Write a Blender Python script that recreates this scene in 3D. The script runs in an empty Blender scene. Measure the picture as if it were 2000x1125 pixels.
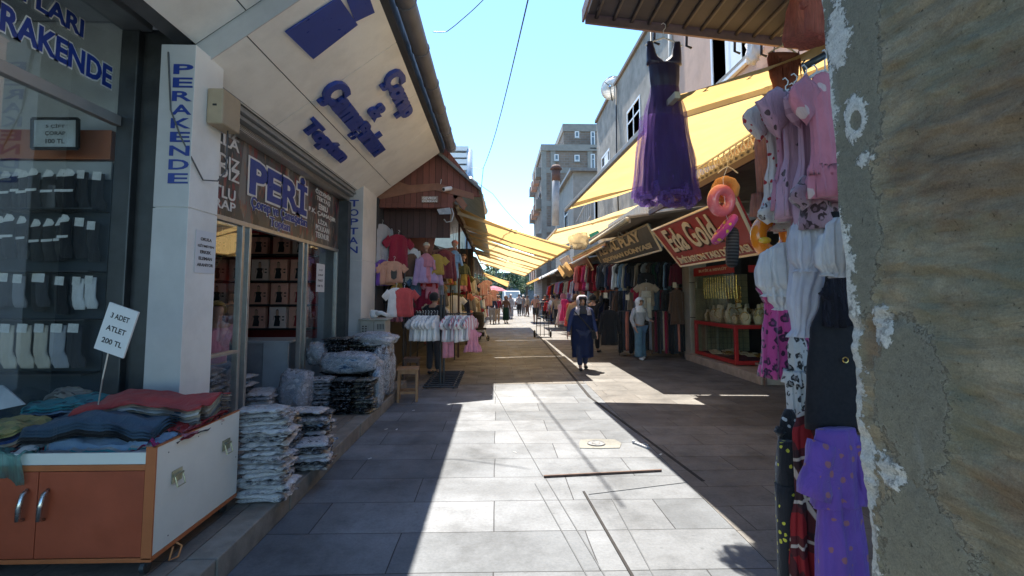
import bpy, bmesh, math, random
from mathutils import Vector, Matrix, noise
R = math.radians
random.seed(7)
SC = bpy.context.scene
COL = SC.collection
# ---------------------------------------------------------------- camera, sky, sun, exposure
PITCH, YAW, SH = 4.4, 1.72, -.0307
cam = bpy.data.cameras.new('camera'); camo = bpy.data.objects.new('camera', cam); COL.objects.link(camo)
camo.location = (0, 0, 1.6); camo.rotation_euler = (R(90 + PITCH), 0, R(-YAW))
cam.lens = 18; cam.sensor_width = 36; cam.shift_y = SH; cam.clip_start = .05; cam.clip_end = 2000
SC.camera = camo
w = bpy.data.worlds.new('World'); SC.world = w; w.use_nodes = True
sky = w.node_tree.nodes.new('ShaderNodeTexSky'); sky.sky_type = 'NISHITA'; sky.sun_disc = False
sky.sun_elevation = R(64.3); sky.sun_rotation = R(-8); sky.air_density = 1.0; sky.dust_density = .1; sky.ozone_density = 2.0
bg = w.node_tree.nodes['Background']; bg.inputs[1].default_value = .096
tint = w.node_tree.nodes.new('ShaderNodeMix'); tint.data_type = 'RGBA'; tint.blend_type = 'MULTIPLY'; tint.inputs[0].default_value = 1; tint.inputs[7].default_value = (.69, .89, 1, 1)
w.node_tree.links.new(sky.outputs[0], tint.inputs[6]); w.node_tree.links.new(tint.outputs[2], bg.inputs[0])
sun = bpy.data.lights.new('sun', 'SUN'); sun.energy = 3.5; sun.angle = R(.5); sun.color = (1, .94, .84)
suno = bpy.data.objects.new('sun', sun); COL.objects.link(suno)
suno.rotation_euler = Vector((-.068, .48, 1)).to_track_quat('Z', 'Y').to_euler()
SC.view_settings.view_transform = 'Standard'; SC.view_settings.look = 'None'
SC.view_settings.exposure = 2.08; SC.view_settings.gamma = 1
SC.cycles.max_bounces = 8; SC.cycles.diffuse_bounces = 4; SC.cycles.transparent_max_bounces = 16
SC.cycles.caustics_reflective = False; SC.cycles.caustics_refractive = False
# ---------------------------------------------------------------- pixel rays of the 2000 px photograph, used to measure places
CAMR = camo.rotation_euler.to_matrix()
def ray(px, py): return CAMR @ Vector(((px - 1000) / 1000, (562.5 - py) / 1000 + 2 * SH, -1))
C0 = Vector((0, 0, 1.6))
def atY(px, py, y): d = ray(px, py); return C0 + d * (y / d.y)
def atX(px, py, x): d = ray(px, py); return C0 + d * (x / d.x)
def atZ(px, py, z): d = ray(px, py); return C0 + d * ((z - 1.6) / d.z)
# ---------------------------------------------------------------- node materials
class NT:
    def __init__(s, name):
        s.m = bpy.data.materials.new(name); s.m.use_nodes = True; s.t = s.m.node_tree
        s.b = s.t.nodes['Principled BSDF']; s.out = s.t.nodes['Material Output']; s.tc = None
    def n(s, typ, props=None, **ins):
        nd = s.t.nodes.new('ShaderNode' + typ)
        for k, v in (props or {}).items(): setattr(nd, k, v)
        for k, v in ins.items():
            key = int(k[1:]) if k[0] == 'i' and k[1:].isdigit() else k.replace('_', ' ')
            s.set(nd.inputs[key], v)
        return nd
    def set(s, sock, v):
        if isinstance(v, bpy.types.NodeSocket): s.t.links.new(v, sock)
        elif isinstance(v, bpy.types.Node): s.t.links.new(v.outputs[0], sock)
        else:
            if isinstance(v, tuple) and len(v) == 3 and sock.type == 'RGBA': v = (*v, 1)
            sock.default_value = v
    def co(s, scale=(1, 1, 1), rot=(0, 0, 0), kind='Object'):
        if not s.tc: s.tc = s.n('TexCoord')
        return s.n('Mapping', Vector=s.tc.outputs[kind], Scale=scale, Rotation=rot).outputs[0]
    def noise(s, scale, vec=None, detail=5, rough=.6, dist=0):
        return s.n('TexNoise', Vector=vec if vec else s.co(), Scale=scale, Detail=detail, Roughness=rough, Distortion=dist).outputs[0]
    def math(s, op, a, b=0.0, c=0.0): return s.n('Math', {'operation': op}, i0=a, i1=b, i2=c).outputs[0]
    def ramp(s, fac, stops, interp='LINEAR'):
        r = s.n('ValToRGB', Fac=fac); r.color_ramp.interpolation = interp
        el = r.color_ramp.elements
        while len(el) < len(stops): el.new(.5)
        for e, (p, c) in zip(el, stops): e.position = p; e.color = (*c, 1) if isinstance(c, tuple) else (c, c, c, 1)
        return r.outputs[0]
    def mix(s, fac, a, b, mode='MIX'):
        nd = s.n('Mix', {'data_type': 'RGBA', 'blend_type': mode}); s.set(nd.inputs[0], fac); s.set(nd.inputs[6], a); s.set(nd.inputs[7], b)
        return nd.outputs[2]
    def bump(s, h, strength=.3, dist=.01, normal=None):
        b = s.n('Bump', Height=h, Strength=strength, Distance=dist)
        if normal: s.set(b.inputs['Normal'], normal)
        s.set(s.b.inputs['Normal'], b.outputs[0]); return b.outputs[0]
    def fin(s, col=None, rough=None, metal=None, sheen=None, spec=None, coat=None):
        if col is not None: s.set(s.b.inputs['Base Color'], col)
        if rough is not None: s.set(s.b.inputs['Roughness'], rough)
        if metal is not None: s.set(s.b.inputs['Metallic'], metal)
        if sheen is not None: s.set(s.b.inputs['Sheen Weight'], sheen)
        if spec is not None: s.set(s.b.inputs['Specular IOR Level'], spec)
        if coat is not None: s.set(s.b.inputs['Coat Weight'], coat)
        return s.m
MC = {}
def sc3(c, k): return tuple(min(1, x * k) for x in c)
def M(name, col, rough=.7, var=.18, scale=6, bump=.15, bscale=60, metal=0, bd=.003, sheen=0, coat=0, dirt=0):
    if name in MC: return MC[name]
    t = NT(name); c = t.ramp(t.noise(scale), [(.3, sc3(col, 1 - var)), (.7, sc3(col, 1 + var))])
    if dirt: c = t.mix(t.ramp(t.noise(2.3, detail=8, rough=.7), [(.45, 0.), (.75, dirt)]), c, sc3(col, .35))
    r = t.ramp(t.noise(scale * 2), [(.3, max(0, rough - .08)), (.7, min(1, rough + .08))])
    if bump: t.bump(t.noise(bscale), bump, bd)
    MC[name] = t.fin(c, r, metal, sheen, coat=coat); return MC[name]
PAL = {'white': (.83, .82, .81), 'cream': (.66, .58, .46), 'beige': (.45, .34, .24), 'brown': (.13, .07, .045), 'black': (.012, .012, .015),
       'charcoal': (.04, .042, .05), 'grey': (.25, .25, .27), 'light grey': (.45, .45, .47), 'navy': (.015, .025, .07), 'blue': (.05, .12, .35),
       'sky blue': (.3, .45, .62), 'denim blue': (.08, .15, .24), 'red': (.5, .02, .025), 'crimson': (.3, .01, .04), 'maroon': (.13, .012, .03),
       'pink': (.65, .25, .32), 'salmon': (.6, .2, .14), 'peach': (.65, .33, .22), 'orange': (.65, .2, .04), 'mustard': (.5, .32, .06),
       'yellow': (.7, .5, .08), 'olive': (.13, .13, .05), 'green': (.03, .2, .08), 'dark green': (.015, .07, .04), 'teal': (.03, .25, .3),
       'turquoise': (.08, .4, .45), 'purple': (.16, .06, .35), 'lilac': (.48, .33, .55), 'magenta': (.5, .03, .2), 'coral': (.65, .09, .09)}
def fab(c):
    k = 'fabric_' + c.replace(' ', '_')
    if k in MC: return MC[k]
    t = NT(k); col = PAL[c]
    base = t.ramp(t.noise(5, detail=3), [(.3, sc3(col, .85)), (.7, sc3(col, 1.12))])
    wv = t.noise(220, detail=2); n2 = t.noise(10, vec=t.co((1, 1, .45)), detail=6, rough=.65, dist=1.1)
    t.bump(t.math('ADD', t.math('MULTIPLY', wv, .15), n2), .85, .018)
    MC[k] = t.fin(base, .85, sheen=.25); return MC[k]
def voro(t, scale, vec=None, rnd=1.0, feature='F1'):
    return t.n('TexVoronoi', {'feature': feature}, Vector=vec if vec else t.co(), Scale=scale, Randomness=rnd)
def dots(name, base, dot, scale, thr, base2=None, squash=(1, 1, 1)):
    if name in MC: return MC[name]
    t = NT(name); v = t.co(squash)
    nz = t.n('VectorMath', {'operation': 'ADD'}, i0=v, i1=t.n('VectorMath', {'operation': 'SCALE'}, i0=t.n('TexNoise', Vector=v, Scale=scale * 1.6).outputs[1], Scale=.35 / scale).outputs[0]).outputs[0]
    m = t.ramp(voro(t, scale, nz, .75).outputs['Distance'], [(thr, 1.), (thr + .02, 0.)])
    b = t.ramp(t.noise(7), [(.3, sc3(base, .88)), (.7, base2 or sc3(base, 1.08))])
    t.bump(t.noise(13, vec=t.co((1, 1, .3)), detail=5, dist=1.2), .9, .02); MC[name] = t.fin(t.mix(m, b, dot), .85, sheen=.2); return MC[name]
def leopard(name, base, spot, scale):
    t = NT(name); v = t.co(); vn = t.n('VectorMath', {'operation': 'ADD'}, i0=v, i1=t.n('VectorMath', {'operation': 'SCALE'}, i0=t.n('TexNoise', Vector=v, Scale=scale * 1.4).outputs[1], Scale=.6 / scale).outputs[0]).outputs[0]
    d = voro(t, scale, vn, .8).outputs['Distance']
    m = t.ramp(d, [(.0, .55), (.2, .6), (.24, 1.), (.42, 1.), (.46, 0.)])
    gap = t.ramp(t.noise(scale * 1.3, detail=1), [(.36, 0.), (.42, 1.)])
    t.bump(t.noise(16, vec=t.co((1, 1, .4)), detail=5, dist=1.2), .9, .02)
    return t.fin(t.mix(t.math('MULTIPLY', m, gap), base, spot), .9, sheen=.5)
def plaid(name):
    t = NT(name); s = t.n('SeparateXYZ', Vector=t.co((1, 1, 1), (.1, .3, .2)))
    def line(o, sc, th): return t.ramp(t.math('PINGPONG', t.math('MULTIPLY', s.outputs[o], sc), 1.0), [(th, 1.), (th + .03, 0.)])
    c = t.mix(t.math('MULTIPLY', line(0, 11, .45), .8), (.3, .012, .015), (.02, .01, .012)); c = t.mix(t.math('MULTIPLY', line(2, 11, .45), .75), c, (.02, .01, .012))
    c = t.mix(t.math('MULTIPLY', line(0, 11, .06), .85), c, (.6, .5, .42)); c = t.mix(t.math('MULTIPLY', line(2, 11, .06), .85), c, (.6, .5, .42))
    t.bump(t.noise(14, dist=.6), .4, .01); return t.fin(c, .85)
def stripes(name, a, b, scale, axis='Z', thr=.5):
    if name in MC: return MC[name]
    t = NT(name); s = t.n('SeparateXYZ', Vector=t.co())
    m = t.ramp(t.math('PINGPONG', t.math('MULTIPLY', s.outputs[axis], scale), 1.0), [(thr, 0.), (thr + .03, 1.)])
    t.bump(t.noise(12), .4, .01); MC[name] = t.fin(t.mix(m, a, b), .85); return MC[name]
def clear(name, tint=(1, 1, 1), refl=1.0, rough=.02, crinkle=0, fog=0, fogc=(.7, .72, .75)):
    t = NT(name); fr = t.n('Fresnel', IOR=1.5)
    tr = t.n('BsdfTransparent', Color=(*tint, 1)); gl = t.n('BsdfGlossy', Color=(.9, .92, .95, 1), Roughness=rough)
    if crinkle:
        b = t.n('Bump', Height=t.noise(22, detail=6, rough=.7, dist=1.2), Strength=crinkle, Distance=.02); t.set(gl.inputs['Normal'], b); t.set(fr.inputs['Normal'], b)
    f = t.math('MULTIPLY', fr, refl); mx = t.n('MixShader', i0=f, i1=tr, i2=gl)
    if fog:
        df = t.n('BsdfDiffuse', Color=(*fogc, 1)); mk = t.ramp(t.noise(16, detail=7, rough=.75, dist=1.5), [(.42, fog * .25), (.68, fog)])
        mx = t.n('MixShader', i0=mk, i1=mx, i2=df)
    t.t.links.new(mx.outputs[0], t.out.inputs[0]); return t.m
GLASS = clear('shop_glass', (.96, .98, .99), .28)
CASE_GLASS = clear('case_glass', (.95, .96, .95), .3)
PLASTIC = clear('clear_plastic_film', (.93, .94, .96), 1.3, .12, .9, .45)
WRAP = clear('plastic_bag_film', (.93, .95, .97), 1.6, .2, 1.0, .75, (.62, .66, .72))
def translucent(name, col, mixf=.5, scale=3, seam=0):
    t = NT(name); c = t.ramp(t.noise(scale, detail=6), [(.3, sc3(col, .9)), (.7, sc3(col, 1.08))])
    c = t.mix(t.ramp(t.noise(.9, detail=8, rough=.7), [(.5, 0.), (.8, .35)]), c, sc3(col, .6))
    b = t.n('Bump', Height=t.noise(2.2, detail=4, dist=.5), Strength=.4, Distance=.05)
    if seam:
        sp_ = t.n('SeparateXYZ', Vector=t.co()); f = t.math('FRACT', t.math('MULTIPLY', sp_.outputs[1], 1 / seam)); c = t.mix(t.ramp(f, [(.0, .55), (.02, .55), (.035, 0.)]), c, sc3(col, .45)); pn = t.n('TexWhiteNoise', {'noise_dimensions': '1D'}, W=t.math('FLOOR', t.math('MULTIPLY', sp_.outputs[1], 1 / seam))).outputs[0]
        c = t.mix(t.math('MULTIPLY', pn, .3), c, sc3(col, 1.25)); c = t.mix(t.ramp(t.noise(7, vec=t.co((.5, 3, 1)), detail=8, rough=.75), [(.5, 0.), (.75, .35)]), c, sc3(col, .55))
    d = t.n('BsdfDiffuse', Color=c, Normal=b.outputs[0]); tr = t.n('BsdfTranslucent', Color=c, Normal=b.outputs[0])
    mx = t.n('MixShader', i0=mixf, i1=d, i2=tr); t.t.links.new(mx.outputs[0], t.out.inputs[0]); return t.m
def tulle(name, col, op=.5):
    t = NT(name); c = t.ramp(t.noise(6), [(.3, sc3(col, .8)), (.7, sc3(col, 1.2))])
    d = t.n('BsdfDiffuse', Color=c); tl = t.n('BsdfTranslucent', Color=c); a = t.n('MixShader', i0=.6, i1=d, i2=tl)
    tr = t.n('BsdfTransparent'); f = t.ramp(t.noise(9, vec=t.co((6, 6, .5)), detail=4), [(.3, op * .6), (.7, min(1, op * 1.3))])
    mx = t.n('MixShader', i0=f, i1=tr, i2=a); t.t.links.new(mx.outputs[0], t.out.inputs[0]); return t.m
# ---------------------------------------------------------------- objects
def link(o, parent=None):
    COL.objects.link(o)
    if parent: o.parent = parent
    return o
def tag(o, label=None, cat=None, group=None, kind=None):
    if label: o['label'] = label
    if cat: o['category'] = cat
    if group: o['group'] = group
    if kind: o['kind'] = kind
    return o
def thing(name, label, cat, loc=(0, 0, 0), rz=0, group=None):
    o = bpy.data.objects.new(name, None); o.empty_display_size = .1; link(o); o.location = loc; o.rotation_euler = (0, 0, rz)
    return tag(o, label, cat, group)
def bevel(o, wd, seg=2):
    m = o.modifiers.new('bevel', 'BEVEL'); m.width = wd; m.segments = seg; m.limit_method = 'ANGLE'; m.angle_limit = R(40); return o
def obj(name, bm, mat, parent=None, smooth=False, world=False, bev=0, label=None):
    """one mesh object; world=True: the bmesh is in world coordinates and is moved into the parent's frame"""
    if world and parent:
        top = parent
        while top.parent: top = top.parent
        bm.transform(Matrix.Translation(-Vector(top.location)))
    me = bpy.data.meshes.new(name); bm.normal_update(); bm.to_mesh(me); bm.free()
    for m in (mat if isinstance(mat, (list, tuple)) else [mat]): me.materials.append(m)
    if smooth:
        for p in me.polygons: p.use_smooth = True
    o = bpy.data.objects.new(name, me); link(o, parent)
    if bev: bevel(o, bev)
    if label: o['label'] = label
    return o
def struct(name, bm, mat, **k): return tag(obj(name, bm, mat, **k), kind='structure')
def solo(name, bm, mat, label, cat, group=None, at=None, smooth=False, bev=0):
    """a thing that is one mesh; origin put at `at`"""
    if at is not None: bm.transform(Matrix.Translation(-Vector(at)))
    o = obj(name, bm, mat, smooth=smooth, bev=bev)
    if at is not None: o.location = at
    return tag(o, label, cat, group)
def B(): return bmesh.new()
def box(bm, x0, x1, y0, y1, z0, z1, mi=0):
    v = [bm.verts.new(p) for p in ((x0, y0, z0), (x1, y0, z0), (x1, y1, z0), (x0, y1, z0), (x0, y0, z1), (x1, y0, z1), (x1, y1, z1), (x0, y1, z1))]
    for f in ((3, 2, 1, 0), (4, 5, 6, 7), (0, 1, 5, 4), (1, 2, 6, 5), (2, 3, 7, 6), (3, 0, 4, 7)):
        bm.faces.new([v[i] for i in f]).material_index = mi
    return v
def bx(*a): bm = B(); box(bm, *a); return bm
def quad(bm, a, b, c, d, mi=0): f = bm.faces.new([bm.verts.new(p) for p in (a, b, c, d)]); f.material_index = mi; return f
def slab(bm, pts, dirv, mi=0):
    """polygon pts extruded along dirv (closed solid)"""
    d = Vector(dirv); a = [bm.verts.new(Vector(p)) for p in pts]; b = [bm.verts.new(Vector(p) + d) for p in pts]; n = len(a)
    fs = [bm.faces.new(a), bm.faces.new(b[::-1])] + [bm.faces.new((a[i], b[i], b[(i + 1) % n], a[(i + 1) % n])) for i in range(n)]
    for f in fs: f.material_index = mi
    bmesh.ops.recalc_face_normals(bm, faces=fs); return fs
def loft(bm, rings, cap=True, mi=0):
    vs = [[bm.verts.new(p) for p in r] for r in rings]; n = len(vs[0]); fs = []
    for a, b in zip(vs, vs[1:]):
        for i in range(n): fs.append(bm.faces.new((a[i], a[(i + 1) % n], b[(i + 1) % n], b[i])))
    if cap: fs.append(bm.faces.new(vs[0][::-1])); fs.append(bm.faces.new(vs[-1]))
    for f in fs: f.material_index = mi
    return fs
def tube(bm, pts, r, n=8, mi=0, cap=True):
    pts = [Vector(p) for p in pts]; rr = r if isinstance(r, (list, tuple)) else [r] * len(pts); rings = []; ref = None
    for i, p in enumerate(pts):
        d = (pts[min(i + 1, len(pts) - 1)] - pts[max(i - 1, 0)]).normalized()
        if ref is None: ref = Vector((0, 0, 1)) if abs(d.z) < .9 else Vector((1, 0, 0))
        u = d.cross(ref).normalized(); v = u.cross(d).normalized(); ref = v
        rings.append([p + (u * math.cos(t) + v * math.sin(t)) * rr[i] for t in (2 * math.pi * k / n for k in range(n))])
    loft(bm, rings, cap, mi)
def bar(bm, a, b, w_, h_, mi=0):
    """rectangular bar between two points"""
    a = Vector(a); b = Vector(b); d = (b - a).normalized(); ref = Vector((0, 0, 1)) if abs(d.z) < .95 else Vector((0, 1, 0))
    u = d.cross(ref).normalized() * w_ / 2; v = u.cross(d).normalized() * h_ / 2
    loft(bm, [[a - u - v, a + u - v, a + u + v, a - u + v], [b - u - v, b + u - v, b + u + v, b - u + v]], True, mi)
def torus(bm, c, R0, r, axis='Y', n=32, m=12, mi=0, ry=None, wob=0):
    vs = []
    for i in range(n):
        a = 2 * math.pi * i / n; row = []
        for j in range(m):
            b = 2 * math.pi * j / m; k = R0 + r * math.cos(b) + wob * math.sin(9 * a); h = (ry or r) * math.sin(b)
            p = {'Y': (k * math.cos(a), h, k * math.sin(a)), 'Z': (k * math.cos(a), k * math.sin(a), h), 'X': (h, k * math.cos(a), k * math.sin(a))}[axis]
            row.append(bm.verts.new(Vector(c) + Vector(p)))
        vs.append(row)
    for i in range(n):
        for j in range(m):
            bm.faces.new((vs[i][j], vs[(i + 1) % n][j], vs[(i + 1) % n][(j + 1) % m], vs[i][(j + 1) % m])).material_index = mi
def ball(bm, c, r, sub=2, sc=(1, 1, 1), mi=0):
    res = bmesh.ops.create_icosphere(bm, subdivisions=sub, radius=r)
    for v in res['verts']: v.co = Vector((v.co.x * sc[0], v.co.y * sc[1], v.co.z * sc[2])) + Vector(c)
    for v in res['verts']:
        for f in v.link_faces: f.material_index = mi
def sheet(bm, fn, nu, nv, mi=0, thick=None):
    vs = [[bm.verts.new(fn(i / nu, j / nv)) for j in range(nv + 1)] for i in range(nu + 1)]
    fs = [bm.faces.new((vs[i][j], vs[i + 1][j], vs[i + 1][j + 1], vs[i][j + 1])) for i in range(nu) for j in range(nv)]
    for f in fs: f.material_index = mi
    if thick: bmesh.ops.solidify(bm, geom=fs, thickness=thick)
    return vs
# writing: the built-in font as a mesh, its bounding box laid on the parallelogram O, U (full width), V (full height)
def letters(body, O, U, V, depth=.004, bold=0.0, outline=0.0, shear=0.0, line=None, spacing=1.0, ref=None):
    def mk(off):
        cu = bpy.data.curves.new('t', 'FONT'); cu.body = body; cu.resolution_u = 3; cu.offset = off; cu.shear = shear; cu.align_x = 'CENTER'
        cu.space_character = spacing
        if line: cu.space_line = line
        cu.extrude = .5; ob = bpy.data.objects.new('t', cu); COL.objects.link(ob)
        me = bpy.data.meshes.new_from_object(ob.evaluated_get(bpy.context.evaluated_depsgraph_get()))
        bpy.data.objects.remove(ob); bpy.data.curves.remove(cu); return me
    O, U, V = Vector(O), Vector(U), Vector(V); nrm = U.cross(V).normalized()
    bpy.context.view_layer.update(); base = mk(bold); xs = [v.co.x for v in base.vertices]; ys = [v.co.y for v in base.vertices]
    x0, x1, y0, y1 = min(xs), max(xs), min(ys), max(ys)
    if ref == 'cap': y0 = 0; y1 = .73
    out = []
    for me, lift, th in ([(mk(bold + outline), 0, depth * .5)] if outline else []) + [(base, depth * .5 if outline else 0, depth)]:
        for v in me.vertices:
            u = (v.co.x - x0) / (x1 - x0); q = (v.co.y - y0) / (y1 - y0); v.co = O + U * u + V * q + nrm * (lift + th * (v.co.z + .5))
        bm = B(); bm.from_mesh(me); bpy.data.meshes.remove(me); bm.normal_update(); out.append(bm)
    return out if outline else out[0]
INK = M('black_lettering', (.015, .015, .018), .5, .05, bump=0)
BLUE = M('blue_acrylic_letters', (.02, .05, .28), .35, .1, bump=.05, bscale=10)
WHT = M('white_lettering', (.75, .74, .72), .5, .05, bump=0)
def clone(o, loc, rot=None, scale=None, name=None, mat=None, **tg):
    """copy of a thing with its parts and their sub-parts"""
    def rec(s, par):
        c = s.copy(); COL.objects.link(c); c.parent = par
        for ch in s.children: rec(ch, c)
        return c
    r = rec(o, None); r.location = loc
    if rot is not None: r.rotation_euler = rot
    if scale is not None: r.scale = scale if isinstance(scale, (tuple, list)) else (scale,) * 3
    for k in ('label', 'category', 'group'):
        if k in tg: r[k] = tg[k]
    if mat: setmat(r, mat)
    return r
def setmat(o, mat):
    for sl in o.material_slots[:1]: sl.link = 'OBJECT'; sl.material = mat
ORD = ['first', 'second', 'third', 'fourth', 'fifth', 'sixth', 'seventh', 'eighth', 'ninth', 'tenth', 'eleventh', 'twelfth', 'thirteenth', 'fourteenth', 'fifteenth',
       'sixteenth', 'seventeenth', 'eighteenth', 'nineteenth', 'twentieth', 'twenty-first', 'twenty-second', 'twenty-third', 'twenty-fourth', 'twenty-fifth', 'twenty-sixth', 'twenty-seventh', 'twenty-eighth', 'twenty-ninth', 'thirtieth']
# ---------------------------------------------------------------- garments (origin at the neck or waist, hanging down -Z, facing -Y)
def lerp(a, b, t): return a + (b - a) * t
def sheath(bm, prof, n=26, sub=4, folds=5, seed=0, cx=0, cy=0, cap=True, mi=0):
    """closed hanging cloth: prof = (z, half width, half depth, fold amplitude[, x shift])"""
    rnd = random.Random(seed); ph = rnd.uniform(0, 6); ph2 = rnd.uniform(0, 6); rings = []
    for k in range(len(prof) - 1):
        p, q = prof[k], prof[k + 1]
        for s in range(sub + (k == len(prof) - 2)):
            t = s / sub; t2 = t * t * (3 - 2 * t); z = lerp(p[0], q[0], t); a = lerp(p[1], q[1], t2); b = lerp(p[2], q[2], t2); am = lerp(p[3], q[3], t)
            sx = lerp(p[4] if len(p) > 4 else 0, q[4] if len(q) > 4 else 0, t2); ring = []
            for i in range(n):
                th = 2 * math.pi * i / n; c, sn = math.cos(th), math.sin(th)
                rp = am * (math.sin(folds * th + ph + z * 2.5) + .5 * math.sin((folds * 2 + 1) * th + ph2 - z * 3)) + (1.1 * am * noise.noise(Vector((c * 2.6 + seed, sn * 2.6, z * 5))) + .7 * am * noise.noise(Vector((c * 7 + seed, sn * 7, z * 11 + c * 6))) if n > 30 else 0)
                ring.append((cx + sx + a * c + rp * .35 * c, cy + b * sn + rp * (sn if abs(sn) > .3 else .3 * (1 if sn > 0 else -1)), z + (am * .25 * math.sin(3 * th + ph) if k == len(prof) - 2 and s == sub else 0)))
            rings.append(ring)
    loft(bm, rings, cap, mi)
def sleeve(bm, a, b, w0, w1, d0=.035, d1=.03, n=12, mi=0, bend=0, seed=0):
    a = Vector(a); b = Vector(b); d = (b - a); L = d.length; d.normalize(); v = Vector((-d.z, 0, d.x)); rings = []; rnd = random.Random(seed); ph = rnd.uniform(0, 6)
    for s in range(7):
        t = s / 6; c = a + d * L * t + Vector((0, bend * math.sin(t * 3.14), 0)); ww = lerp(w0, w1, t) / 2; dd = lerp(d0, d1, t)
        rings.append([c + v * ww * math.cos(h) * (1 + .05 * math.sin(t * 9 + ph)) + Vector((0, dd * math.sin(h) + .008 * math.sin(3 * h + ph + t * 7), 0)) for h in (2 * math.pi * i / n for i in range(n))])
    loft(bm, rings, True, mi)
def top_bm(w_=.46, h=.64, sl=.17, slw=.17, d=.05, amp=.014, seed=0, long=False, flare=1.04, folds=5):
    bm = B(); s = w_ / 2
    sheath(bm, [(0, s * .34, .018, 0), (-.02, s * .6, .022, 0), (-.055, s * .9, d * .5, .003), (-.11, s * .97, d * .7, amp * .6), (-h * .5, s * .94, d * .8, amp * 1.1), (-h, s * flare, d, amp * 1.5)], seed=seed, folds=folds, n=34)
    for sg in (-1, 1):
        e = (sg * (s + sl * .62), 0, -.1 - sl * .8) if not long else (sg * (s + .07), 0, -.1 - sl)
        sleeve(bm, (sg * s * .84, 0, -.09), e, slw * .95, slw * .95 if not long else slw * .6, d * .45, d * .4, seed=seed + (sg > 0))
    return bm
def trouser_bm(h=.95, w_=.38, leg=.2, seed=0, d=.045):
    bm = B(); s = w_ / 2; sheath(bm, [(0, s * .85, d * .8, .003), (-.04, s * .87, d, .004), (-.24, s, d * 1.2, .006)], seed=seed, sub=3)
    for sg in (-1, 1): sheath(bm, [(-.2, s * .52, d * 1.15, .004), (-h * .6, leg * .47, d, .007), (-h, leg * .5, d, .009)], cx=sg * s * .5, seed=seed + 2 + sg, n=16, folds=3)
    return bm
def skirt_bm(h=.7, w0=.3, w1=.5, amp=.02, seed=0, d0=.05, d1=.12, folds=7):
    bm = B(); sheath(bm, [(0, w0 / 2, d0, .002), (-.05, w0 / 2 * 1.03, d0, .003), (-h * .5, lerp(w0, w1, .55) / 2, lerp(d0, d1, .5), amp * .6), (-h, w1 / 2, d1, amp)], seed=seed, folds=folds, n=40); return bm
def dress_bm(h=1.0, w_=.38, waist=.3, hem=.55, amp=.02, seed=0, sl=0.0, slw=.13, wy=.38, d=.05, hd=.1):
    bm = B(); s = w_ / 2; amp *= 1.35
    sheath(bm, [(0, s * .34, .014, 0), (-.03, s * .7, .02, 0), (-.1, s * .96, d * .6, .004), (-wy, waist / 2, d * .7, .007), (-wy - .12, waist / 2 * 1.15, d * .9, amp * .8), (-h * .75, lerp(waist, hem, .7) / 2, hd * .6, amp * 1.1), (-h, hem / 2, hd * .8, amp * 1.3)], seed=seed, folds=9, n=72)
    if sl:
        for sg in (-1, 1): sleeve(bm, (sg * s * .8, 0, -.085), (sg * (s + sl * .65), -.01, -.09 - sl * .8), slw * .8, slw * 1.15, .022, .022, seed=seed)
    return bm
def hanger_bm(w_=.38, hook=.09):
    bm = B(); s = w_ / 2
    tube(bm, [(-s, 0, -.075), (-s * .5, 0, -.03), (0, 0, 0), (s * .5, 0, -.03), (s, 0, -.075)], .007, 6)
    tube(bm, [(0, 0, 0), (0, 0, hook * .5), (.018, 0, hook * .65), (.022, 0, hook * .85), (0, 0, hook), (-.018, 0, hook * .88)], .0035, 5); return bm
GM = {}
def gmesh(kind):
    if kind in GM: return GM[kind]
    mk = {'tee': lambda s: top_bm(seed=s), 'shirt': lambda s: top_bm(.48, .7, .52, .15, long=True, seed=s), 'kidtee': lambda s: top_bm(.32, .42, .12, .13, .04, .01, seed=s),
          'coat': lambda s: top_bm(.46, .95, .55, .16, .07, long=True, seed=s, flare=1.15), 'trousers': lambda s: trouser_bm(seed=s), 'kidtrousers': lambda s: trouser_bm(.5, .26, .13, s, .035),
          'skirt': lambda s: skirt_bm(seed=s), 'dress': lambda s: dress_bm(seed=s), 'kiddress': lambda s: dress_bm(.5, .26, .22, .42, .016, s, .06, .1, .2, .04, .08),
          'jacket': lambda s: top_bm(.5, .6, .55, .18, .08, long=True, seed=s), 'scarf': lambda s: skirt_bm(.75, .14, .2, .012, s, .025, .035, 3)}[kind]
    GM[kind] = []
    for s in range(3):
        bm = mk(s * 11 + 3); me = bpy.data.meshes.new(kind); bm.normal_update(); bm.to_mesh(me); bm.free(); me.materials.append(fab('white'))
        for p in me.polygons: p.use_smooth = True
        GM[kind].append(me)
    return GM[kind]
HANG = None
KN = {'tee': ('hanging_tee_shirt', 't-shirt'), 'shirt': ('hanging_shirt', 'long-sleeved shirt'), 'kidtee': ('small_tee_shirt', 'small t-shirt'), 'coat': ('hanging_coat', 'long coat'),
      'trousers': ('hanging_trousers', 'trousers'), 'kidtrousers': ('small_trousers', 'small trousers'), 'skirt': ('hanging_skirt', 'skirt'), 'dress': ('hanging_dress', 'dress'),
      'kiddress': ('small_dress', 'small dress'), 'jacket': ('hanging_jacket', 'jacket'), 'scarf': ('hanging_scarf', 'scarf')}
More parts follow.
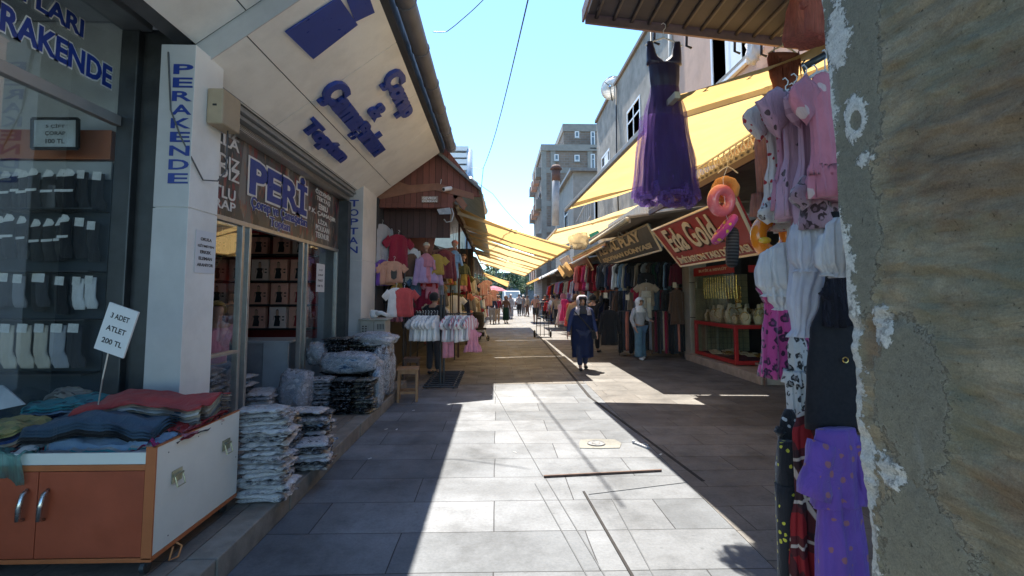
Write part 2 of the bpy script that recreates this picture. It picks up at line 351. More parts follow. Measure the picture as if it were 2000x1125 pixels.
def garment(kind, col, loc, rz=0, scale=1, label=None, group=None, mat=None, hanger=False, tilt=0):
    nm, word = KN[kind]; me = random.choice(gmesh(kind)); o = bpy.data.objects.new(nm, me)
    m = mat or fab(col)
    if hanger:
        t = thing(nm, label, word.split()[-1], loc, rz, group); link(o, t); o.name = 'cloth'; o.scale = (scale,) * 3
        h = obj('hanger', hanger_bm(.36 * scale if kind[:3] != 'kid' else .26 * scale), WHT, t)
    else:
        link(o); o.location = loc; o.rotation_euler = (0, tilt, rz); o.scale = (scale * random.uniform(.94, 1.06), scale, scale * random.uniform(.94, 1.06)); t = o
        tag(o, label or f'{col} {word}', word.split()[-1], group)
    o.material_slots[0].link = 'OBJECT'; o.material_slots[0].material = m
    return t
def row(p0, p1, n, kinds, cols, where, group, rz=None, scale=1.0, jit=.01, side='left', hanger=False, z_jit=0.0):
    """garments along a rail from p0 to p1, seen from the camera left to right"""
    p0 = Vector(p0); p1 = Vector(p1); d = p1 - p0; a = math.atan2(d.y, d.x) + math.pi / 2 if rz is None else rz
    for i in range(n):
        t = (i + .5) / n; k = kinds[i % len(kinds)] if not callable(kinds) else kinds(i); c = cols[i % len(cols)]
        garment(k, c, p0 + d * t + Vector((random.uniform(-jit, jit), random.uniform(-jit, jit), random.uniform(-z_jit, 0))), a + random.uniform(-.12, .12), scale,
                f'{c} {KN[k][1]}, {ORD[i]} from the {side} {where}', group, hanger=hanger)
# ---------------------------------------------------------------- ground
def paving_mat(name, c1, c2, mortar, bw, rh, off=.5, dirt=.5):
    t = NT(name); v = t.co()
    warp = t.n('VectorMath', {'operation': 'ADD'}, i0=v, i1=t.n('VectorMath', {'operation': 'SCALE'}, i0=t.n('TexNoise', Vector=v, Scale=.8).outputs[1], Scale=.03).outputs[0]).outputs[0]
    br = t.n('TexBrick', {'offset': off}, Vector=warp, Color1=(*c1, 1), Color2=(*c2, 1), Mortar=(*mortar, 1), Scale=1.0, Mortar_Size=.0045, Mortar_Smooth=.3, Bias=0.0, Brick_Width=bw, Row_Height=rh)
    st = t.ramp(t.noise(1.6, detail=9, rough=.72), [(.3, .5), (.5, .95), (.66, 1.18)]); c = t.mix(1.0, br.outputs[0], st, 'MULTIPLY')
    sp = t.ramp(t.noise(45, detail=6, rough=.8), [(.35, .8), (.6, 1.06)]); c = t.mix(1.0, c, sp, 'MULTIPLY')
    big = t.ramp(t.noise(.55, detail=4, rough=.6, dist=.8), [(.4, .78), (.6, 1.12)]); c = t.mix(1.0, c, big, 'MULTIPLY'); spl = t.ramp(t.noise(3.1, detail=9, rough=.8, dist=1.5), [(.62, 0.), (.68, .45)]); c = t.mix(spl, c, sc3(c1, .4))
    spots = t.ramp(voro(t, 5).outputs['Distance'], [(.05, 1.), (.08, 0.)]); c = t.mix(t.math('MULTIPLY', spots, .5), c, sc3(c1, .35))
    h = t.math('ADD', t.math('MULTIPLY', br.outputs[1], -1.0), t.math('MULTIPLY', t.noise(70, detail=6), .25)); t.bump(h, .5, .006)
    return t.fin(c, t.ramp(t.noise(3, detail=6), [(.3, .5), (.7, .75)]), spec=.35)
PAVE = paving_mat('slate_paving', (.195, .205, .218), (.12, .13, .142), (.03, .03, .033), 1.25, .52)
gbm = B(); sheet(gbm, lambda u, v: Vector((lerp(-60, 60, u), lerp(-12, 260, v), 0)), 1, 1)
struct('ground', gbm, PAVE)
MPAVE = paving_mat('market_paving', (.195, .178, .156), (.13, .117, .102), (.035, .03, .026), .7, .3)
struct('market_paving', bx(-3, 1.62, 9.45, 70, .0, .004), MPAVE)
struct('side_paving', bx(1.64, 12, -4, 70, .0, .0045), paving_mat('awning_glow_slabs', (.2, .187, .17), (.145, .132, .118), (.05, .043, .036), .9, .4))  # smaller slabs, warm tint painted in for yellow light off the awnings
def flat(name, pts, z, mat, h=.004):
    bm = B(); slab(bm, [(p[0], p[1], z) for p in pts], (0, 0, h)); return struct(name, bm, mat)
def g2(px, py): p = atZ(px, py, 0); return (p.x, p.y)
def strip(name, a, b, w_, mat, z=.0, h=.006):
    a = Vector((*a, 0)); b = Vector((*b, 0)); n = (b - a).cross(Vector((0, 0, 1))).normalized() * w_ / 2
    return flat(name, [a - n, b - n, b + n, a + n], z, mat, h)
SLOT = M('drain_slot', (.02, .018, .017), .9, .2)
strip('drain_slot', g2(1052, 655), g2(1152, 776), .05, SLOT, .001, .005)
strip('drain_slot', g2(1152, 776), g2(1374, 941), .035, SLOT, .001, .005)
strip('drain_slot', g2(1140, 961), g2(1240, 1135), .018, SLOT, .001, .007)
WOODT = M('timber_batten', (.12, .07, .05), .8, .3, 20, .4)
BAND = M('pale_paving_bands', (.165, .182, .2), .6, .12, 3, .3, 50, dirt=.3)
SEAM = M('paving_seam', (.09, .095, .1), .8, .2)
for a_, b_ in (((1045, 945), (1160, 1150)), ((1066, 935), (1196, 1150)), ((1150, 966), (1345, 942)), ((1195, 975), (1290, 1150)), ((960, 755), (1060, 930))): strip('paving_seam', g2(*a_), g2(*b_), .008, SEAM, .001, .0035)
solo('timber_batten', (lambda b: (bar(b, Vector((*g2(1062, 933), .012)), Vector((*g2(1292, 921), .012)), .02, .018), b)[1])(B()), WOODT, 'thin dark timber strip lying across the sunlit paving', 'timber strip', bev=.003)
CEM = paving_mat('cement_patch', (.25, .245, .215), (.24, .23, .2), (.3, .28, .24), 9, 9, dirt=.6)
def blob(c, rx, ry, n=22, j=.12, seed=1):
    r = random.Random(seed); return [(c[0] + rx * math.cos(a) * (1 + r.uniform(-j, j)), c[1] + ry * math.sin(a) * (1 + r.uniform(-j, j))) for a in (2 * math.pi * i / n for i in range(n))]
mh = g2(1168, 868); flat('cement_patch', [(mh[0] + dx, mh[1] + dy) for dx, dy in ((-.22, -.14), (-.02, -.16), (.2, -.15), (.26, .02), (.22, .17), (0, .19), (-.16, .17), (-.2, .02))], .001, CEM, .006)
t = thing('manhole_cover', 'small round metal cover in a cement patch of the paving', 'manhole cover', (mh[0] - .02, mh[1], .007))
IRON = M('cast_iron', (.2, .2, .2), .55, .3, 30, .5, metal=.4)
bm = B(); tube(bm, [(0, 0, 0), (0, 0, .008)], .085, 28); obj('lid', bm, IRON, t)
bm = B(); torus(bm, (0, 0, .006), .092, .006, 'Z', 32, 6); torus(bm, (0, 0, .009), .045, .003, 'Z', 24, 5); obj('rim', bm, IRON, t)
LIT = M('grey_plastic_litter', (.35, .36, .38), .4, .2)
lp = Vector((*g2(1252, 872), 0)); bm = B(); bar(bm, lp + Vector((-.04, .1, .012)), lp + Vector((.05, -.09, .012)), .035, .018); torus(bm, lp + Vector((.05, .02, .01)), .03, .008, 'Z', 14, 6); ball(bm, lp + Vector((-.05, .11, .02)), .022, 1)
solo('discarded_clip', bm, LIT, 'grey broken clip lying at the edge of the sunlight on the paving', 'litter', at=lp)
r = random.Random(4)
for i, (px, py) in enumerate([(708, 838), (752, 840), (774, 841), (720, 898), (806, 803), (960, 772), (1010, 885), (1130, 900), (735, 828), (1290, 890), (1210, 706)]):
    p = Vector((*g2(px, py), .004)); bm = B(); a = r.uniform(0, 3)
    quad(bm, p, p + Vector((.035 * math.cos(a), .035 * math.sin(a), .006)), p + Vector((.035 * math.cos(a) - .012, .035 * math.sin(a) + .012, .01)), p + Vector((-.014, .013, .003)))
    bmesh.ops.solidify(bm, geom=bm.faces[:], thickness=.001)
    solo('paper_scrap', bm, WHT, 'tiny scrap of pale paper dropped on the street paving', 'litter', 'paper scraps on the paving', at=p)
# grey hump of loose paving beside the slot
bm = B(); hp = atZ(1082, 690, 0)
for k in range(5): ball(bm, hp + Vector((random.uniform(-.25, .3), random.uniform(-.25, .15), -.01)), random.uniform(.05, .1), 2, (1.6, 1, .35))
struct('broken_paving', bm, M('rubble', (.22, .19, .16), .9, .35, 30, .6))
# raised platform and kerb before the left shop
TILE = paving_mat('threshold_tiles', (.3, .25, .2), (.26, .22, .18), (.16, .13, .11), .6, .6, 0)
KERBM = M('worn_kerb_stone', (.25, .225, .19), .8, .25, 9, .5, 40, bd=.006, dirt=.6)
struct('shop_platform', bx(-9, -1.72, -3, 9.0, 0, .148), TILE)
bm = B()
for k in range(12):
    y = -3 + k; box(bm, -1.717 , -1.54 + .006 * math.sin(k * 2.1), y + .004, y + .996, 0, .15)
bevel(struct('kerb', bm, KERBM), .008)
# ---------------------------------------------------------------- the left shop
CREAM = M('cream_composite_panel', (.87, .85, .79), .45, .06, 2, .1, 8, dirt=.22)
PGREY = M('shade_grey_panel', (.55, .54, .54), .4, .06, 2, .08, 8, dirt=.22)  # grey copy of the cream panel, the pillars' shaded tone put into colour
DARKM = M('dark_metal_frame', (.07, .075, .08), .45, .2, 8, .1, metal=.5, dirt=.2)
ALU = M('brushed_aluminium', (.5, .48, .45), .38, .12, 14, .1, metal=.7)
SHUT = M('galvanised_shutter', (.3, .31, .31), .5, .15, 4, .15, metal=.35, dirt=.3)
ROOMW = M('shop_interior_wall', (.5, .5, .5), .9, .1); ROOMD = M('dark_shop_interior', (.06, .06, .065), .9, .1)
shop = thing('sock_shop', 'white panelled sock and underwear shop with two lettered pillars and sloping sign canopy', 'shop', (-2.6, 6, .15))
def sp(name, bm, mat, parent=shop, **k): return obj(name, bm, mat, parent, world=True, **k)
def pillar(y0, y1, word, x0, ltop, lbot, lx0, lx1, joints, nm):
    bm = B(); zs = sorted([.149] + joints + [3.52])
    for a, b in zip(zs, zs[1:]): box(bm, x0, -2.3, y0, y1, a + .004, b - .004)
    for a in joints: box(bm, x0 + .01, -2.31, y0 + .01, y1 - .01, a - .01, a + .01)
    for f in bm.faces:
        f.normal_update(); f.material_index = 1 if f.normal.y < -.5 else 0  # pillar sides facing the camera painted in the shaded tone
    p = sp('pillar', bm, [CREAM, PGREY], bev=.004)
    n = len(word); H = (ltop - lbot) / n
    for i, ch in enumerate(word):
        z = ltop - (i + 1) * H + H * .13
        sp('letter', letters(ch, (lx0, y0 - .001, z), (lx1 - lx0, 0, 0), (0, 0, H * .74), .004, .02), BLUE, p)
    return p
z1 = atX(362, 120, -2.3).z
pillar(3.85, 4.25, 'PERAKENDE', -2.56, atY(345, 122, 3.85).z, atY(345, 362, 3.85).z, atY(334, 240, 3.85).x, atY(373, 240, 3.85).x, [atY(330, 405, 3.85).z], 'a')
pillar(8.8, 9.78, 'TOPTAN', -2.68, atY(690, 388, 8.8).z, atY(690, 497, 8.8).z, atY(682, 440, 8.8).x, atY(700, 440, 8.8).x, [atY(690, 508, 8.8).z, 1.0], 'b')
# sloping canopy with the big blue letters
def can(x, y, dz=0): return Vector((x, y, 3.5 + .745 * (x + 2.3) + dz))
CN = Vector((.745, 0, -1)).normalized()   # outward (down, to the street)
def canopy(y0, y1, dz, name):
    bm = B()
    ys = [y0 + k * (y1 - y0) / max(1, round((y1 - y0) / 1.35)) for k in range(max(1, round((y1 - y0) / 1.35)) + 1)]
    xs = [-2.42, -2.03, -1.1]
    for a, b in zip(ys, ys[1:]):
        for c, d in zip(xs, xs[1:]):
            slab(bm, [can(c + .004, a + .004, dz), can(d - .004, a + .004, dz), can(d - .004, b - .004, dz), can(c + .004, b - .004, dz)], -CN * .03)
    o = sp(name, bm, CREAM, bev=.002)
    bm = B(); slab(bm, [can(-2.5, y0 + .02, dz) - CN * .02, can(-1.1, y0 + .02, dz) - CN * .02, can(-1.1, y1 - .02, dz) - CN * .02, can(-2.5, y1 - .02, dz) - CN * .02], -CN * .05); sp('canopy_backing', bm, DARKM)
    return o
cfar = canopy(4.05, 9.78, 0, 'canopy'); cnear = canopy(-2.5, 4.04, .2, 'canopy')
bm = B(); slab(bm, [can(-2.42, 4.05, .21), can(-1.1, 4.05, .21), can(-1.1, 4.05, -.005), can(-2.42, 4.05, -.005)], (0, .012, 0)); sp('canopy_step', bm, PGREY)
bm = B(); slab(bm, [can(-2.42, 9.785, .0), can(-1.1, 9.785, .0), (-1.1, 9.785, 4.6), (-2.42, 9.785, 4.6)], (0, .03, 0)); sp('canopy_end', bm, CREAM)
bm = B(); box(bm, -9, -1.12, -2.5, 10.2, 4.52, 4.6); sp('roof', bm, DARKM)
def onc(px, py, lift=.0):
    """point on the canopy plane seen at a pixel"""
    d = ray(px, py); p0 = can(-2.3, 0); t = (p0 - C0).dot(CN) / d.dot(CN); return C0 + d * t + CN * lift
def ctext(word, y0, y1, x0, x1, depth, name='letters', **k):
    o = can(x0, y0) + CN * .002; return sp(name, letters(word, o, Vector((0, y1 - y0, 0)), can(x1, 0) - can(x0, 0), depth, **k), BLUE, cfar)
a, b = onc(590, 250), onc(680, 300)
def fromc(px, py): p = onc(px, py); return p.x, p.y
ctext('Toptan', 5.78, 7.27, -2.31, -2.1, .045, bold=.055, spacing=.97)
ctext('Çamaşırları', 5.38, 7.87, -1.99, -1.68, .045, bold=.055, spacing=.97)
ctext('&', 6.42, 6.78, -1.68, -1.49, .05, bold=.04)
ctext('Çorap', 5.93, 7.3, -1.45, -1.16, .045, bold=.055, spacing=.97)
# giant letters: the last of the shop's name, flat blue panels
bm = B(); q = [onc(555, 60, .006), onc(610, 113, .006), onc(697, 46, .006), onc(660, -8, .006)]; slab(bm, q, CN * .012); sp('giant_letter', bm, BLUE, cfar)
bm = B(); q = [onc(676, 0, .006), onc(692, 40, .006), onc(730, 22, .006), onc(712, -30, .006)]; slab(bm, q, CN * .012); sp('giant_letter_dot', bm, BLUE, cfar)
nlet = letters('PER', can(-1.95, 1.6, .2) + CN * .004, Vector((0, 2.35, 0)), can(-1.25, 0) - can(-1.95, 0), .012, bold=.05); sp('giant_letter', nlet, BLUE, cnear)
# fascia gutter at the canopy's outer edge
GUT = M('weathered_gutter', (.15, .15, .16), .6, .3, 5, .3, 20, dirt=.5)
gt = thing('roof_gutter', 'dark weathered half-round gutter along the top edge of the white canopy', 'gutter', (-1, 6, 4.55))
bm = B(); tube(bm, [(-.9, -2.5, 4.5), (-.9, 9.9, 4.5)], .1, 14); obj('channel', bm, GUT, gt, True, True)
for k in range(13): bm = B(); torus(bm, (-.9, -2 + k * .98, 4.5), .102, .008, 'Y', 14, 5); obj('joint_ring', bm, GUT, gt, True, True)
bm = B(); slab(bm, [(-1.14, -2.5, 4.38), (-1.04, -2.5, 4.4), (-1.0, -2.5, 4.62), (-1.14, -2.5, 4.62)], (0, 12.4, 0)); obj('fascia_board', bm, DARKM, gt, world=True)
# shutter box above the shop front
bm = B()
for i, (x, z0, z1_) in enumerate([(-2.4, 3.42, 3.5), (-2.44, 3.38, 3.415), (-2.42, 3.345, 3.375), (-2.46, 3.3, 3.34)]):
    box(bm, -2.75, x, 4.37, 8.79, z0, z1_)
sp('shutter_box', bm, SHUT, bev=.006)
bm = B(); box(bm, -2.74, -2.55, 4.37, 8.79, 3.23, 3.298); 
for k in range(4): box(bm, -2.735, -2.53, 4.37, 8.79, 3.234 + k * .017, 3.243 + k * .017)
sp('shutter_slats', bm, ALU)
# window sign band with the shop name
XG = -2.66
def gz(px, py): return atX(px, py, XG)
zt, zb = 3.225, 2.38
PH = NT('poster_print'); v = PH.co((1, 1.0, .55)); vo = voro(PH, 4.5, v, .6); sx = PH.n('TexVoronoi', Vector=PH.co((1, 5.5, 1.2)), Scale=1.0, Randomness=.5)
PHm = PH.fin(PH.mix(PH.ramp(PH.noise(7, vec=PH.co((1, 2.2, .8)), detail=2), [(.52, 0.), (.6, 1.)]), PH.ramp(sx.outputs[1], [(.2, (.015, .018, .022)), (.45, (.1, .095, .09)), (.6, (.03, .035, .04)), (.8, (.2, .19, .18))]), PH.ramp(PH.noise(4, detail=1), [(.4, (.2, .02, .03)), (.55, (.26, .15, .1)), (.65, (.3, .28, .26))])), .35)
sb = sp('sign_band', bx(XG - .02, XG, 4.37, 8.79, zb, zt), PHm)
def stx(body, pa, w_px2, hz, mat=WHT, outline=None, bold=.01, **k):
    """text on the sign band; pa = lower-left pixel, w_px2 = x pixel of its right end, hz = height in m"""
    a = atX(pa[0], pa[1], XG + .004); yb = atX(w_px2, pa[1], XG + .004).y
    L = letters(body, a, (0, yb - a.y, 0), (0, 0, hz), .004, bold, outline or 0, **k)
    if outline: sp('letter_outline', L[0], WHT, sb); sp('letters', L[1], mat, sb)
    else: sp('letters', L, mat, sb)
y0 = gz(490, 350).y; y1_ = gz(600, 400).y
for s_, ya, yb, za, zb_, bd in (('PERİ', 5.5, 7.15, 2.7, 3.21, .035), ('Çorap ve Çamaşırları', 5.55, 7.18, 2.52, 2.68, .02), ('Toptan', 6.02, 6.6, 2.385, 2.53, .02)):
    L = letters(s_, (XG + .004, ya, za), (0, yb - ya, 0), (0, 0, zb_ - za), .006, bd, .05); sp('letter_outline', L[0], WHT, sb); sp('letters', L[1], BLUE, sb)
for i, (s, y) in enumerate([('YILDIZ', 272), ('BELLA', 292), ('YILDIZ', 330), ('YILDIZ', 352), ('MUTLU', 387), ('ÇORAP', 412)]):
    a = atX(467 - 8 * (i > 3), y + 8, XG + .004); sp('letters', letters(s, a - Vector((0, .75, 0)), (0, .75, 0), (0, 0, .115), .004, .02), WHT if i else M('silver_lettering', (.4, .42, .44), .4), sb)
for i, s in enumerate(['ÖZDEMİR', 'TEKTAŞ', 'EBRU', 'F.K. ÇAMAŞIR', 'LİZA', 'POLKAN', 'TEKNUR']):
    yc = gz(631, 400).y; wd = .1 * len(s); z = gz(631, 372).z - i * .108 - .1
    sp('letters', letters(s, (XG + .004, yc - wd / 2, z), (0, wd, 0), (0, 0, .085), .004, .02), WHT, sb)
# shop front: frames, glass, open doorway
fr = B()
dy0, dy1 = gz(482, 600).y, gz(588, 600).y     # doorway
yA = gz(470, 600).y
for y in (4.38, yA - .02, dy0, dy1, dy1 + .16, 8.6): box(fr, XG - .05, XG + .012, y - .025, y + .025, .15, zb)
box(fr, XG - .05, XG + .014, 4.37, 8.79, zb - .05, zb - .002)
for a, b in ((4.4, yA - .05), (dy1 + .02, 8.58)): box(fr, XG - .048, XG + .01, a, b, .15, .21)
for a, b in ((4.4, yA - .05),): box(fr, XG - .046, XG + .02, a, b, 1.02, 1.05)
sp('door_frame', fr, ALU, bev=.004)
for a, b in ((4.4, yA - .05), (yA, dy0 - .03), (dy1 + .03, dy1 + .13), (dy1 + .19, 8.58)): sp('glass_pane', bx(XG - .02, XG - .014, a, b, .2, zb - .05), GLASS)
sp('shutter_guide', bx(-2.7, -2.5, 8.62, 8.79, .15, 3.2), DARKM)
# room behind
bm = B(); box(bm, -6.5, -6.4, 4.2, 9, .15, 3.1); box(bm, -6.4, -2.72, 8.9, 9, .15, 3.1); box(bm, -6.4, -2.72, 4.2, 4.3, .15, 3.1); box(bm, -6.4, -2.72, 4.3, 8.9, 3.05, 3.1); sp('interior_wall', bm, ROOMW)
# near window of the same shop, its frame and transom
NX = -3.0
sp('shutter_guide', bx(NX - .06, -2.5, 4.131, 4.3, .15, 3.78), DARKM, bev=.01); sp('shutter_guide', bx(NX - .02, NX + .12, 4.06, 4.13, .15, 3.74), DARKM, bev=.01)
bm = B(); box(bm, NX - .03, NX + .2, -1, 4.1, 3.74, 3.8); box(bm, NX - .05, NX + .35, -1, 4.1, 3.82, 3.9); box(bm, NX - .05, -2.35, -1, 4.35, 3.92, 4.1); sp('window_head', bm, SHUT, bev=.008)
zt0 = atX(200, 223, NX).z
bm = B(); box(bm, NX - .03, NX + .03, -1, 4.05, zt0 - .04, zt0 + .04); sp('transom', bm, M('pale_frame', (.42, .4, .38), .5, .1, metal=.3), bev=.006)
bm = B(); box(bm, NX - .03, NX + .03, -1, 4.05, .15, .3); sp('window_sill', bm, DARKM)
gp = sp('glass_pane', bx(NX - .004, NX + .004, -1, 4.08, .3, 3.74), GLASS)
def gtx(s, yl, yr, zl, zr, h):
    a = Vector((NX + .006, yl, zl)); L = letters(s, a, Vector((0, yr - yl, zr - zl)), (0, 0, h), .003, .03, .05)
    sp('letter_outline', L[0], WHT, gp); sp('letters', L[1], BLUE, gp)
gtx('PERAKENDE', 2.85, 3.95, 3.2, 3.2, .17)
gtx('ÇORAPLARI', 2.62, 3.66, 3.43, 3.43, .16)
bm = B(); box(bm, -6.5, NX - .06, 4.18, 4.24, .15, 3.9); box(bm, -6.5, -6.4, -3, 4.18, .15, 3.9); box(bm, -6.5, NX - .06, -3, 4.15, 3.85, 3.9); sp('interior_wall', bm, ROOMW)
# sock display wall behind the near window
YD = 4.15
ORG = M('orange_laminate', (.45, .13, .04), .5, .1, bump=.05); BOARD = M('pale_board', (.45, .47, .48), .7, .08)
cab = thing('display_shelving', 'dark wall shelving of hanging socks under an orange pelmet behind the left window', 'shelving', (-3.2, YD, .15))
def dz(py): return atY(150, py, YD - .03).z
x0_, x1_ = -4.6, -3.08
obj('pelmet', bx(x0_, x1_, YD - .05, YD, dz(312), dz(255)), ORG, cab, world=True, bev=.004)
obj('back_panel', bx(x0_, x1_, YD - .012, YD, .5, dz(316)), M('black_back_panel', (.03, .045, .06), .8, .1), cab, world=True)
obj('light_panel', bx(x0_, x1_, YD - .03, YD - .013, dz(350), dz(316)), BOARD, cab, world=True)
for py in (412, 530, 622, 725): obj('shelf', bx(x0_, x1_, YD - .2, YD - .013, dz(py) - .012, dz(py)), M('dark_shelf', (.03, .035, .04), .5), cab, world=True, bev=.002)
def sock_bm(h=.2, w_=.075, foot=.07):
    bm = B(); sheath(bm, [(0, w_ * .48, .012, .001), (-h * .6, w_ * .46, .016, .002), (-h * .85, w_ * .55, .018, .002, foot * .25), (-h, w_ * .42, .012, .001, foot * .35)], n=14, sub=3, folds=3); return bm
TAGM = M('printed_card_tag', (.8, .79, .76), .6, .15, 30, 0)
def sockset(nm, mat, loc, h, w_, lab, grp, tagstyle=1, foot=.07):
    t = thing(nm, lab, 'socks', loc, random.uniform(-.12, .12), grp); o = obj('cloth', sock_bm(h, w_, foot), mat, t, True)
    bm = B()
    if tagstyle == 1: slab(bm, [(-w_ * .42, -.02, -.03), (w_ * .35, -.02, -.02), (w_ * .45, -.02, .0), (w_ * .25, -.02, .028), (-.1 * w_, -.02, .035)], (0, .002, 0)); slab(bm, [(-w_ * .45, -.023, -h * .5), (w_ * .4, -.023, -h * .48), (w_ * .42, -.023, -h * .42), (-w_ * .43, -.023, -h * .43)], (0, .002, 0))
    else: slab(bm, [(-w_ * .34, -.022, -.05), (w_ * .3, -.022, -.055), (w_ * .33, -.022, .012), (-w_ * .3, -.022, .015)], (0, .002, 0))
    obj('card_tag', bm, TAGM, t); return t
BS = fab('black')
for rowi, (py, nn, rn) in enumerate([(342, 11, 'top'), (434, 11, 'second')]):
    for i in range(nn):
        x = lerp(-4.0, -3.14, i / (nn - 1)) + random.uniform(-.01, .01)
        sockset('hanging_socks', BS, (x, YD - random.uniform(.07, .17), dz(py) + random.uniform(-.025, .012)), .3, .1, f'black socks with curved white tag, {ORD[i]} from the left in the {rn} row', f'black socks in the {rn} row', 1 if i < 9 else 0)
cw = ['charcoal', 'charcoal', 'charcoal', 'grey', 'black', 'charcoal', 'black', 'white', 'white']
for i, c in enumerate(cw):
    x = lerp(-3.95, -3.14, i / 8); sockset('hanging_socks', fab(c), (x, YD - random.uniform(.07, .17), dz(540) + random.uniform(-.02, .01)), .24 if c != 'black' else .28, .1, f'{c} ankle socks with square card, {ORD[i]} from the left in the third row', 'ankle socks in the third row', 2)
STS = stripes('white_sock_stripes', (.7, .7, .68), (.03, .03, .035), 14, 'Z', .82)
for i in range(7):
    x = lerp(-3.95, -3.2, i / 6); sockset('hanging_socks', [STS, STS, fab('cream'), fab('cream'), fab('cream'), fab('light grey'), fab('charcoal')][i], (x, YD - .13, dz(634)), .32, .12, ['white socks with two black ankle bands', 'white socks with black bands and an orange label', 'cream footlet socks in front of the other footlets', 'cream footlet socks behind the first cream pair', 'third cream footlet pair at the back', 'pale grey footlet socks at the row end', 'charcoal socks at the bottom right of the shelving'][i], 'socks in the bottom row', 2, .12)
def paper(nm, label, cat, O, U, V, lines, thick=.003, mat=None, ink=INK, frame=None, bold=.02, lh=.62, pad=.12, group=None):
    O, U, V = Vector(O), Vector(U), Vector(V); n = U.cross(V).normalized(); t = thing(nm, label, cat, O, 0, group)
    bm = B(); slab(bm, [O, O + U, O + U + V, O + V], n * -thick); obj('sheet', bm, mat or M('white_paper', (.72, .72, .72), .6, .04, bump=.05), t, world=True)
    k = max(1, len(lines))
    for i, (s, wf) in enumerate(lines):
        hh = (1 - 2 * pad) / k; o = O + U * (.5 - wf / 2) + V * (1 - pad - (i + 1) * hh + hh * (1 - lh) / 2) + n * .0008
        obj('printed_line', letters(s, o, U * wf, V * hh * lh, .0008, bold), ink, t, world=True)
    if frame:
        fm, wd = frame; bm = B(); c = [O, O + U, O + U + V, O + V]
        for a, b in zip(c, c[1:] + c[:1]): bar(bm, a, b, wd, wd)
        obj('frame', bm, fm, t, world=True)
    return t
p = [atY(63, 290, 3.9), atY(152, 290, 3.9), atY(64, 232, 3.9)]
paper('framed_price_sign', 'black framed price notice hung inside the left window reading 5 çift çorap', 'price sign', p[0], p[1] - p[0], p[2] - p[0], [('5 ÇİFT', .42), ('ÇORAP', .45), ('100 TL', .42)], frame=(M('black_frame', (.012, .012, .015), .4), .02), mat=M('pale_blue_paper', (.55, .6, .62), .3))
# price card on a wire
p = [atY(183, 680, 2.98), atY(240, 700, 2.98), atY(214, 590, 2.98)]
t = paper('price_card', 'leaning white price card on a thin stick reading 3 adet atlet 200 TL', 'price card', p[0], p[1] - p[0], p[2] - p[0], [('3 ADET', .62), ('ATLET', .66), ('200 TL', .68)], .012, lh=.42, pad=.1)
bm = B(); tube(bm, [atY(211, 690, 2.99), atY(200, 740, 2.99), atY(192, 790, 3.02)], .004, 6); obj('stick', bm, ALU, t, world=True)
p = [atX(372, 535, -2.296), atX(410, 528, -2.296)]; h = .34
a = atX(376, 532, -2.295); b = atX(413, 538, -2.295)
paper('job_notice', 'white paper notice taped to the near pillar seeking a shop worker', 'notice', (-2.294, a.y + .02, a.z), (0, b.y - a.y + .02, 0), (0, 0, .33), [('OKULA', .55), ('GİTMEYEN', .8), ('ERKEK', .55), ('ELEMAN', .66), ('ARANIYOR', .8)], lh=.5, bold=.03)
a = atX(617, 570, XG + .02); paper('window_notice', 'narrow white notice taped on the glass beside the shop door', 'notice', a, (0, .36, 0), (0, 0, .42), [('3 LÜ', .4), ('ÇORAP', .6), ('PAKET', .6), ('100 TL', .65)], lh=.4)
a = atX(297, 385, -2.66); paper('small_notice', 'small red and white notice on the shutter guide beside the near pillar', 'notice', (-2.62, 3.985, 2.28), (.06, 0, 0), (0, 0, .17), [])
# junction box on the pillar
jb = thing('junction_box', 'beige plastic junction box mounted high on the near pillar', 'junction box', (-2.2, 4.2, 2.75))
pz0, pz1 = atX(425, 240, -2.2).z, atX(425, 168, -2.2).z; JB = M('aged_beige_plastic', (.42, .33, .22), .55, .12, dirt=.3)
obj('housing', bx(-2.298, -2.17, 4.02, 4.3, pz0, pz1), JB, jb, world=True, bev=.012); obj('knockout', bx(-2.25, -2.22, 4.015, 4.021, (pz0 + pz1) / 2, (pz0 + pz1) / 2 + .015), INK, jb, world=True)
bm = B(); tube(bm, [(-2.5, 3.84, 3.45), (-2.46, 3.84, 3.0), (-2.38, 3.842, 2.8), (-2.29, 3.86, 2.62), (-2.288, 4.0, 2.5), (-2.24, 4.12, 2.52), (-2.22, 4.2, 2.62), (-2.22, 4.2, pz0)], .006, 6); obj('cable', bm, M('grey_cable', (.12, .12, .12), .6), jb, True, True)
# ---------------------------------------------------------------- boxed lingerie on the inner shelves
sy = 8.72; sh = thing('wall_shelving', 'dark wall shelves of boxed underwear seen through the open shop door', 'shelving', (-3.7, sy, .15))
def sz(py): return atY(530, py, sy - .2).z
rows_ = [(497, 4), (548, 4), (594, 4), (640, 4)]
for py in [461] + [r_[0] for r_ in rows_]: obj('shelf', bx(-5.2, -3.0, sy - .35, sy, sz(py) - .03, sz(py) - .002), M('black_shelf', (.02, .02, .022), .5), sh, world=True, bev=.003)
obj('back_panel', bx(-5.2, -3.0, sy + .002, sy + .02, .9, 3.0), M('deep_red_panel', (.3, .03, .03), .6), sh, world=True)  # deep red puts the shop's warm inside glow into the panel
PEACH = M('peach_carton', (.78, .4, .3), .45, .1, 10, .05); REDC = M('red_carton', (.6, .03, .04), .4, .15, 10, .05); PALE = M('pale_carton', (.8, .62, .55), .45, .1)
SKIN = M('skin', (.5, .28, .19), .55, .08, 20, .1, 200); SKIN2 = M('tanned_skin', (.36, .19, .12), .55, .08, 20, .1, 200)
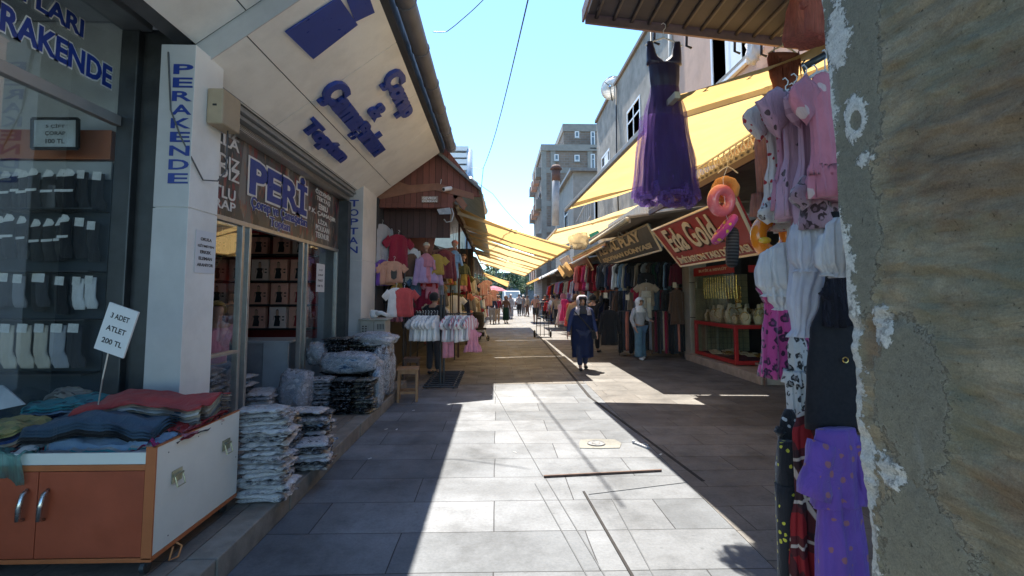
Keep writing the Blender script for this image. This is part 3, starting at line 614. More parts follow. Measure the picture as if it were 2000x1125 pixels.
def carton(w_=.27, h=.34, d=.12, tone=PEACH, dark=None):
    t = thing('underwear_carton', '', 'carton', (0, 0, 0)); obj('carton_body', bx(-w_ / 2, w_ / 2, 0, d, 0, h), tone, t, bev=.004)
    bm = B(); y = -.003   # printed figure: torso in a dark camisole
    slab(bm, [(-.055, y, .03), (.045, y, .03), (.05, y, .1), (.035, y, .15), (.05, y, .19), (.0, y, .215), (-.05, y, .19), (-.035, y, .15)], (0, .002, 0)); obj('printed_camisole', bm, dark or BS, t)
    bm = B(); slab(bm, [(-.02, y - .001, .2), (.02, y - .001, .2), (.025, y - .001, .25), (.018, y - .001, .285), (-.018, y - .001, .285), (-.025, y - .001, .25)], (0, .002, 0)); slab(bm, [(.05, y - .001, .19), (.062, y - .001, .12), (.07, y - .001, .12), (.062, y - .001, .2)], (0, .002, 0)); slab(bm, [(-.05, y - .001, .19), (-.062, y - .001, .12), (-.07, y - .001, .12), (-.062, y - .001, .2)], (0, .002, 0)); obj('printed_figure', bm, SKIN, t)
    bm = B(); slab(bm, [(-.026, y - .003, .23), (-.02, y - .003, .29), (0, y - .003, .305), (.02, y - .003, .29), (.026, y - .003, .23), (.018, y - .003, .285), (-.018, y - .003, .285)], (0, .002, 0)); slab(bm, [(.08, y, .12), (.115, y, .12), (.115, y, .14), (.08, y, .14)], (0, .002, 0)); slab(bm, [(.08, y, .17), (.115, y, .17), (.115, y, .19), (.08, y, .19)], (0, .002, 0)); obj('printed_hair', bm, M('dark_print', (.03, .015, .012), .5), t)
    return t
ct = [carton(), carton(tone=PALE), carton(tone=PEACH, dark=M('red_print', (.35, .03, .03), .5))]; used = [False] * 3
for ri, (py, nn) in enumerate(rows_):
    for i in range(6):
        k = 2 if (i == 5 and ri > 1) else (1 if (i * 3 + ri) % 5 == 0 else 0)
        loc = (-4.85 + i * .33 + random.uniform(-.02, .02), sy - .3, sz(py)); lab = f'{["peach", "pale pink", "peach and red"][k]} underwear carton with printed figure, {ORD[i]} from the left on the {["top", "second", "third", "bottom"][ri]} shelf'
        if not used[k]: o = ct[k]; o.location = loc; o['label'] = lab; o['group'] = 'underwear cartons on the shop shelves'; used[k] = True
        else: clone(ct[k], loc, (0, 0, random.uniform(-.08, .08)), label=lab, group='underwear cartons on the shop shelves')
for i in range(7): solo('red_carton', bx(-.14, .14, 0, .15, 0, .13), REDC, f'flat red carton lying on the highest shelf, {ORD[i]} from the left', 'carton', 'red cartons on the highest shelf', bev=.004).location = (-4.9 + i * .29, sy - .3, sz(461) + .0)
# counter and bundles inside the doorway
ctr = thing('shop_counter', 'pale shop counter standing just inside the doorway', 'counter', (-3.3, 7.6, .15)); obj('side_panel', bx(-3.2, -2.86, 7.2, 7.24, .15, .95), BOARD, ctr, world=True, bev=.004); obj('counter_top', bx(-4.3, -2.84, 7.2, 7.9, .95, .98), BOARD, ctr, world=True, bev=.004); obj('front_panel', bx(-4.28, -3.2, 7.22, 7.25, .15, .95), M('grey_laminate', (.3, .3, .31), .5), ctr, world=True)
# ---------------------------------------------------------------- the cabinet on casters
RED_LAM = M('rust_red_laminate', (.38, .075, .03), .45, .14, 3, .15, dirt=.3); WHT_LAM = M('white_laminate', (.72, .72, .66), .4, .05, 2, .08, dirt=.16); CHR = M('chromed_steel', (.55, .55, .53), .25, .1, metal=.95)
cx1, cx0, cy0, cy1, cz0, cz1 = -1.785, -2.93, 2.81, 3.69, .24, .81
cb = thing('display_cabinet', 'low red-doored display cabinet with white side panel on casters at the left kerb', 'cabinet', (-2.2, 3.2, .15))
def cp(n, bm, m, par=cb, **k): return obj(n, bm, m, par, world=True, **k)
cp('side_panel', bx(cx1 - .018, cx1, cy0 + .012, cy1, cz0 + .012, cz1 - .006), WHT_LAM, bev=.002)
bm = B(); box(bm, cx1 - .05, cx1 + .003, cy0, cy0 + .012, cz0, cz1); box(bm, cx0, cx1 + .003, cy0, cy1, cz0 - .012, cz0 + .01); box(bm, cx1 - .02, cx1 + .003, cy0, cy1, cz1 - .006, cz1); box(bm, cx0, cx1 - .05, cy0, cy0 + .012, cz1 - .12, cz1 - .09); box(bm, cx0, cx0 + .018, cy0, cy1, cz0, cz1); cp('edge_banding', bm, ORG, bev=.002)
mx_ = -2.375
for a, b in ((cx0 + .02, mx_ - .002), (mx_ + .002, cx1 - .052)): cp('door', bx(a, b, cy0 + .002, cy0 + .018, cz0 + .014, cz1 - .123), RED_LAM, bev=.002)
cp('rail', bx(cx0, cx1 - .05, cy0 + .004, cy0 + .016, cz1 - .088, cz1 - .03), WHT_LAM)
cp('deck', bx(cx0 + .02, cx1 - .02, cy0 + .02, cy1, cz1 - .1, cz1 - .08), WHT_LAM)
for sx in (-.05, .055):
    bm = B(); x = mx_ + sx; tube(bm, [(x, cy0, .6), (x + .003, cy0 - .03, .585), (x - .006, cy0 - .038, .52), (x - .012, cy0 - .035, .46), (x - .01, cy0 - .002, .45)], [.009, .012, .013, .012, .009], 8); cp('door_handle', bm, CHR, smooth=True)
for y in (3.0, 3.52):
    z = .62 if y > 3.2 else .6
    bm = B(); box(bm, cx1 + .001, cx1 + .006, y - .045, y + .045, z - .03, z + .035); tube(bm, [(cx1 + .012, y - .04, z + .01), (cx1 + .014, y + .04, z + .01)], .007, 8); tube(bm, [(cx1 + .014, y - .035, z + .008), (cx1 + .03, y - .035, z - .05), (cx1 + .03, y + .035, z - .05), (cx1 + .014, y + .035, z + .008)], .0045, 6); cp('side_handle', bm, M('zinc_handle', (.42, .42, .3), .35, .2, 30, metal=.8))
for i, (y, z) in enumerate([(2.92, .75), (3.2, .76), (3.46, .77), (2.95, .3), (3.66, .5)]):
    bm = B(); tube(bm, [(cx1 - .002, y, z), (cx1 + .001, y, z)], .004, 8); cp('screw', bm, INK)
for x, y in ((-1.84, 2.86), (-2.64, 2.86), (-1.84, 3.62), (-2.64, 3.62)):
    bm = B(); tube(bm, [(x - .012, y, .185), (x + .012, y, .185)], .034, 16); box(bm, x - .016, x + .016, y - .01, y + .01, .19, cz0 - .012); cp('caster', bm, DARKM)
bm = B(); tube(bm, [(cx1 + .0, 3.02, cz0 - .005), (cx1 + .02, 3.05, .2), (cx1 + .03, 3.0, .165), (cx1, 2.97, .16), (cx1, 3.0, cz0 - .02)], .006, 6); cp('strap', bm, M('orange_strap', (.5, .2, .07), .7), smooth=True)
# folded clothes lying on it: every sheet a thing
def drape(name, lab, col, cx, cy, z, w_, d, hh, seed, rot=0, fall=0, thick=.008, grp='folded clothes on the display cabinet', mat=None, cat='folded garment', wav=.012):
    r = random.Random(seed); ph = [r.uniform(0, 6) for _ in range(6)]; bm = B(); cr, sr = math.cos(rot), math.sin(rot)
    def fn(u, v):
        x = (u - .5) * w_ + .012 * math.sin(v * 9 + ph[0]); y = (v - .5) * d + .012 * math.sin(u * 8 + ph[1])
        zz = hh * (math.sin(math.pi * min(1, max(0, u))) ** .5 * .5 + .5 * math.sin(math.pi * v) ** .5) + wav * math.sin(u * 7 + ph[2] + v * 2) + wav * .7 * math.sin(v * 9 + ph[3] - u * 3) + wav * .35 * math.sin(u * 21 + v * 13 + ph[4]) + .012 * noise.noise(Vector((u * 6 + seed, v * 6, 0))) + .006 * noise.noise(Vector((u * 16 + seed, v * 9, 3)))
        if fall and v < .22: k = (.22 - v) / .22; zz -= fall * k * k; y += .05 * k
        return Vector((x * cr - y * sr, x * sr + y * cr, zz))
    sheet(bm, fn, 40, 30, thick=thick); o = solo(name, bm, mat or fab(col), lab, cat, grp, smooth=True); o.location = (cx, cy, z); return o
tz = cz1 - .075
# coral pile at the right rear
stk = [('black', .14, .0), ('black', .13, .0), ('navy', .12, 0), ('lilac', 0, 0), ('beige', 0, 0), ('grey', 0, 0), ('light grey', 0, 0), ('cream', 0, 0), ('white', 0, 0), ('cream', 0, 0), ('coral', 0, 0)]
for i, (c, _, _) in enumerate(stk): drape('folded_shirt', f'{c} folded shirt, {ORD[i]} from the bottom of the pile topped in coral', c, -2.16, 3.4 + random.uniform(-.01, .01), tz + .02 + .0165 * i, .7 + random.uniform(-.02, .02), .46, .05, 5, .1 + random.uniform(-.02, .02), wav=.016)
for i, c in enumerate(['black', 'crimson', 'pink', 'red', 'red']): drape('folded_shirt', f'{c} folded shirt, {ORD[i]} from the bottom of the low heap at the cabinet edge', c, -1.88, 3.25 + i * .02, tz + .03 + .014 * i, .19, .55, .02, 30 + i, .05, wav=.01)
# blue grey pile in the front
for i, c in enumerate(['sky blue', 'light grey', 'red', 'turquoise', 'light grey', 'sky blue']): drape('folded_shirt', f'{c} thin shirt, {ORD[i]} from the bottom of the front layers on the cabinet', c, -2.16 + i * .008, 3.02, tz + .004 + .01 * i, .62, .38 - .01 * i, .022, 8, -.03, fall=.04 if i > 1 else 0, wav=.009)
for i, c in enumerate(['black', 'charcoal', 'denim blue', 'denim blue', 'denim blue']): drape('folded_trousers', f'{c} folded trousers, {ORD[i]} from the bottom of the blue pile at the cabinet front', c, -2.24, 3.1, tz + .065 + .017 * i, .72 - .01 * i, .34, .05, 12, .04, wav=.018)
for i, c in enumerate(['magenta', 'maroon']): drape('folded_shirt', f'{c} crumpled shirt lying right of the blue trousers', c, -1.9, 3.02 + .07 * i, tz + .045 + i * .012, .15, .3, .02, 21 + i, .1, wav=.014)
drape('gauze_scarf', 'pale turquoise gauze scarf spilling over the cabinet front', 'turquoise', -2.55, 2.83, tz + .03, .24, .16, .02, 44, 0, fall=.12, mat=tulle('turquoise_gauze', (.25, .5, .47), .7), cat='scarf', wav=.015)
PRT = dots('turquoise_print', (.06, .38, .45), (.02, .12, .18), 14, .3); PRY = dots('yellow_print', (.55, .5, .22), (.3, .34, .15), 16, .3); PRG = dots('grey_print', (.4, .4, .36), (.15, .15, .14), 18, .35)
for i in range(9): drape('folded_shirt', f'{["blue", "sky blue"][i % 2]} printed shirt, {ORD[i]} from the bottom of the turquoise pile', 'blue', -2.72, 3.45, tz + .03 + i * .018, .42 - .006 * i, .4, .04, 60, .2, mat=PRT if i > 6 else fab(['blue', 'navy', 'sky blue', 'blue'][i % 4]), wav=.008)
for i in range(8): drape('folded_shirt', f'{["blue", "peach", "cream", "mustard"][i % 4]} printed shirt, {ORD[i]} from the bottom of the yellow topped pile', 'mustard', -2.76, 3.02, tz + .02 + i * .016, .36 - .004 * i, .32, .03, 70, -.1, mat=PRY if i > 5 else fab(['blue', 'navy', 'peach', 'cream'][i % 4]), wav=.009)
for i, c in enumerate(['salmon', 'maroon', 'light grey', 'white']): drape('folded_shirt', f'{c} loose shirt, {ORD[i]} from the bottom of the flat layers at the cabinet middle', c, -2.6, 3.0, tz + .006 + i * .01, .3, .34, .015, 80 + i, .1, wav=.01)
for i in range(5): drape('folded_shirt', f'grey patterned vest, {ORD[i]} from the bottom of the heap by the window', 'grey', -2.85, 3.55, tz + .09 + i * .02, .2, .24, .08, 90, 0, mat=PRG, wav=.008)
solo('cardboard_sign', (lambda b: (slab(b, [atY(0, 800, 3.2), atY(48, 790, 3.2), atY(4, 752, 3.3), atY(-30, 760, 3.3)], (0, .01, 0)), b)[1])(B()), M('grey_card', (.42, .45, .48), .7), 'grey folded card leaning at the far left of the cabinet top', 'card')
# ---------------------------------------------------------------- wrapped packs in stacks
def packmat(name, a, b, c, sc_=9):
    t = NT(name); v = t.co((1, 1, 3)); n1 = t.noise(sc_, vec=v, detail=3, dist=1.5)
    col = t.ramp(n1, [(.36, a), (.45, b), (.56, c), (.62, b)]); n2 = t.noise(38, detail=6, rough=.7, dist=1.2); t.bump(n2, .9, .012)
    hi = t.ramp(t.noise(26, detail=5, dist=1.5), [(.55, 0.), (.66, .7)]); return t.fin(t.mix(hi, col, (.5, .52, .55)), .22, spec=.6, coat=.4)
PK = {'white print': packmat('white_print_pack', (.12, .12, .14), (.62, .62, .62), (.35, .35, .4)), 'pale': packmat('pale_pack', (.4, .36, .32), (.66, .65, .63), (.5, .5, .55)), 'black': packmat('black_pack', (.01, .01, .012), (.025, .026, .03), (.015, .015, .02)),
      'camouflage': packmat('camouflage_pack', (.02, .02, .02), (.2, .18, .12), (.03, .035, .04)), 'striped': packmat('striped_pack', (.04, .04, .05), (.55, .55, .56), (.1, .1, .12), 5), 'blue': packmat('blue_pack', (.02, .06, .14), (.2, .32, .45), (.5, .52, .55))}
def pack_mesh(w_, d, h, seed):
    r = random.Random(seed); bm = B(); ph = [r.uniform(0, 6) for _ in range(5)]
    vs = bmesh.ops.create_grid(bm, x_segments=10, y_segments=8, size=.5)['verts']
    for v in vs:
        x, y = v.co.x, v.co.y; e = max(abs(x), abs(y)) * 2; k = 1 + .03 * math.sin(9 * math.atan2(y, x) + ph[0])
        v.co = Vector((x * w_ * k, y * d * k, h * .5 * (1 - e ** 5) + .006 * math.sin(x * 17 + ph[1]) * math.sin(y * 15 + ph[2])))
    geo = bm.faces[:]; ret = bmesh.ops.duplicate(bm, geom=bm.verts[:] + bm.edges[:] + bm.faces[:])
    dv = [g for g in ret['geom'] if isinstance(g, bmesh.types.BMVert)]
    for v in dv: v.co.z = -v.co.z * .85 + .004 * math.sin(v.co.x * 30 + ph[3])
    bmesh.ops.reverse_faces(bm, faces=[g for g in ret['geom'] if isinstance(g, bmesh.types.BMFace)])
    bmesh.ops.remove_doubles(bm, verts=bm.verts, dist=.006)
    me = bpy.data.meshes.new('pack'); bm.to_mesh(me); bm.free(); me.materials.append(PK['pale'])
    for p in me.polygons: p.use_smooth = True
    return me
PMS = {}
def stack(x, y, z, n, w_, d, h, kinds, where, rz=0, lean=(0, 0), jit=.012):
    key = (w_, d, h)
    if key not in PMS: PMS[key] = [pack_mesh(w_, d, h * 1.5, s) for s in range(4)]
    for i in range(n):
        kd = kinds[i % len(kinds)]; o = bpy.data.objects.new('wrapped_pack', random.choice(PMS[key])); link(o)
        o.location = (x + lean[0] * i + random.gauss(0, jit), y + lean[1] * i + random.gauss(0, jit), z + h * (i + .5)); o.rotation_euler = (random.gauss(0, .03), random.gauss(0, .035), rz + random.gauss(0, .07 if jit < .01 else .13)); o.scale = (random.uniform(.88, 1.1), random.uniform(.9, 1.1), random.uniform(.8, 1.25))
        o.material_slots[0].link = 'OBJECT'; o.material_slots[0].material = PK[kd]
        tag(o, f'{kd} pack, {ORD[i]} from the bottom of {where}', 'clothing pack', 'packs in ' + where)
stack(-1.66, 3.88, .15, 22, .34, .27, .029, ['white print', 'pale', 'white print', 'pale', 'striped'], 'the tall white stack beside the cabinet', .1, (-.002, .0006), .014)
stack(-1.8, 4.42, .15, 17, .26, .24, .029, ['pale', 'white print', 'blue', 'striped', 'black'], 'the mixed stack behind the tall white stack', 0, (0, 0), .02)
stack(-1.56, 4.5, .15, 8, .28, .26, .028, ['pale', 'striped', 'black', 'white print'], 'the low stack on the kerb', .2, (0, 0), .02)
stack(-1.68, 4.86, .15, 14, .32, .28, .03, ['black', 'pale', 'black', 'blue', 'white print', 'striped'], 'the dark stack on the kerb', .1, (0, 0), .016)
stack(-2.2, 6.62, .15, 13, .3, .34, .033, ['striped', 'striped', 'striped', 'white print'], 'the left front stack by the doorway', 0, (0, 0), .006)
stack(-1.91, 6.62, .15, 13, .26, .34, .032, ['black'], 'the middle front stack by the doorway', 0)
stack(-1.66, 6.62, .15, 13, .25, .34, .032, ['camouflage', 'black'], 'the right front stack by the doorway', 0)
stack(-2.25, 7.45, .15, 26, .36, .34, .033, ['black'], 'the left tall black stack at the pillar', 0)
stack(-1.87, 7.45, .15, 26, .38, .34, .032, ['black', 'black', 'black', 'camouflage'], 'the right tall black stack at the pillar', 0)
stack(-2.75, 6.2, .15, 7, .3, .4, .05, ['pale', 'white print'], 'the pale stack inside the doorway', .2)
stack(-3.25, 6.6, .15, 9, .36, .4, .05, ['pale', 'black', 'pale', 'blue'], 'the heap behind the glass door', .1)
stack(-2.95, 5.3, .15, 14, .36, .4, .05, ['pale', 'white print', 'pale', 'striped'], 'the stack behind the left glass pane', .1)
def lump(bm, c, rx, ry, rz_, seed, sub=4, amp=.06, flat=.0):
    res = bmesh.ops.create_icosphere(bm, subdivisions=sub, radius=1); o = Vector((seed * 3.1, seed * 1.7, 0))
    for v in res['verts']:
        d = v.co.copy(); k = 1 + amp * 2 * noise.noise(d * 2.2 + o) + amp * noise.noise(d * 7 + o)
        q = Vector((math.copysign(abs(d.x) ** .75, d.x), math.copysign(abs(d.y) ** .75, d.y), math.copysign(abs(d.z) ** .75, d.z)))
        v.co = Vector(c) + Vector((q.x * rx * k, q.y * ry * k, max(-rz_ * .98, q.z * rz_ * k)))
def bag(lab, c, rx, ry, rz_, seed, inner):
    t = thing('plastic_bag', lab, 'plastic bag', (c[0], c[1], c[2] - rz_)); bm = B(); lump(bm, c, rx * .93, ry * .93, rz_ * .95, seed, 3, .03); obj('contents', bm, inner, t, True, True)
    bm = B(); lump(bm, c, rx, ry, rz_, seed + 2, 4, .09); obj('film', bm, WRAP, t, True, True); return t
bag('stuffed clear sack of white printed clothes left of the front stacks', (-2.44, 6.45, .43), .2, .2, .27, 1, PK['white print'])
bag('clear bag of blue and black clothes lying on the middle stacks', (-1.95, 6.95, .72), .4, .22, .14, 2, PK['blue'])
bag('tall clear bag of dark clothes at the right end of the bundles', (-1.64, 7.5, .55), .16, .34, .42, 3, PK['black'])
bag('loose clear film bag draped over the tall black stacks', (-1.75, 7.55, .98), .3, .3, .1, 4, PK['pale'])
bag('small clear bag wedged left of the tall black stacks', (-2.5, 7.3, .8), .13, .15, .16, 5, PK['pale'])
bag('pale blue film bag hanging down the kerb edge of the front stacks', (-1.56, 6.9, .4), .07, .16, .26, 6, PK['blue'])
# stools
WOOD = NT('pine_wood'); WOODM = WOOD.fin(WOOD.ramp(WOOD.noise(5, vec=WOOD.co((1, 1, .12)), detail=6, dist=2), [(.3, (.3, .14, .055)), (.7, (.45, .25, .12))]), .5)
def stool(lab, x, y, h, s=.3, rz=0, m=None, z=0, low=False):
    t = thing('wooden_stool', lab, 'stool', (x, y, z), rz); m = m or WOODM; q = s / 2
    bm = B()
    for k in range(3): box(bm, -q - .015, q + .015, -q - .015 + k * (s + .03) / 3 + .001, -q - .015 + (k + 1) * (s + .03) / 3 - .001, h - .025, h)
    obj('seat', bm, m, t, bev=.003)
    for sx in (-1, 1):
        for sy_ in (-1, 1): bm = B(); a = Vector((sx * (q - .02), sy_ * (q - .02), 0)); bar(bm, a * 1.06, a + Vector((0, 0, h - .025)), .035, .035); obj('leg', bm, m, t, bev=.003)
    for sx in (-1, 1):
        for za, zb_ in ((h * .2, h * .2 + .04), (h - .08, h - .026)):
            obj('rail', bx(sx * (q - .02) - .009, sx * (q - .02) + .009, -q + .035, q - .035, za, zb_), m, t, bev=.002); obj('rail', bx(-q + .035, q - .035, sx * (q - .02) - .009, sx * (q - .02) + .009, za + .02 * (za < .2), zb_ + .02 * (za < .2)), m, t, bev=.002)
    return t
stool('light pine stool standing on the paving beside the wrapped bundles', -1.36, 8.05, .5, .3, .12)
stool('low worn stool in the shade behind the pine stool', -1.62, 10.0, .42, .28, .1, M('old_wood', (.2, .12, .09), .7, .2, 10))
# utility cabinet
ut = thing('utility_cabinet', 'weathered grey utility cabinet standing against the far lettered pillar', 'utility cabinet', (-2.05, 8.95, .15)); UM = M('grey_painted_steel', (.42, .41, .37), .55, .1, 5, .15, dirt=.5)
uz = atY(735, 622, 8.75).z
obj('body', bx(-2.29, -1.87, 8.72, 9.15, .15, uz - .03), UM, ut, world=True, bev=.01); obj('cap', bx(-2.31, -1.83, 8.68, 9.18, uz - .03, uz), UM, ut, world=True, bev=.01)
bm = B()
for k in range(5): box(bm, -2.0 + k * .025, -1.99 + k * .025, 8.714, 8.719, uz - .18, uz - .09)
for k in range(2):
    for j in range(3): box(bm, -2.25 + k * .05, -2.225 + k * .05, 8.714, 8.719, uz - .22 + j * .04, uz - .2 + j * .04)
box(bm, -1.99, -1.94, 8.712, 8.719, uz - .34, uz - .23); obj('vent_slots', bm, INK, ut, world=True)
bm = B(); box(bm, -2.06, -2.054, 8.716, 8.721, .2, uz - .05); obj('door_gap', bm, INK, ut, world=True)
bm = B(); lump(bm, (-2.1, 8.9, uz + .07), .07, .07, .07, 3, 3, .12); tube(bm, [(-2.06, 8.88, uz + .08), (-1.96, 8.86, uz + .09), (-1.86, 8.88, uz + .04)], [.05, .035, .03], 9)
solo('crumpled_cloth', bm, fab('white'), 'crumpled white cloth lying on the utility cabinet', 'cloth', smooth=True)
# ---------------------------------------------------------------- the brown market stall and the left stall row
def planks(name, c, w_=.12, axis=0):
    t = NT(name); s = t.n('SeparateXYZ', Vector=t.co()); u = t.math('MULTIPLY', s.outputs[axis], 1 / w_); fr_ = t.math('FRACT', u)
    gap = t.ramp(fr_, [(.04, 0.), (.08, 1.)]); per = t.n('TexWhiteNoise', {'noise_dimensions': '1D'}, W=t.math('FLOOR', u)).outputs[0]
    col = t.mix(per, sc3(c, .75), sc3(c, 1.2)); col = t.mix(t.ramp(t.noise(6, vec=t.co((4, 4, .5)), detail=8), [(.4, 0.), (.8, .6)]), col, sc3(c, .5)); col = t.mix(gap, sc3(c, .2), col)
    t.bump(gap, .6, .01); return t.fin(col, .65)
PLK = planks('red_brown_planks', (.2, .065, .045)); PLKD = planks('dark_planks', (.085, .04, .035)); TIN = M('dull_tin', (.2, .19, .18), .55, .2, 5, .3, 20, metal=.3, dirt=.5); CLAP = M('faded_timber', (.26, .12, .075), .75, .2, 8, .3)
ms = thing('market_stall', 'red-brown plank stall with a gabled roof next to the white shop', 'market stall', (-1.7, 12, 0))
def mp(n, bm, m, par=None, **k): return obj(n, bm, m, par or ms, world=True, **k)
YS = 10.0
def P(px, py): return atY(px, py, YS)
bm = B(); slab(bm, [P(731, 402), P(731, 372), P(850, 288), P(868, 285), P(932, 366), P(938, 384), P(895, 384), P(880, 402)], (0, .06, 0)); mp('gable', bm, PLK, bev=.004)
bm = B(); slab(bm, [P(731, 372) - Vector((0, .02, 0)), P(770, 352) - Vector((0, .02, 0)), P(800, 362) - Vector((0, .02, 0)), P(855, 358) - Vector((0, .02, 0)), P(925, 378) - Vector((0, .02, 0)), P(925, 390) - Vector((0, .02, 0)), P(850, 372) - Vector((0, .02, 0)), P(800, 378) - Vector((0, .02, 0)), P(731, 392) - Vector((0, .02, 0))], (0, .015, 0)); mp('timber_trim', bm, CLAP, bev=.003)
bm = B(); slab(bm, [P(728, 406) - Vector((0, .03, 0)), P(728, 398) - Vector((0, .03, 0)), P(885, 398) - Vector((0, .03, 0)), P(885, 406) - Vector((0, .03, 0))], (0, .12, 0)); mp('fascia_board', bm, PLK, bev=.003)
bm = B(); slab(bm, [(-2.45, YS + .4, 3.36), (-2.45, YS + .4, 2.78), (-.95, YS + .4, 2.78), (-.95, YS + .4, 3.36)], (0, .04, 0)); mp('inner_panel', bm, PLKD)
bm = B(); slab(bm, [(-1.35, YS - .15, 4.62), (-.3, YS - .15, 3.7), (-.3, YS - .15, 3.63), (-1.35, YS - .15, 4.54), (-2.6, YS - .15, 4.2), (-8, YS - .15, 4.2), (-8, YS - .15, 4.27), (-2.6, YS - .15, 4.27)], (0, 13, 0)); mp('roof', bm, TIN)  # left run is unseen, added to keep sun patches off the floor
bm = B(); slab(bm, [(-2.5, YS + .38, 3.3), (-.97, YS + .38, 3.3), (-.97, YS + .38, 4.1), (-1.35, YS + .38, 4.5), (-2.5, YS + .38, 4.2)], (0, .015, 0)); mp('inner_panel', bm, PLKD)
bm = B(); slab(bm, [P(893, 372), P(912, 400), P(905, 410), P(885, 384)], (0, .1, 0)); mp('strut', bm, CLAP)
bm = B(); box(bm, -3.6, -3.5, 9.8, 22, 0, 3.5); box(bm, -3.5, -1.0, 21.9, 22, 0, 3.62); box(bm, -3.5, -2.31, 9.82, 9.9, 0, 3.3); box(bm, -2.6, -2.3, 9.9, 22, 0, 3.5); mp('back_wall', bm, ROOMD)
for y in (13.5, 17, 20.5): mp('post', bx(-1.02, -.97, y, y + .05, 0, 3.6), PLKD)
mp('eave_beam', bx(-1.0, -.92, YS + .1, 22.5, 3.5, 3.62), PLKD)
# little name board, lamp, camera
p = P(826, 390) - Vector((0, .04, 0)); bm = B(); slab(bm, [P(824, 396) - Vector((0, .05, 0)), P(856, 396) - Vector((0, .05, 0)), P(856, 384) - Vector((0, .05, 0)), P(824, 384) - Vector((0, .05, 0))], (0, .015, 0)); nb = mp('name_board', bm, M('faded_sign', (.3, .22, .18), .6))
for s, a, b in (('GEVREK', 391, 385), ('DÜKKAN', 396.5, 391)): mp('letters', letters(s, P(826, a - .6) - Vector((0, .052, 0)), (P(854, a).x - P(826, a).x, 0, 0), (0, 0, .05), .003, .02), WHT, nb)
fl = thing('flood_lamp', 'flat grey flood lamp fixed under the brown stall roof', 'lamp', P(870, 412)); bm = B(); a = P(855, 412) - Vector((0, .15, 0)); slab(bm, [a, P(880, 409) - Vector((0, .15, 0)), P(884, 422) - Vector((0, .25, 0)), P(861, 423) - Vector((0, .25, 0))], (0, .03, .02)); obj('housing', bm, M('lamp_glass', (.42, .43, .42), .25), fl, world=True, bev=.004)
bm = B(); tube(bm, [P(880, 400), P(886, 418), P(882, 432), P(872, 434), P(867, 428)], .012, 8); obj('cable', bm, M('white_cable', (.5, .5, .5), .5), fl, True, True)
sc_ = thing('security_camera', 'small white security camera on the brown gable', 'camera', P(872, 372)); c = P(874, 372) - Vector((0, .15, 0)); bm = B(); tube(bm, [c + Vector((.07, .08, .03)), c + Vector((-.05, -.1, -.03))], .042, 14); obj('housing', bm, WHT, sc_, True, True, bev=.004)
bm = B(); tube(bm, [c + Vector((-.05, -.1, -.03)), c + Vector((-.053, -.106, -.032))], .03, 12); obj('lens', bm, INK, sc_, world=True); bm = B(); tube(bm, [P(862, 350), P(860, 362), P(868, 366), c], .008, 6); obj('bracket', bm, WHT, sc_, True, True)
# stove pipe
pp = thing('stove_pipe', 'dented metal stove pipe bending along the eave of the brown stall', 'pipe', (-.4, 12, 3.8)); bm = B(); pts = [atY(913, 352, 10.6), atY(922, 362, 10.7), atY(929, 372, 11.2), atY(934, 384, 12), atY(939, 398, 13.3), atY(944, 412, 14.6)]
tube(bm, pts, [.11, .12, .12, .12, .12, .12], 16); obj('pipe', bm, M('pipe_tin', (.4, .36, .3), .4, .2, metal=.6, dirt=.4), pp, True, True)
for q in pts[1:]: bm = B(); torus(bm, q, .122, .008, 'Y', 16, 5); obj('joint_ring', bm, TIN, pp, True, True)
# pink display boards and the little mannequins
BRD = M('faded_pink_board', (.42, .2, .17), .7, .15, 3, .1)
for lab, q in (('tilted pink display board hanging in the brown stall', [(793, 470), (804, 438), (856, 440), (838, 520)]), ('lower pink display board behind the blue mannequin', [(846, 488), (893, 482), (893, 530), (862, 534), (842, 520)])):
    bm = B(); slab(bm, [atY(x, y, 11.6) for x, y in q], (0, .03, 0)); solo('display_board', bm, BRD, lab, 'board', bev=.004)
def doll(lab, px, py, y, s, ctop, cleg, hat, rz=0):
    p = atY(px, py, y); t = thing('hanging_mannequin', lab, 'mannequin', p, rz)
    bm = B(); ball(bm, (0, 0, -.07 * s / .5), .075 * s / .5, 2, (.9, .95, 1.05)); tube(bm, [(0, 0, -.1 * s * 2), (0, 0, -.2 * s * 2)], .03, 8); obj('head', bm, SKIN, t, True)
    bm = B(); ball(bm, (0, .01, -.05 * s * 2), .08 * s * 2, 2, (.95, 1, .85)); obj('hat', bm, fab(hat), t, True)
    bm = top_bm(.24, .3, .26, .1, .07, .008, 5, True); bm.transform(Matrix.Translation((0, 0, -.27)) @ Matrix.Scale(s * 1.9, 4)); bm.transform(Matrix.Translation((0, 0, .1 * s))); obj('jacket', bm, fab(ctop), t, True)
    bm = trouser_bm(.36, .2, .12, 3, .045); bm.transform(Matrix.Translation((0, 0, -.5 * s * 2)) @ Matrix.Scale(s * 1.9, 4)); obj('leggings', bm, fab(cleg), t, True)
    bm = B(); tube(bm, [(-.05, 0, .3), (-.02, 0, 0), (.02, 0, 0), (.05, 0, .3)], .004, 5); obj('cord', bm, INK, t)
doll('small hanging mannequin dressed in pink with a bow hat', 833, 474, 10.6, .5, 'pink', 'pink', 'cream', .2)
doll('small hanging mannequin in pale blue hooded outfit with orange head cover', 888, 470, 11.4, .5, 'sky blue', 'sky blue', 'salmon', -.2)
doll('small hanging mannequin in olive top and brown leggings', 906, 497, 12.5, .45, 'olive', 'mustard', 'brown', .1)
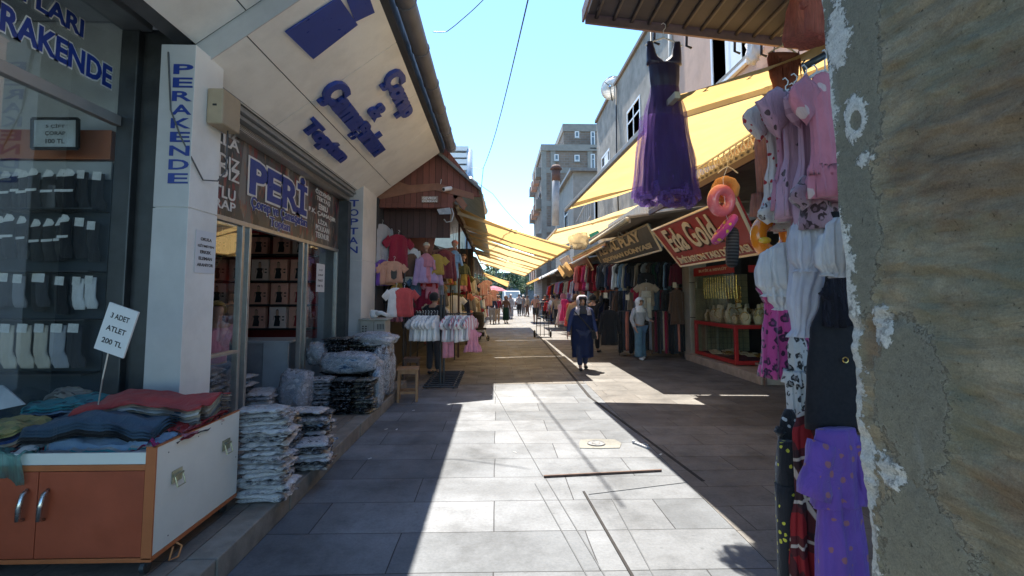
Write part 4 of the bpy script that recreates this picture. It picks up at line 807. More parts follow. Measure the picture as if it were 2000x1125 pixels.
# clothes hung at the front of the brown stall
gl = 'clothes hung at the mouth of the brown stall'
for px, py, y, k, c, s, rz, lab in [(747, 438, 10.1, 'tee', 'light grey', 1.25, 1.15, 'pale grey t-shirt hung beside the far lettered pillar'), (757, 448, 10.5, 'tee', 'teal', 1.1, 1.1, 'teal t-shirt half hidden behind the pale grey one'), (766, 450, 10.6, 'shirt', 'black', 1.0, 1.0, 'black shirt hung left of the red shirt'),
    (779, 458, 10.3, 'tee', 'crimson', 1.05, .85, 'red t-shirt with white seam hung at the stall mouth'), (737, 507, 9.95, 'kidtee', 'white', 1.2, 1.0, 'small white t-shirt in the second tier by the pillar'), (748, 507, 10.0, 'kidtee', 'purple', 1.2, 1.1, 'small lilac t-shirt in the second tier'), (757, 510, 10.0, 'kidtee', 'peach', 1.1, .8, 'small peach t-shirt left of the cat print one'),
    (790, 562, 9.7, 'tee', 'coral', .85, .7, 'small coral red shirt in the third tier'), (774, 562, 9.6, 'tee', 'white', .85, .9, 'small pale t-shirt in the third tier')]: garment(k, c, atY(px, py, y), rz, s, lab, gl, hanger=True)
catp = atY(770, 510, 9.95); t = garment('kidtee', 'peach', catp, .15, 1.0, 'small peach t-shirt printed with a dark cat face', gl, hanger=True)
bm = B(); y = -.045; slab(bm, [(-.05, y, -.33), (-.06, y, -.22), (-.045, y, -.17), (-.02, y, -.2), (.02, y, -.2), (.045, y, -.17), (.06, y, -.22), (.05, y, -.33), (0, y, -.36)], (0, .003, 0)); obj('printed_cat', bm, M('dark_print', (.03, .015, .012), .5), t)
rq = random.Random(21); kk_ = ['kidtee', 'kidtrousers', 'kiddress', 'jacket', 'kidtee', 'scarf']; cc_ = ['beige', 'salmon', 'light grey', 'brown', 'cream', 'lilac', 'mustard', 'maroon', 'denim blue', 'olive', 'pink', 'grey', 'charcoal', 'white']
for i in range(22):
    xg = -2.2 + .052 * i; zg = [2.55, 1.95, 1.45][i % 3] + rq.uniform(-.12, .12)
    garment(kk_[i % 6], cc_[(i * 5) % 14], (xg, 10.75 + rq.uniform(-.15, .5), zg), rq.uniform(-.4, 1.0), rq.uniform(.7, 1.0), f'{cc_[(i * 5) % 14]} {KN[kk_[i % 6]][1]}, {ORD[i]} from the left crowding the brown stall mouth', 'small clothes crowding the brown stall mouth')
CL1 = ['white', 'brown', 'cream', 'denim blue', 'beige', 'mustard', 'salmon', 'grey', 'red', 'olive', 'pink', 'cream', 'maroon', 'yellow', 'navy', 'light grey']
def rail(name, a, b, z0=None, lab='dark metal clothes rail', legs=True, r_=.014):
    t = thing('clothes_rail', lab, 'clothes rail', ((a[0] + b[0]) / 2, (a[1] + b[1]) / 2, 0)); bm = B(); tube(bm, [a, b], r_, 8); obj('bar', bm, DARKM, t, world=True)
    if legs:
        for q in (a, b): bm = B(); tube(bm, [q, (q[0], q[1], .0)], r_, 8); obj('post', bm, DARKM, t, world=True)
    return t
rows = [((-1.86, 10.4, 2.62), (-1.62, 21, 2.6), 22, ['shirt', 'jacket', 'tee', 'dress'], CL1), ((-1.8, 10.9, 2.0), (-1.5, 21, 1.95), 22, ['kidtee', 'kiddress', 'tee', 'jacket'], ['red', 'mustard', 'cream', 'brown', 'yellow', 'salmon', 'beige', 'grey', 'crimson', 'olive']),
        ((-1.7, 11.2, 1.4), (-1.4, 21, 1.35), 18, ['tee', 'kidtrousers', 'kiddress', 'trousers'], ['crimson', 'cream', 'navy', 'salmon', 'white', 'mustard', 'black', 'pink']), ((-2.25, 10.5, 2.4), (-1.9, 10.9, 2.4), 3, ['dress', 'shirt'], ['black', 'charcoal', 'brown']),
        ((-1.4, 11.0, 2.42), (-1.15, 20, 2.4), 24, ['kiddress', 'kidtee', 'kiddress'], ['mustard', 'cream', 'brown', 'beige', 'olive', 'mustard', 'salmon', 'grey'])]
tier = ['upper tier of the brown stall', 'middle tier of the brown stall', 'lower tier of the brown stall', 'back row of the brown stall', 'front edge of the brown stall']
for (a, b, n, k, c), w_ in zip(rows, tier): rail('clothes_rail', a, b, lab=f'dark rail carrying the {w_}'); row(a, b, n, k, c, 'along the ' + w_, 'clothes on the ' + w_, rz=.15, side='near end')
for i, (z, c) in enumerate([(2.25, 'red'), (1.75, 'crimson')]): garment('jacket', c, (-1.5 + .0, 10.9, z), .2, .75, f'{c} padded jacket hung {["above", "below"][i]} at the front of the brown stall', 'red jackets of the brown stall')
# two-armed rack of white infant shirts in the street
tr = thing('garment_rack', 'black double-post garment rack with barred foot standing in the street', 'garment rack', (-1.05, 9.3, 0)); bm = B()
for k in range(10): y = 9.0 + k * .2; tube(bm, [(-1.27, y, .04), (-.66, y, .04)], .018, 6)
for x in (-1.2, -.74): tube(bm, [(x, 9.0, .03), (x, 10.8, .03)], .018, 6)
obj('foot_grid', bm, DARKM, tr, world=True)
for x in (-1.0, -.94): bm = B(); tube(bm, [(x, 9.28, .03), (x, 9.28, 1.62)], .022, 8); obj('post', bm, DARKM, tr, world=True)
for x0a, x1a in ((-1.45, -1.04), (-.9, -.42)): bm = B(); tube(bm, [(x0a, 9.28, 1.28), (x1a, 9.28, 1.28)], .012, 8); [torus(bm, (lerp(x0a, x1a, (k + .5) / 9), 9.28, 1.285), .02, .004, 'X', 10, 4) for k in range(9)]; obj('arm', bm, DARKM, tr, world=True)
for i in range(8): garment('kidtee', 'white' if i % 5 else 'light grey', (lerp(-1.43, -1.06, i / 7), 9.28 + random.uniform(-.02, .02), 1.25), 1.15 + random.uniform(-.25, .25), 1.05, f'white infant shirt, {ORD[i]} from the left on the street rack', 'white infant shirts on the left rack arm', hanger=True)
ST1 = stripes('pink_white_stripes', (.7, .62, .65), (.55, .2, .25), 26, 'X', .6)
for i in range(10): garment('kidtee', 'white', (lerp(-.88, -.46, i / 9), 9.28 + random.uniform(-.02, .02), 1.25), 1.2 + random.uniform(-.25, .25), 1.05, f'{["pink striped", "white", "lilac tinted"][i % 3]} infant shirt, {ORD[i]} from the left on the right rack arm', 'infant shirts on the right rack arm', mat=[ST1, fab('white'), fab('light grey')][i % 3], hanger=False)
garment('kiddress', 'pink', (-.42, 9.25, 1.0), .3, .8, 'small frilled pale pink dress at the end of the street rack')
garment('kidtrousers', 'pink', (-.86, 9.26, .98), .6, .9, 'small pink trousers hung low on the street rack')
# pushchair
st = thing('pushchair', 'black pushchair parked in the shade among the left stalls', 'pushchair', (-.68, 18.6, 0), .5); BK = fab('black')
bm = B(); sheath(bm, [(1.02, .2, .1, .004), (.9, .25, .2, .004), (.6, .24, .22, .004), (.4, .2, .2, 0)], n=20, sub=3); obj('hood', bm, BK, st, True)
bm = B(); slab(bm, [(-.2, -.3, .4), (.2, -.3, .4), (.2, .2, .36), (-.2, .2, .36)], (0, 0, .08)); box(bm, -.18, .18, -.2, .2, .16, .3); obj('seat', bm, BK, st, bev=.01)
for sx in (-.22, .22): bm = B(); tube(bm, [(sx, .35, 1.05), (sx, .1, .6), (sx, -.35, .1)], .012, 6); tube(bm, [(sx, -.1, .6), (sx, .3, .1)], .012, 6); obj('frame', bm, ALU, st)
for sx in (-.24, .24):
    for yy in (-.35, .3): bm = B(); torus(bm, (sx, yy, .1), .08, .018, 'X', 18, 6); tube(bm, [(sx - .01, yy, .1), (sx + .01, yy, .1)], .03, 8); obj('wheel', bm, INK, st, True)
# ---------------------------------------------------------------- awnings
YEL = translucent('yellow_awning_cloth', (.8, .52, .2), .5); YEL2 = translucent('pale_yellow_awning_cloth', (.84, .6, .29), .5); BARM = M('cream_painted_metal', (.5, .42, .3), .45, .1, dirt=.2)
def awning(lab, back0, back1, front0, front1, arms, mat=YEL, sag=.05, seed=0, valance=.0, shift=1, grp='yellow awnings over the street', backw=True):
    b0, b1, f0, f1 = map(Vector, (back0, back1, front0, front1)); t = thing('awning', lab, 'awning', b0, 0, grp); r = random.Random(seed); ph = r.uniform(0, 6)
    bm = B()
    def fn(u, v):
        p = (b0.lerp(b1, u)).lerp(f0.lerp(f1, u), v); p.z -= sag * math.sin(math.pi * v) * (1 + .35 * math.sin(u * 9 + ph)) + (.014 * math.sin(u * 30 + v * 4 + ph) + .03 * noise.noise(Vector((u * 7, v * 3, ph))) + .015 * noise.noise(Vector((u * 25 + v * 9, v * 5, ph)))) * math.sin(math.pi * v) ** .5; return p
    sheet(bm, fn, 60, 24); obj('fabric', bm, mat, t, True, True)
    if valance: bm = B(); sheet(bm, lambda u, v: f0.lerp(f1, u) + Vector((.01 * math.sin(u * 60), 0, -.02 - v * valance * (1 + .15 * math.sin(u * 50)))), 60, 2); obj('valance', bm, mat, t, True, True)
    bm = B(); bar(bm, f0, f1, .05, .06); obj('front_bar', bm, BARM, t, world=True, bev=.006)
    bm = B(); tube(bm, [b0, b1], .045, 12); obj('roller', bm, BARM, t, True, True)
    for u in arms:
        a = b0.lerp(b1, u) - Vector((0, 0, .12)); c = f0.lerp(f1, u) - Vector((0, 0, .03)); e = a.lerp(c, .52) + Vector((0, .0, .03)) + (b1 - b0).normalized() * .25 * shift
        bm = B(); bar(bm, a, e, .05, .07); bar(bm, e, c, .045, .06); tube(bm, [e - Vector((0, 0, .045)), e + Vector((0, 0, .045))], .035, 10); obj('folding_arm', bm, BARM, t, world=True, bev=.004)
    return t
awning('first yellow awning on the left, reaching far over the street', (-.87, 11.1, 3.55), (-.87, 15.0, 3.55), (1.62, 11.0, 2.66), (1.6, 15.0, 2.66), (.04, .6, .9), seed=1)
awning('second yellow awning on the left, behind the first', (-.87, 15.06, 3.5), (-.87, 20.0, 3.5), (1.55, 15.06, 2.66), (1.55, 20.0, 2.66), (.08, .55, .93), seed=2, mat=YEL2)
awning('third yellow awning on the left, behind the second', (-.87, 20.06, 3.45), (-.87, 27.4, 3.45), (1.5, 20.06, 2.66), (1.5, 27.4, 2.66), (.08, .5, .93), seed=3, mat=YEL2)
awning('short far awning on the left with its drooping front', (-1.0, 36, 3.3), (-1.0, 41, 3.3), (.9, 36, 2.6), (.9, 41, 2.3), (.1, .9), seed=4, mat=YEL)
zc = lambda x, a, b: a + (x - 1.78) * b
awning('large yellow awning high on the right above the red sign', (4.12, 4.15, 4.28), (4.12, 9.35, 4.13), (1.52, 4.15, 3.29), (1.27, 9.35, 3.18), (.12, .88), seed=5, valance=0)
awning('second yellow awning on the right beyond the large one', (4.12, 14.1, 4.2), (4.12, 20.5, 4.1), (1.66, 14.1, 3.45), (1.6, 20.5, 3.4), (.1, .9), seed=6, mat=YEL2)
# ---------------------------------------------------------------- right side: stall row
sr = thing('stall_row', 'long open-fronted row of market stalls under a tin eave on the right', 'market stall', (5.6, 20, 0))
def rp(n, bm, m, par=None, **k): return obj(n, bm, m, par or sr, world=True, **k)
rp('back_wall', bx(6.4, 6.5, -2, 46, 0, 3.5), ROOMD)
EAVE = M('corroded_tin_sheet', (.3, .26, .21), .6, .25, 6, .4, 25, metal=.25, dirt=.6)
for i, (a, b, x, z) in enumerate([(4.6, 9.85, 2.98, 3.27), (9.9, 13.9, 2.6, 3.12), (13.95, 20, 3.0, 3.05), (20.05, 27, 3.1, 2.95), (27.1, 36, 3.1, 2.9), (36.1, 46, 3.1, 2.9)]):
    bm = B(); slab(bm, [(x, a, z), (x, b, z), (6.4, b, 3.65), (6.4, a, 3.65)], (0, 0, .04)); rp('roof_sheet', bm, EAVE)
    bm = B(); n = int((b - a) / .15)
    for k in range(n): y = a + (k + .5) * (b - a) / n; tube(bm, [(x - .03, y, z + .045), (4.2, y, z + .045 + (4.2 - x) * .13)], .028, 6)
    rp('corrugation', bm, EAVE)
    bm = B(); box(bm, x - .01, x + .03, a, b, z - .09, z - .005); rp('eave_board', bm, [PLKD, M('grey_board', (.28, .25, .2), .7), CLAP][i % 3])
for y in (13.95, 20, 27, 34, 41): rp('post', bx(4.95, 5.03, y, y + .08, 0, 3.3), TIN)
bm = B(); slab(bm, [(4.9, 12.9, 0), (5.35, 12.9, 0), (5.35, 12.9, 3.3), (4.9, 12.9, 3.3)], (0, .5, 0)); PIL = M('dirty_cream_panel', (.42, .38, .31), .6, .12, 3, .2, dirt=.5)
wp = rp('wall_pier', bm, PIL, bev=.01)
for z in (atY(1350, 552, 12.9).z, atY(1350, 620, 12.9).z): rp('panel_joint', bx(4.894, 5.356, 12.894, 12.9, z - .008, z + .008), INK, wp)
bm = B(); box(bm, 4.4, 6.4, 13.42, 13.5, 0, .0 + 3.3); rp('partition', bx(5.35, 6.4, 13.2, 13.3, 0, 3.3), ROOMD)
rp('plinth', bx(4.75, 6.3, 9.2, 12.9, 0, .17), M('plinth_tiles', (.45, .36, .28), .6, .2, 6, dirt=.5), bev=.01)
# lattice rail on the eave
lt = thing('lattice_rail', 'white scroll lattice rail standing on the right stall eave', 'lattice', (3.02, 8, 3.3)); LM = M('white_painted_metal', (.6, .58, .52), .5, .08, dirt=.2); bm = B()
for z in (3.36, 3.52): bar(bm, (3.02, 5.3, z), (3.02, 9.8, z), .02, .02)
n = 26
for k in range(n):
    y = 5.3 + k * 4.5 / n; d = 4.5 / n; tube(bm, [(3.02, y, 3.36), (3.02, y + d / 2, 3.52), (3.02, y + d, 3.36)], .007, 5); torus(bm, (3.02, y + d / 2, 3.42), .035, .005, 'X', 12, 4)
obj('scroll_rail', bm, LM, lt, world=True)
for (a, b, lab) in ((10, 13.9, 'white slatted panel below the large right awning'),):
    bm = B(); 
    for k in range(30): bar(bm, (3.05, a + k * .13, 3.25), (3.05, a + k * .13, 3.55), .03, .02)
    solo('slatted_panel', bm, LM, lab, 'panel')
# signs
REDS = M('red_sign_face', (.33, .03, .03), .4, .08, 3, .03, dirt=.15); SLATE = M('grey_sign_face', (.075, .085, .095), .45, .12, 3, .03, dirt=.2); CRM = M('cream_lettering', (.68, .57, .4), .5, .1, 10); DKL = M('letter_shadow', (.05, .015, .01), .6)
def signboard(nm, lab, A, Bp, Cc, D, face, lines, fr=.03, fm=CRM, th=.05):
    """A far-lower, Bp near-lower, Cc near-upper, D far-upper; reads from far to near? the viewer in the street sees far on the left"""
    A, Bp, Cc, D = map(Vector, (A, Bp, Cc, D)); U = Bp - A; V = D - A; n = U.cross(V).normalized(); t = thing(nm, lab, 'sign', A)
    bm = B(); slab(bm, [A, Bp, Cc, D], n * -th); obj('panel', bm, face, t, world=True)
    bm = B()
    for a, b in ((A, Bp), (Bp, Cc), (Cc, D), (D, A)): bar(bm, a + n * .004, b + n * .004, fr, fr)
    obj('frame', bm, fm, t, world=True)
    for (s, u0, u1, v0, v1, m, kw) in lines:
        o = A + U * u0 + V * v0 + n * .003; 
        if kw.pop('shadow', 0): obj('letter_shadow', letters(s, o + U * .006 - V * .035, U * (u1 - u0), V * (v1 - v0), .006, kw.get('bold', .02) + .02, shear=kw.get('shear', 0)), DKL, t, world=True)
        obj('letters', letters(s, o + n * .004, U * (u1 - u0), V * (v1 - v0), .012, **kw), m, t, world=True)
    return t
signboard('shop_sign', 'large tilted red sign with cream script above the jewellery case', (3.42, 9.39, 2.15), (3.42, 6.5, 2.15), (2.9, 6.1, 2.82), (2.9, 9.39, 2.82), REDS,
          [('Eda Gold', .1, .8, .36, .92, CRM, {'shadow': 1, 'shear': .2, 'bold': .015, 'spacing': 1.0}), ('İMİTASYON TAKI DÜNYASI', .05, .96, .07, .26, CRM, {'bold': .02, 'spacing': .95})])
signboard('shop_sign', 'long grey sign reading Eşofman Dünyası above the tracksuit racks', (3.42, 16.3, 2.55), (3.42, 10.5, 2.55), (3.14, 10.5, 3.09), (3.14, 16.3, 3.09), SLATE,
          [('KEMAL PLAY', .08, .86, .55, .96, CRM, {'bold': .04}), ('EŞOFMAN DÜNYASI', .08, .93, .12, .42, CRM, {'bold': .04})], .035)
signboard('shop_sign', 'small faded brown sign further down the right stalls', (3.3, 21.5, 2.5), (3.3, 17.3, 2.5), (3.05, 17.3, 2.95), (3.05, 21.5, 2.95), M('brown_sign_face', (.13, .05, .035), .5), [('BUTİK', .3, .9, .2, .6, CRM, {'bold': .03})], .03)
signboard('shop_sign', 'faded poster board with a pink figure under the right eave', (3.2, 24.5, 2.95), (3.2, 21.8, 2.95), (3.05, 21.8, 3.35), (3.05, 24.5, 3.35), M('faded_poster', (.5, .36, .28), .5, .3, 2), [], .03)
# jewellery case
jc = thing('jewellery_case', 'red-framed glass jewellery case standing under the red sign', 'display case', (5.5, 11.2, .17)); RF = M('red_painted_frame', (.42, .02, .02), .35, .08, bump=.03, coat=.3)
jx, jy0, jy1, jxb = 4.93, 10.5, 12.6, 6.25; z0, z1, z2, z3 = .19, 1.0, 1.03, 2.14
def jp(n, bm, m, **k): return obj(n, bm, m, jc, world=True, **k)
bm = B()
for x, y in ((jx, jy0), (jx, jy1), (jxb, jy0)): box(bm, x - .035, x + .035, y - .035, y + .035, z0, z1)
for z in (z0, z1 - .08):
    for (a, b) in (((jx, jy0), (jx, jy1)), ((jx, jy0), (jxb, jy0))): box(bm, min(a[0], b[0]) - .032, max(a[0], b[0]) + .032, min(a[1], b[1]) - .032, max(a[1], b[1]) + .032, z + .001, z + .081)
jp('lower_frame', bm, RF, bev=.004)
bm = B(); box(bm, jxb - .04, jxb + .02, jy0 - .02, jy0 + .04, z1, z3); box(bm, jx + .3, jxb + .02, jy0 - .03, jy0, z3 - .05, z3 + .1); jp('upper_frame', bm, RF, bev=.004)
bm = B(); slab(bm, [(jx - .03, jy0 - .03, z3 - .06), (jx - .03, jy1, z3 - .06), (jx - .03, jy1, z3 + .14), (jx - .03, jy0 - .03, z3 + .14)], (.03, 0, 0)); hd = jp('header', bm, RF); 
obj('letters', letters('BUTİK & MEVLÜT', (jx - .032, jy1 - .35, z3 + .02), (0, -1.5, 0), (0, 0, .08), .004, .03), CRM, hd, world=True)
for (a, b) in (((jx, jy0 + .04), (jx, jy1 - .04)),): jp('glass_pane', bx(jx - .003, jx + .003, a[1], b[1], z0 + .08, z1 - .08), CASE_GLASS); jp('glass_pane', bx(jx - .003, jx + .003, jy0, jy1, z1, z3), CASE_GLASS)
jp('glass_pane', bx(jx + .04, jxb - .04, jy0 - .003, jy0 + .003, z0 + .08, z1 - .08), CASE_GLASS); jp('glass_pane', bx(jx, jxb, jy0 - .003, jy0 + .003, z1, z3), CASE_GLASS)
jp('floor_panel', bx(jx, jxb, jy0, jy1, z0 + .02, z0 + .06), M('maroon_velvet', (.1, .015, .02), .9)); jp('shelf', bx(jx + .01, jxb, jy0 + .01, jy1, z1 - .02, z1), M('wood_shelf', (.35, .2, .1), .5))
bm = B()
for k in range(14): bar(bm, (jx + .25, jy1 - .02, .3 + k * .14), (jxb, jy1 - .02, .3 + k * .14), .006, .006)
for k in range(10): bar(bm, (jx + .25 + k * .1, jy1 - .03, .2), (jx + .25 + k * .1, jy1 - .03, z3), .006, .006)
jp('back_grid', bm, DARKM); jp('back_panel', bx(jx, jxb, jy1, jy1 + .02, .2, z3), M('olive_backdrop', (.3, .26, .15), .8))
GOLD = M('gold_trinket', (.75, .48, .14), .28, .15, 30, metal=.9); CRT = M('cream_stand', (.75, .6, .38), .6, .1)
r = random.Random(11)
for i in range(44):
    x = r.uniform(jx + .12, jxb - .15); y = r.uniform(jy0 + .12, jy1 - .25); s = r.uniform(.07, .14); t = thing('necklace_bust', 'cream jewellery stand with a gold necklace among the crowd inside the glass case', 'jewellery stand', (x, y, z1), r.uniform(-1, 1), 'jewellery stands in the glass case')
    bm = B(); sheath(bm, [(s * 3.2, s * .3, s * .3, 0), (s * 2.4, s * .4, s * .35, 0), (s * 1.8, s * 1.2, s * .5, 0), (s, s * 1.0, s * .45, 0), (0, s * .8, s * .5, 0)], n=12, sub=2); obj('stand', bm, CRT, t, True)
    bm = B(); torus(bm, (0, -s * .3, s * 1.9), s * .6, s * .08, 'Y', 16, 5); torus(bm, (0, -s * .4, s * 1.6), s * .8, s * .05, 'Y', 16, 5); obj('necklace', bm, GOLD, t, True)
for i in range(8):
    bm = B()
    for k in range(2): torus(bm, (0, k * .07, 0), .045, .018, 'Y', 16, 6)
    solo('bangle_roll', bm, GOLD, f'gold bangle set on the stacked roll holder, {ORD[i]} from the bottom', 'bangles', 'bangle rolls in the glass case', smooth=True).location = (5.5, 11.5, z1 + .08 + i * .1)
for i in range(14):
    bm = B(); x = r.uniform(jx + .1, jxb - .1); y = r.uniform(jy0 + .1, jy1 - .2); a = r.uniform(0, 3); slab(bm, [(-.12, -.08, 0), (.12, -.08, 0), (.12, .08, .03), (-.12, .08, .03)], (0, 0, .02)); torus(bm, (0, 0, .055), .05, .012, 'Z', 14, 5)
    solo('jewellery_tray', bm, [CRT, GOLD, CRT][i % 3], f'small tray of trinkets, {ORD[i]} of those low in the glass case', 'tray', 'trays low in the glass case').location = (x, y, z0 + .07)
for i in range(14):
    bm = B(); y = jy0 + .15 + i * .13; tube(bm, [(jx + .12, y, z3 - .1), (jx + .12, y + .01, z3 - .35 - .04 * (i % 3)), (jx + .13, y, z3 - .6)], .012, 6); solo('bead_strand', bm, GOLD, f'gold bead strand hanging in the case, {ORD[i]} from the street corner', 'necklace', 'bead strands in the glass case')
t = paper('picture_card', 'small black and white picture card inside the jewellery case', 'card', (5.75, jy0 + .1, 1.75), (.12, 0, 0), (0, 0, .24), [('A', .2)], frame=(CRT, .015))
bn = thing('small_bench', 'low dark wooden bench beside the red jewellery case', 'bench', (5.0, 9.3, 0)); bm = B(); box(bm, 4.75, 5.55, 9.1, 9.4, .34, .38); obj('seat', bm, M('old_wood', (.2, .12, .09), .7, .2, 10), bn, world=True, bev=.005)
for x, y in ((4.8, 9.14), (5.5, 9.14), (4.8, 9.36), (5.5, 9.36)): obj('leg', bx(x - .02, x + .02, y - .02, y + .02, 0, .34), M('old_wood', (.2, .12, .09)), bn, world=True)
# ---------------------------------------------------------------- clothes of the tracksuit stall
dk = ['black', 'charcoal', 'grey', 'navy', 'maroon', 'white', 'black', 'sky blue', 'cream', 'navy', 'black', 'charcoal', 'beige', 'black', 'light grey', 'brown', 'black', 'dark green', 'navy', 'black', 'sky blue', 'navy', 'black', 'salmon', 'beige', 'black']
rail('clothes_rail', (2.95, 14.6, 2.52), (5.2, 13.9, 2.55), lab='upper rail of the tracksuit stall facing up the street', legs=False)
row((2.95, 14.6, 2.5), (5.2, 13.9, 2.53), 26, ['shirt', 'jacket', 'tee', 'shirt'], dk, 'on the upper tracksuit rail', 'clothes on the upper tracksuit rail', rz=R(52), scale=1.05, jit=.02)
mid = ['charcoal', 'brown', 'black', 'navy', 'charcoal', 'beige', 'grey', 'crimson', 'black', 'navy', 'cream', 'denim blue', 'maroon', 'charcoal']
rail('clothes_rail', (3.2, 14.2, 1.72), (5.1, 13.75, 1.75), lab='middle rail of the tracksuit stall', legs=False)
row((3.2, 14.2, 1.74), (5.1, 13.75, 1.77), 18, ['trousers', 'jacket', 'shirt'], mid, 'on the middle tracksuit rail', 'clothes on the middle tracksuit rail', rz=R(50), scale=.95, jit=.02)
rail('clothes_rail', (3.3, 13.8, 1.2), (5.0, 13.45, 1.22), lab='lower black rail of the tracksuit stall')
row((3.3, 13.8, 1.18), (5.0, 13.45, 1.2), 24, ['trousers'], ['black', 'black', 'charcoal', 'salmon', 'black', 'black', 'navy', 'black', 'black', 'charcoal', 'black', 'grey', 'brown', 'maroon', 'black', 'charcoal', 'beige', 'crimson'], 'on the lower tracksuit rail', 'trousers on the lower tracksuit rail', rz=R(62), scale=1.1, jit=.02)
for px, py, y, k, c, s, rz, lab in [(1262, 532, 13.6, 'jacket', 'black', .8, .1, 'black cropped jacket with white lining hung facing the street'), (1262, 552, 13.5, 'tee', 'beige', .95, .1, 'plain beige top under the black cropped jacket'), (1262, 568, 13.4, 'trousers', 'cream', .75, .1, 'cream trousers shown below the beige top'),
    (1322, 565, 13.2, 'coat', 'brown', .95, .5, 'long brown cardigan at the right end of the tracksuit stall'), (1324, 515, 13.5, 'jacket', 'maroon', .9, .4, 'maroon and navy jacket high by the pier'), (1246, 560, 13.6, 'tee', 'crimson', .6, .2, 'small bright red top beside the beige set'), (1190, 605, 13.2, 'coat', 'black', .95, .3, 'long black coat low at the stall front')]: garment(k, c, atY(px, py, y), rz, s, lab, 'tops displayed facing the street', hanger=True)
for i, (px, py) in enumerate([(1179, 582), (1222, 586), (1264, 592), (1314, 562)]):
    p = atY(px, py, 13.3); bm = B(); slab(bm, [p, p + Vector((.1, 0, 0)), p + Vector((.1, 0, .14)), p + Vector((0, 0, .14))], (0, .004, 0)); solo('price_tag', bm, CRM, f'cream price tag on the tracksuit racks, {ORD[i]} from the left', 'price tag', 'price tags of the tracksuit stall')
# coats further on
pk = ['pink', 'crimson', 'magenta', 'light grey', 'maroon', 'crimson', 'light grey', 'red', 'salmon', 'orange', 'peach', 'charcoal']
rail('clothes_rail', (2.95, 18.6, 2.72), (4.2, 16.6, 2.7), lab='rail of pink and red coats under the right eave')
row((2.95, 18.6, 2.7), (4.2, 16.6, 2.7), 12, ['coat'], pk, 'on the pink coat rail', 'coats on the pink coat rail', rz=R(40), scale=1.0)
MIX = ['navy', 'white', 'pink', 'crimson', 'black', 'beige', 'sky blue', 'maroon', 'cream', 'charcoal', 'red', 'lilac', 'mustard', 'grey']
for j, (a, b, n, kk, nm) in enumerate([((3.9, 19, 2.5), (3.6, 34, 2.4), 26, ['coat', 'shirt', 'dress'], 'upper far right rail'), ((3.7, 19, 1.5), (3.3, 34, 1.4), 26, ['trousers', 'skirt', 'jacket'], 'lower far right rail'), ((4.4, 16, 1.6), (3.9, 19, 1.5), 10, ['coat', 'trousers'], 'dark rail behind the pink coats')]):
    rail('clothes_rail', a, b, lab='dark ' + nm); row(a, b, n, kk, random.sample(MIX, len(MIX)) if j < 2 else ['black', 'charcoal', 'navy'], 'along the ' + nm, 'clothes on the ' + nm, rz=.1, side='near end', z_jit=.15)
for i, (px, py, y, c) in enumerate([(1103, 596, 21.5, 'magenta'), (1096, 606, 22, 'light grey'), (1112, 604, 20.5, 'coral'), (1100, 585, 23, 'pink')]): garment('dress', c, atY(px, py - 12, y), .2 * i, .9, f'{c} full-skirted child dress low at the right stalls behind the navy coat', 'child dresses at the right stalls')
# left stalls further on
for j, (a, b, n, kk, nm) in enumerate([((-1.25, 14, 2.5), (-.75, 40, 2.4), 28, ['tee', 'jacket', 'kiddress', 'shirt'], 'upper far left rail'), ((-1.2, 14, 1.75), (-.7, 40, 1.7), 28, ['tee', 'kiddress', 'jacket'], 'middle far left rail'), ((-1.05, 13, 1.15), (-.6, 40, 1.15), 28, ['kidtee', 'skirt', 'kidtrousers'], 'lower far left rail')]):
    rail('clothes_rail', a, b, lab='dark ' + nm); row(a, b, n, kk, random.sample(['red', 'white', 'beige', 'navy', 'cream', 'olive', 'salmon', 'crimson', 'grey', 'mustard', 'sky blue', 'brown', 'denim blue', 'pink'], 14), 'along the ' + nm, 'clothes on the ' + nm, rz=.1, side='near end', z_jit=.2)
FB = stripes('red_white_stripes', (.5, .03, .03), (.7, .68, .66), 34, 'X', .5)
for i, (px, py, y) in enumerate([(951, 547, 22), (945, 552, 21), (964, 566, 24), (955, 575, 23)]): garment('tee', 'red', atY(px, py, y), .6, .8, f'red and white striped t-shirt, {ORD[i]} of the striped ones at the left stalls', 'striped t-shirts at the left stalls', mat=FB)
lr = thing('stall_roof', 'dull tin eave roof over the far left market stalls', 'roof', (-2, 30, 3)); bm = B(); slab(bm, [(-.9, 23.1, 3.3), (-.9, 46, 3.3), (-3, 46, 3.9), (-3, 23.1, 3.9)], (0, 0, .05)); obj('roof_sheet', bm, TIN, lr, world=True)
for y in (23.5, 28, 33, 38, 44): obj('post', bx(-1.1, -1.03, y, y + .07, 0, 3.3), TIN, lr, world=True)
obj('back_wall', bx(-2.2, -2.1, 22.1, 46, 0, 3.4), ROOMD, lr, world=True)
for i, (px, py, c) in enumerate([(1065, 606, 'grey'), (1073, 610, 'light grey'), (1082, 612, 'grey')]):
    p = atZ(px, py + 12, 0); bm = B(); lump(bm, (p.x, p.y, .32), .3, .35, .33, 10 + i, 3, .1); solo('full_sack', bm, fab(c), f'{c} full sack on the ground at the right stalls, {ORD[i]} from the left', 'sack', 'sacks at the right stalls', at=(p.x, p.y, 0), smooth=True)
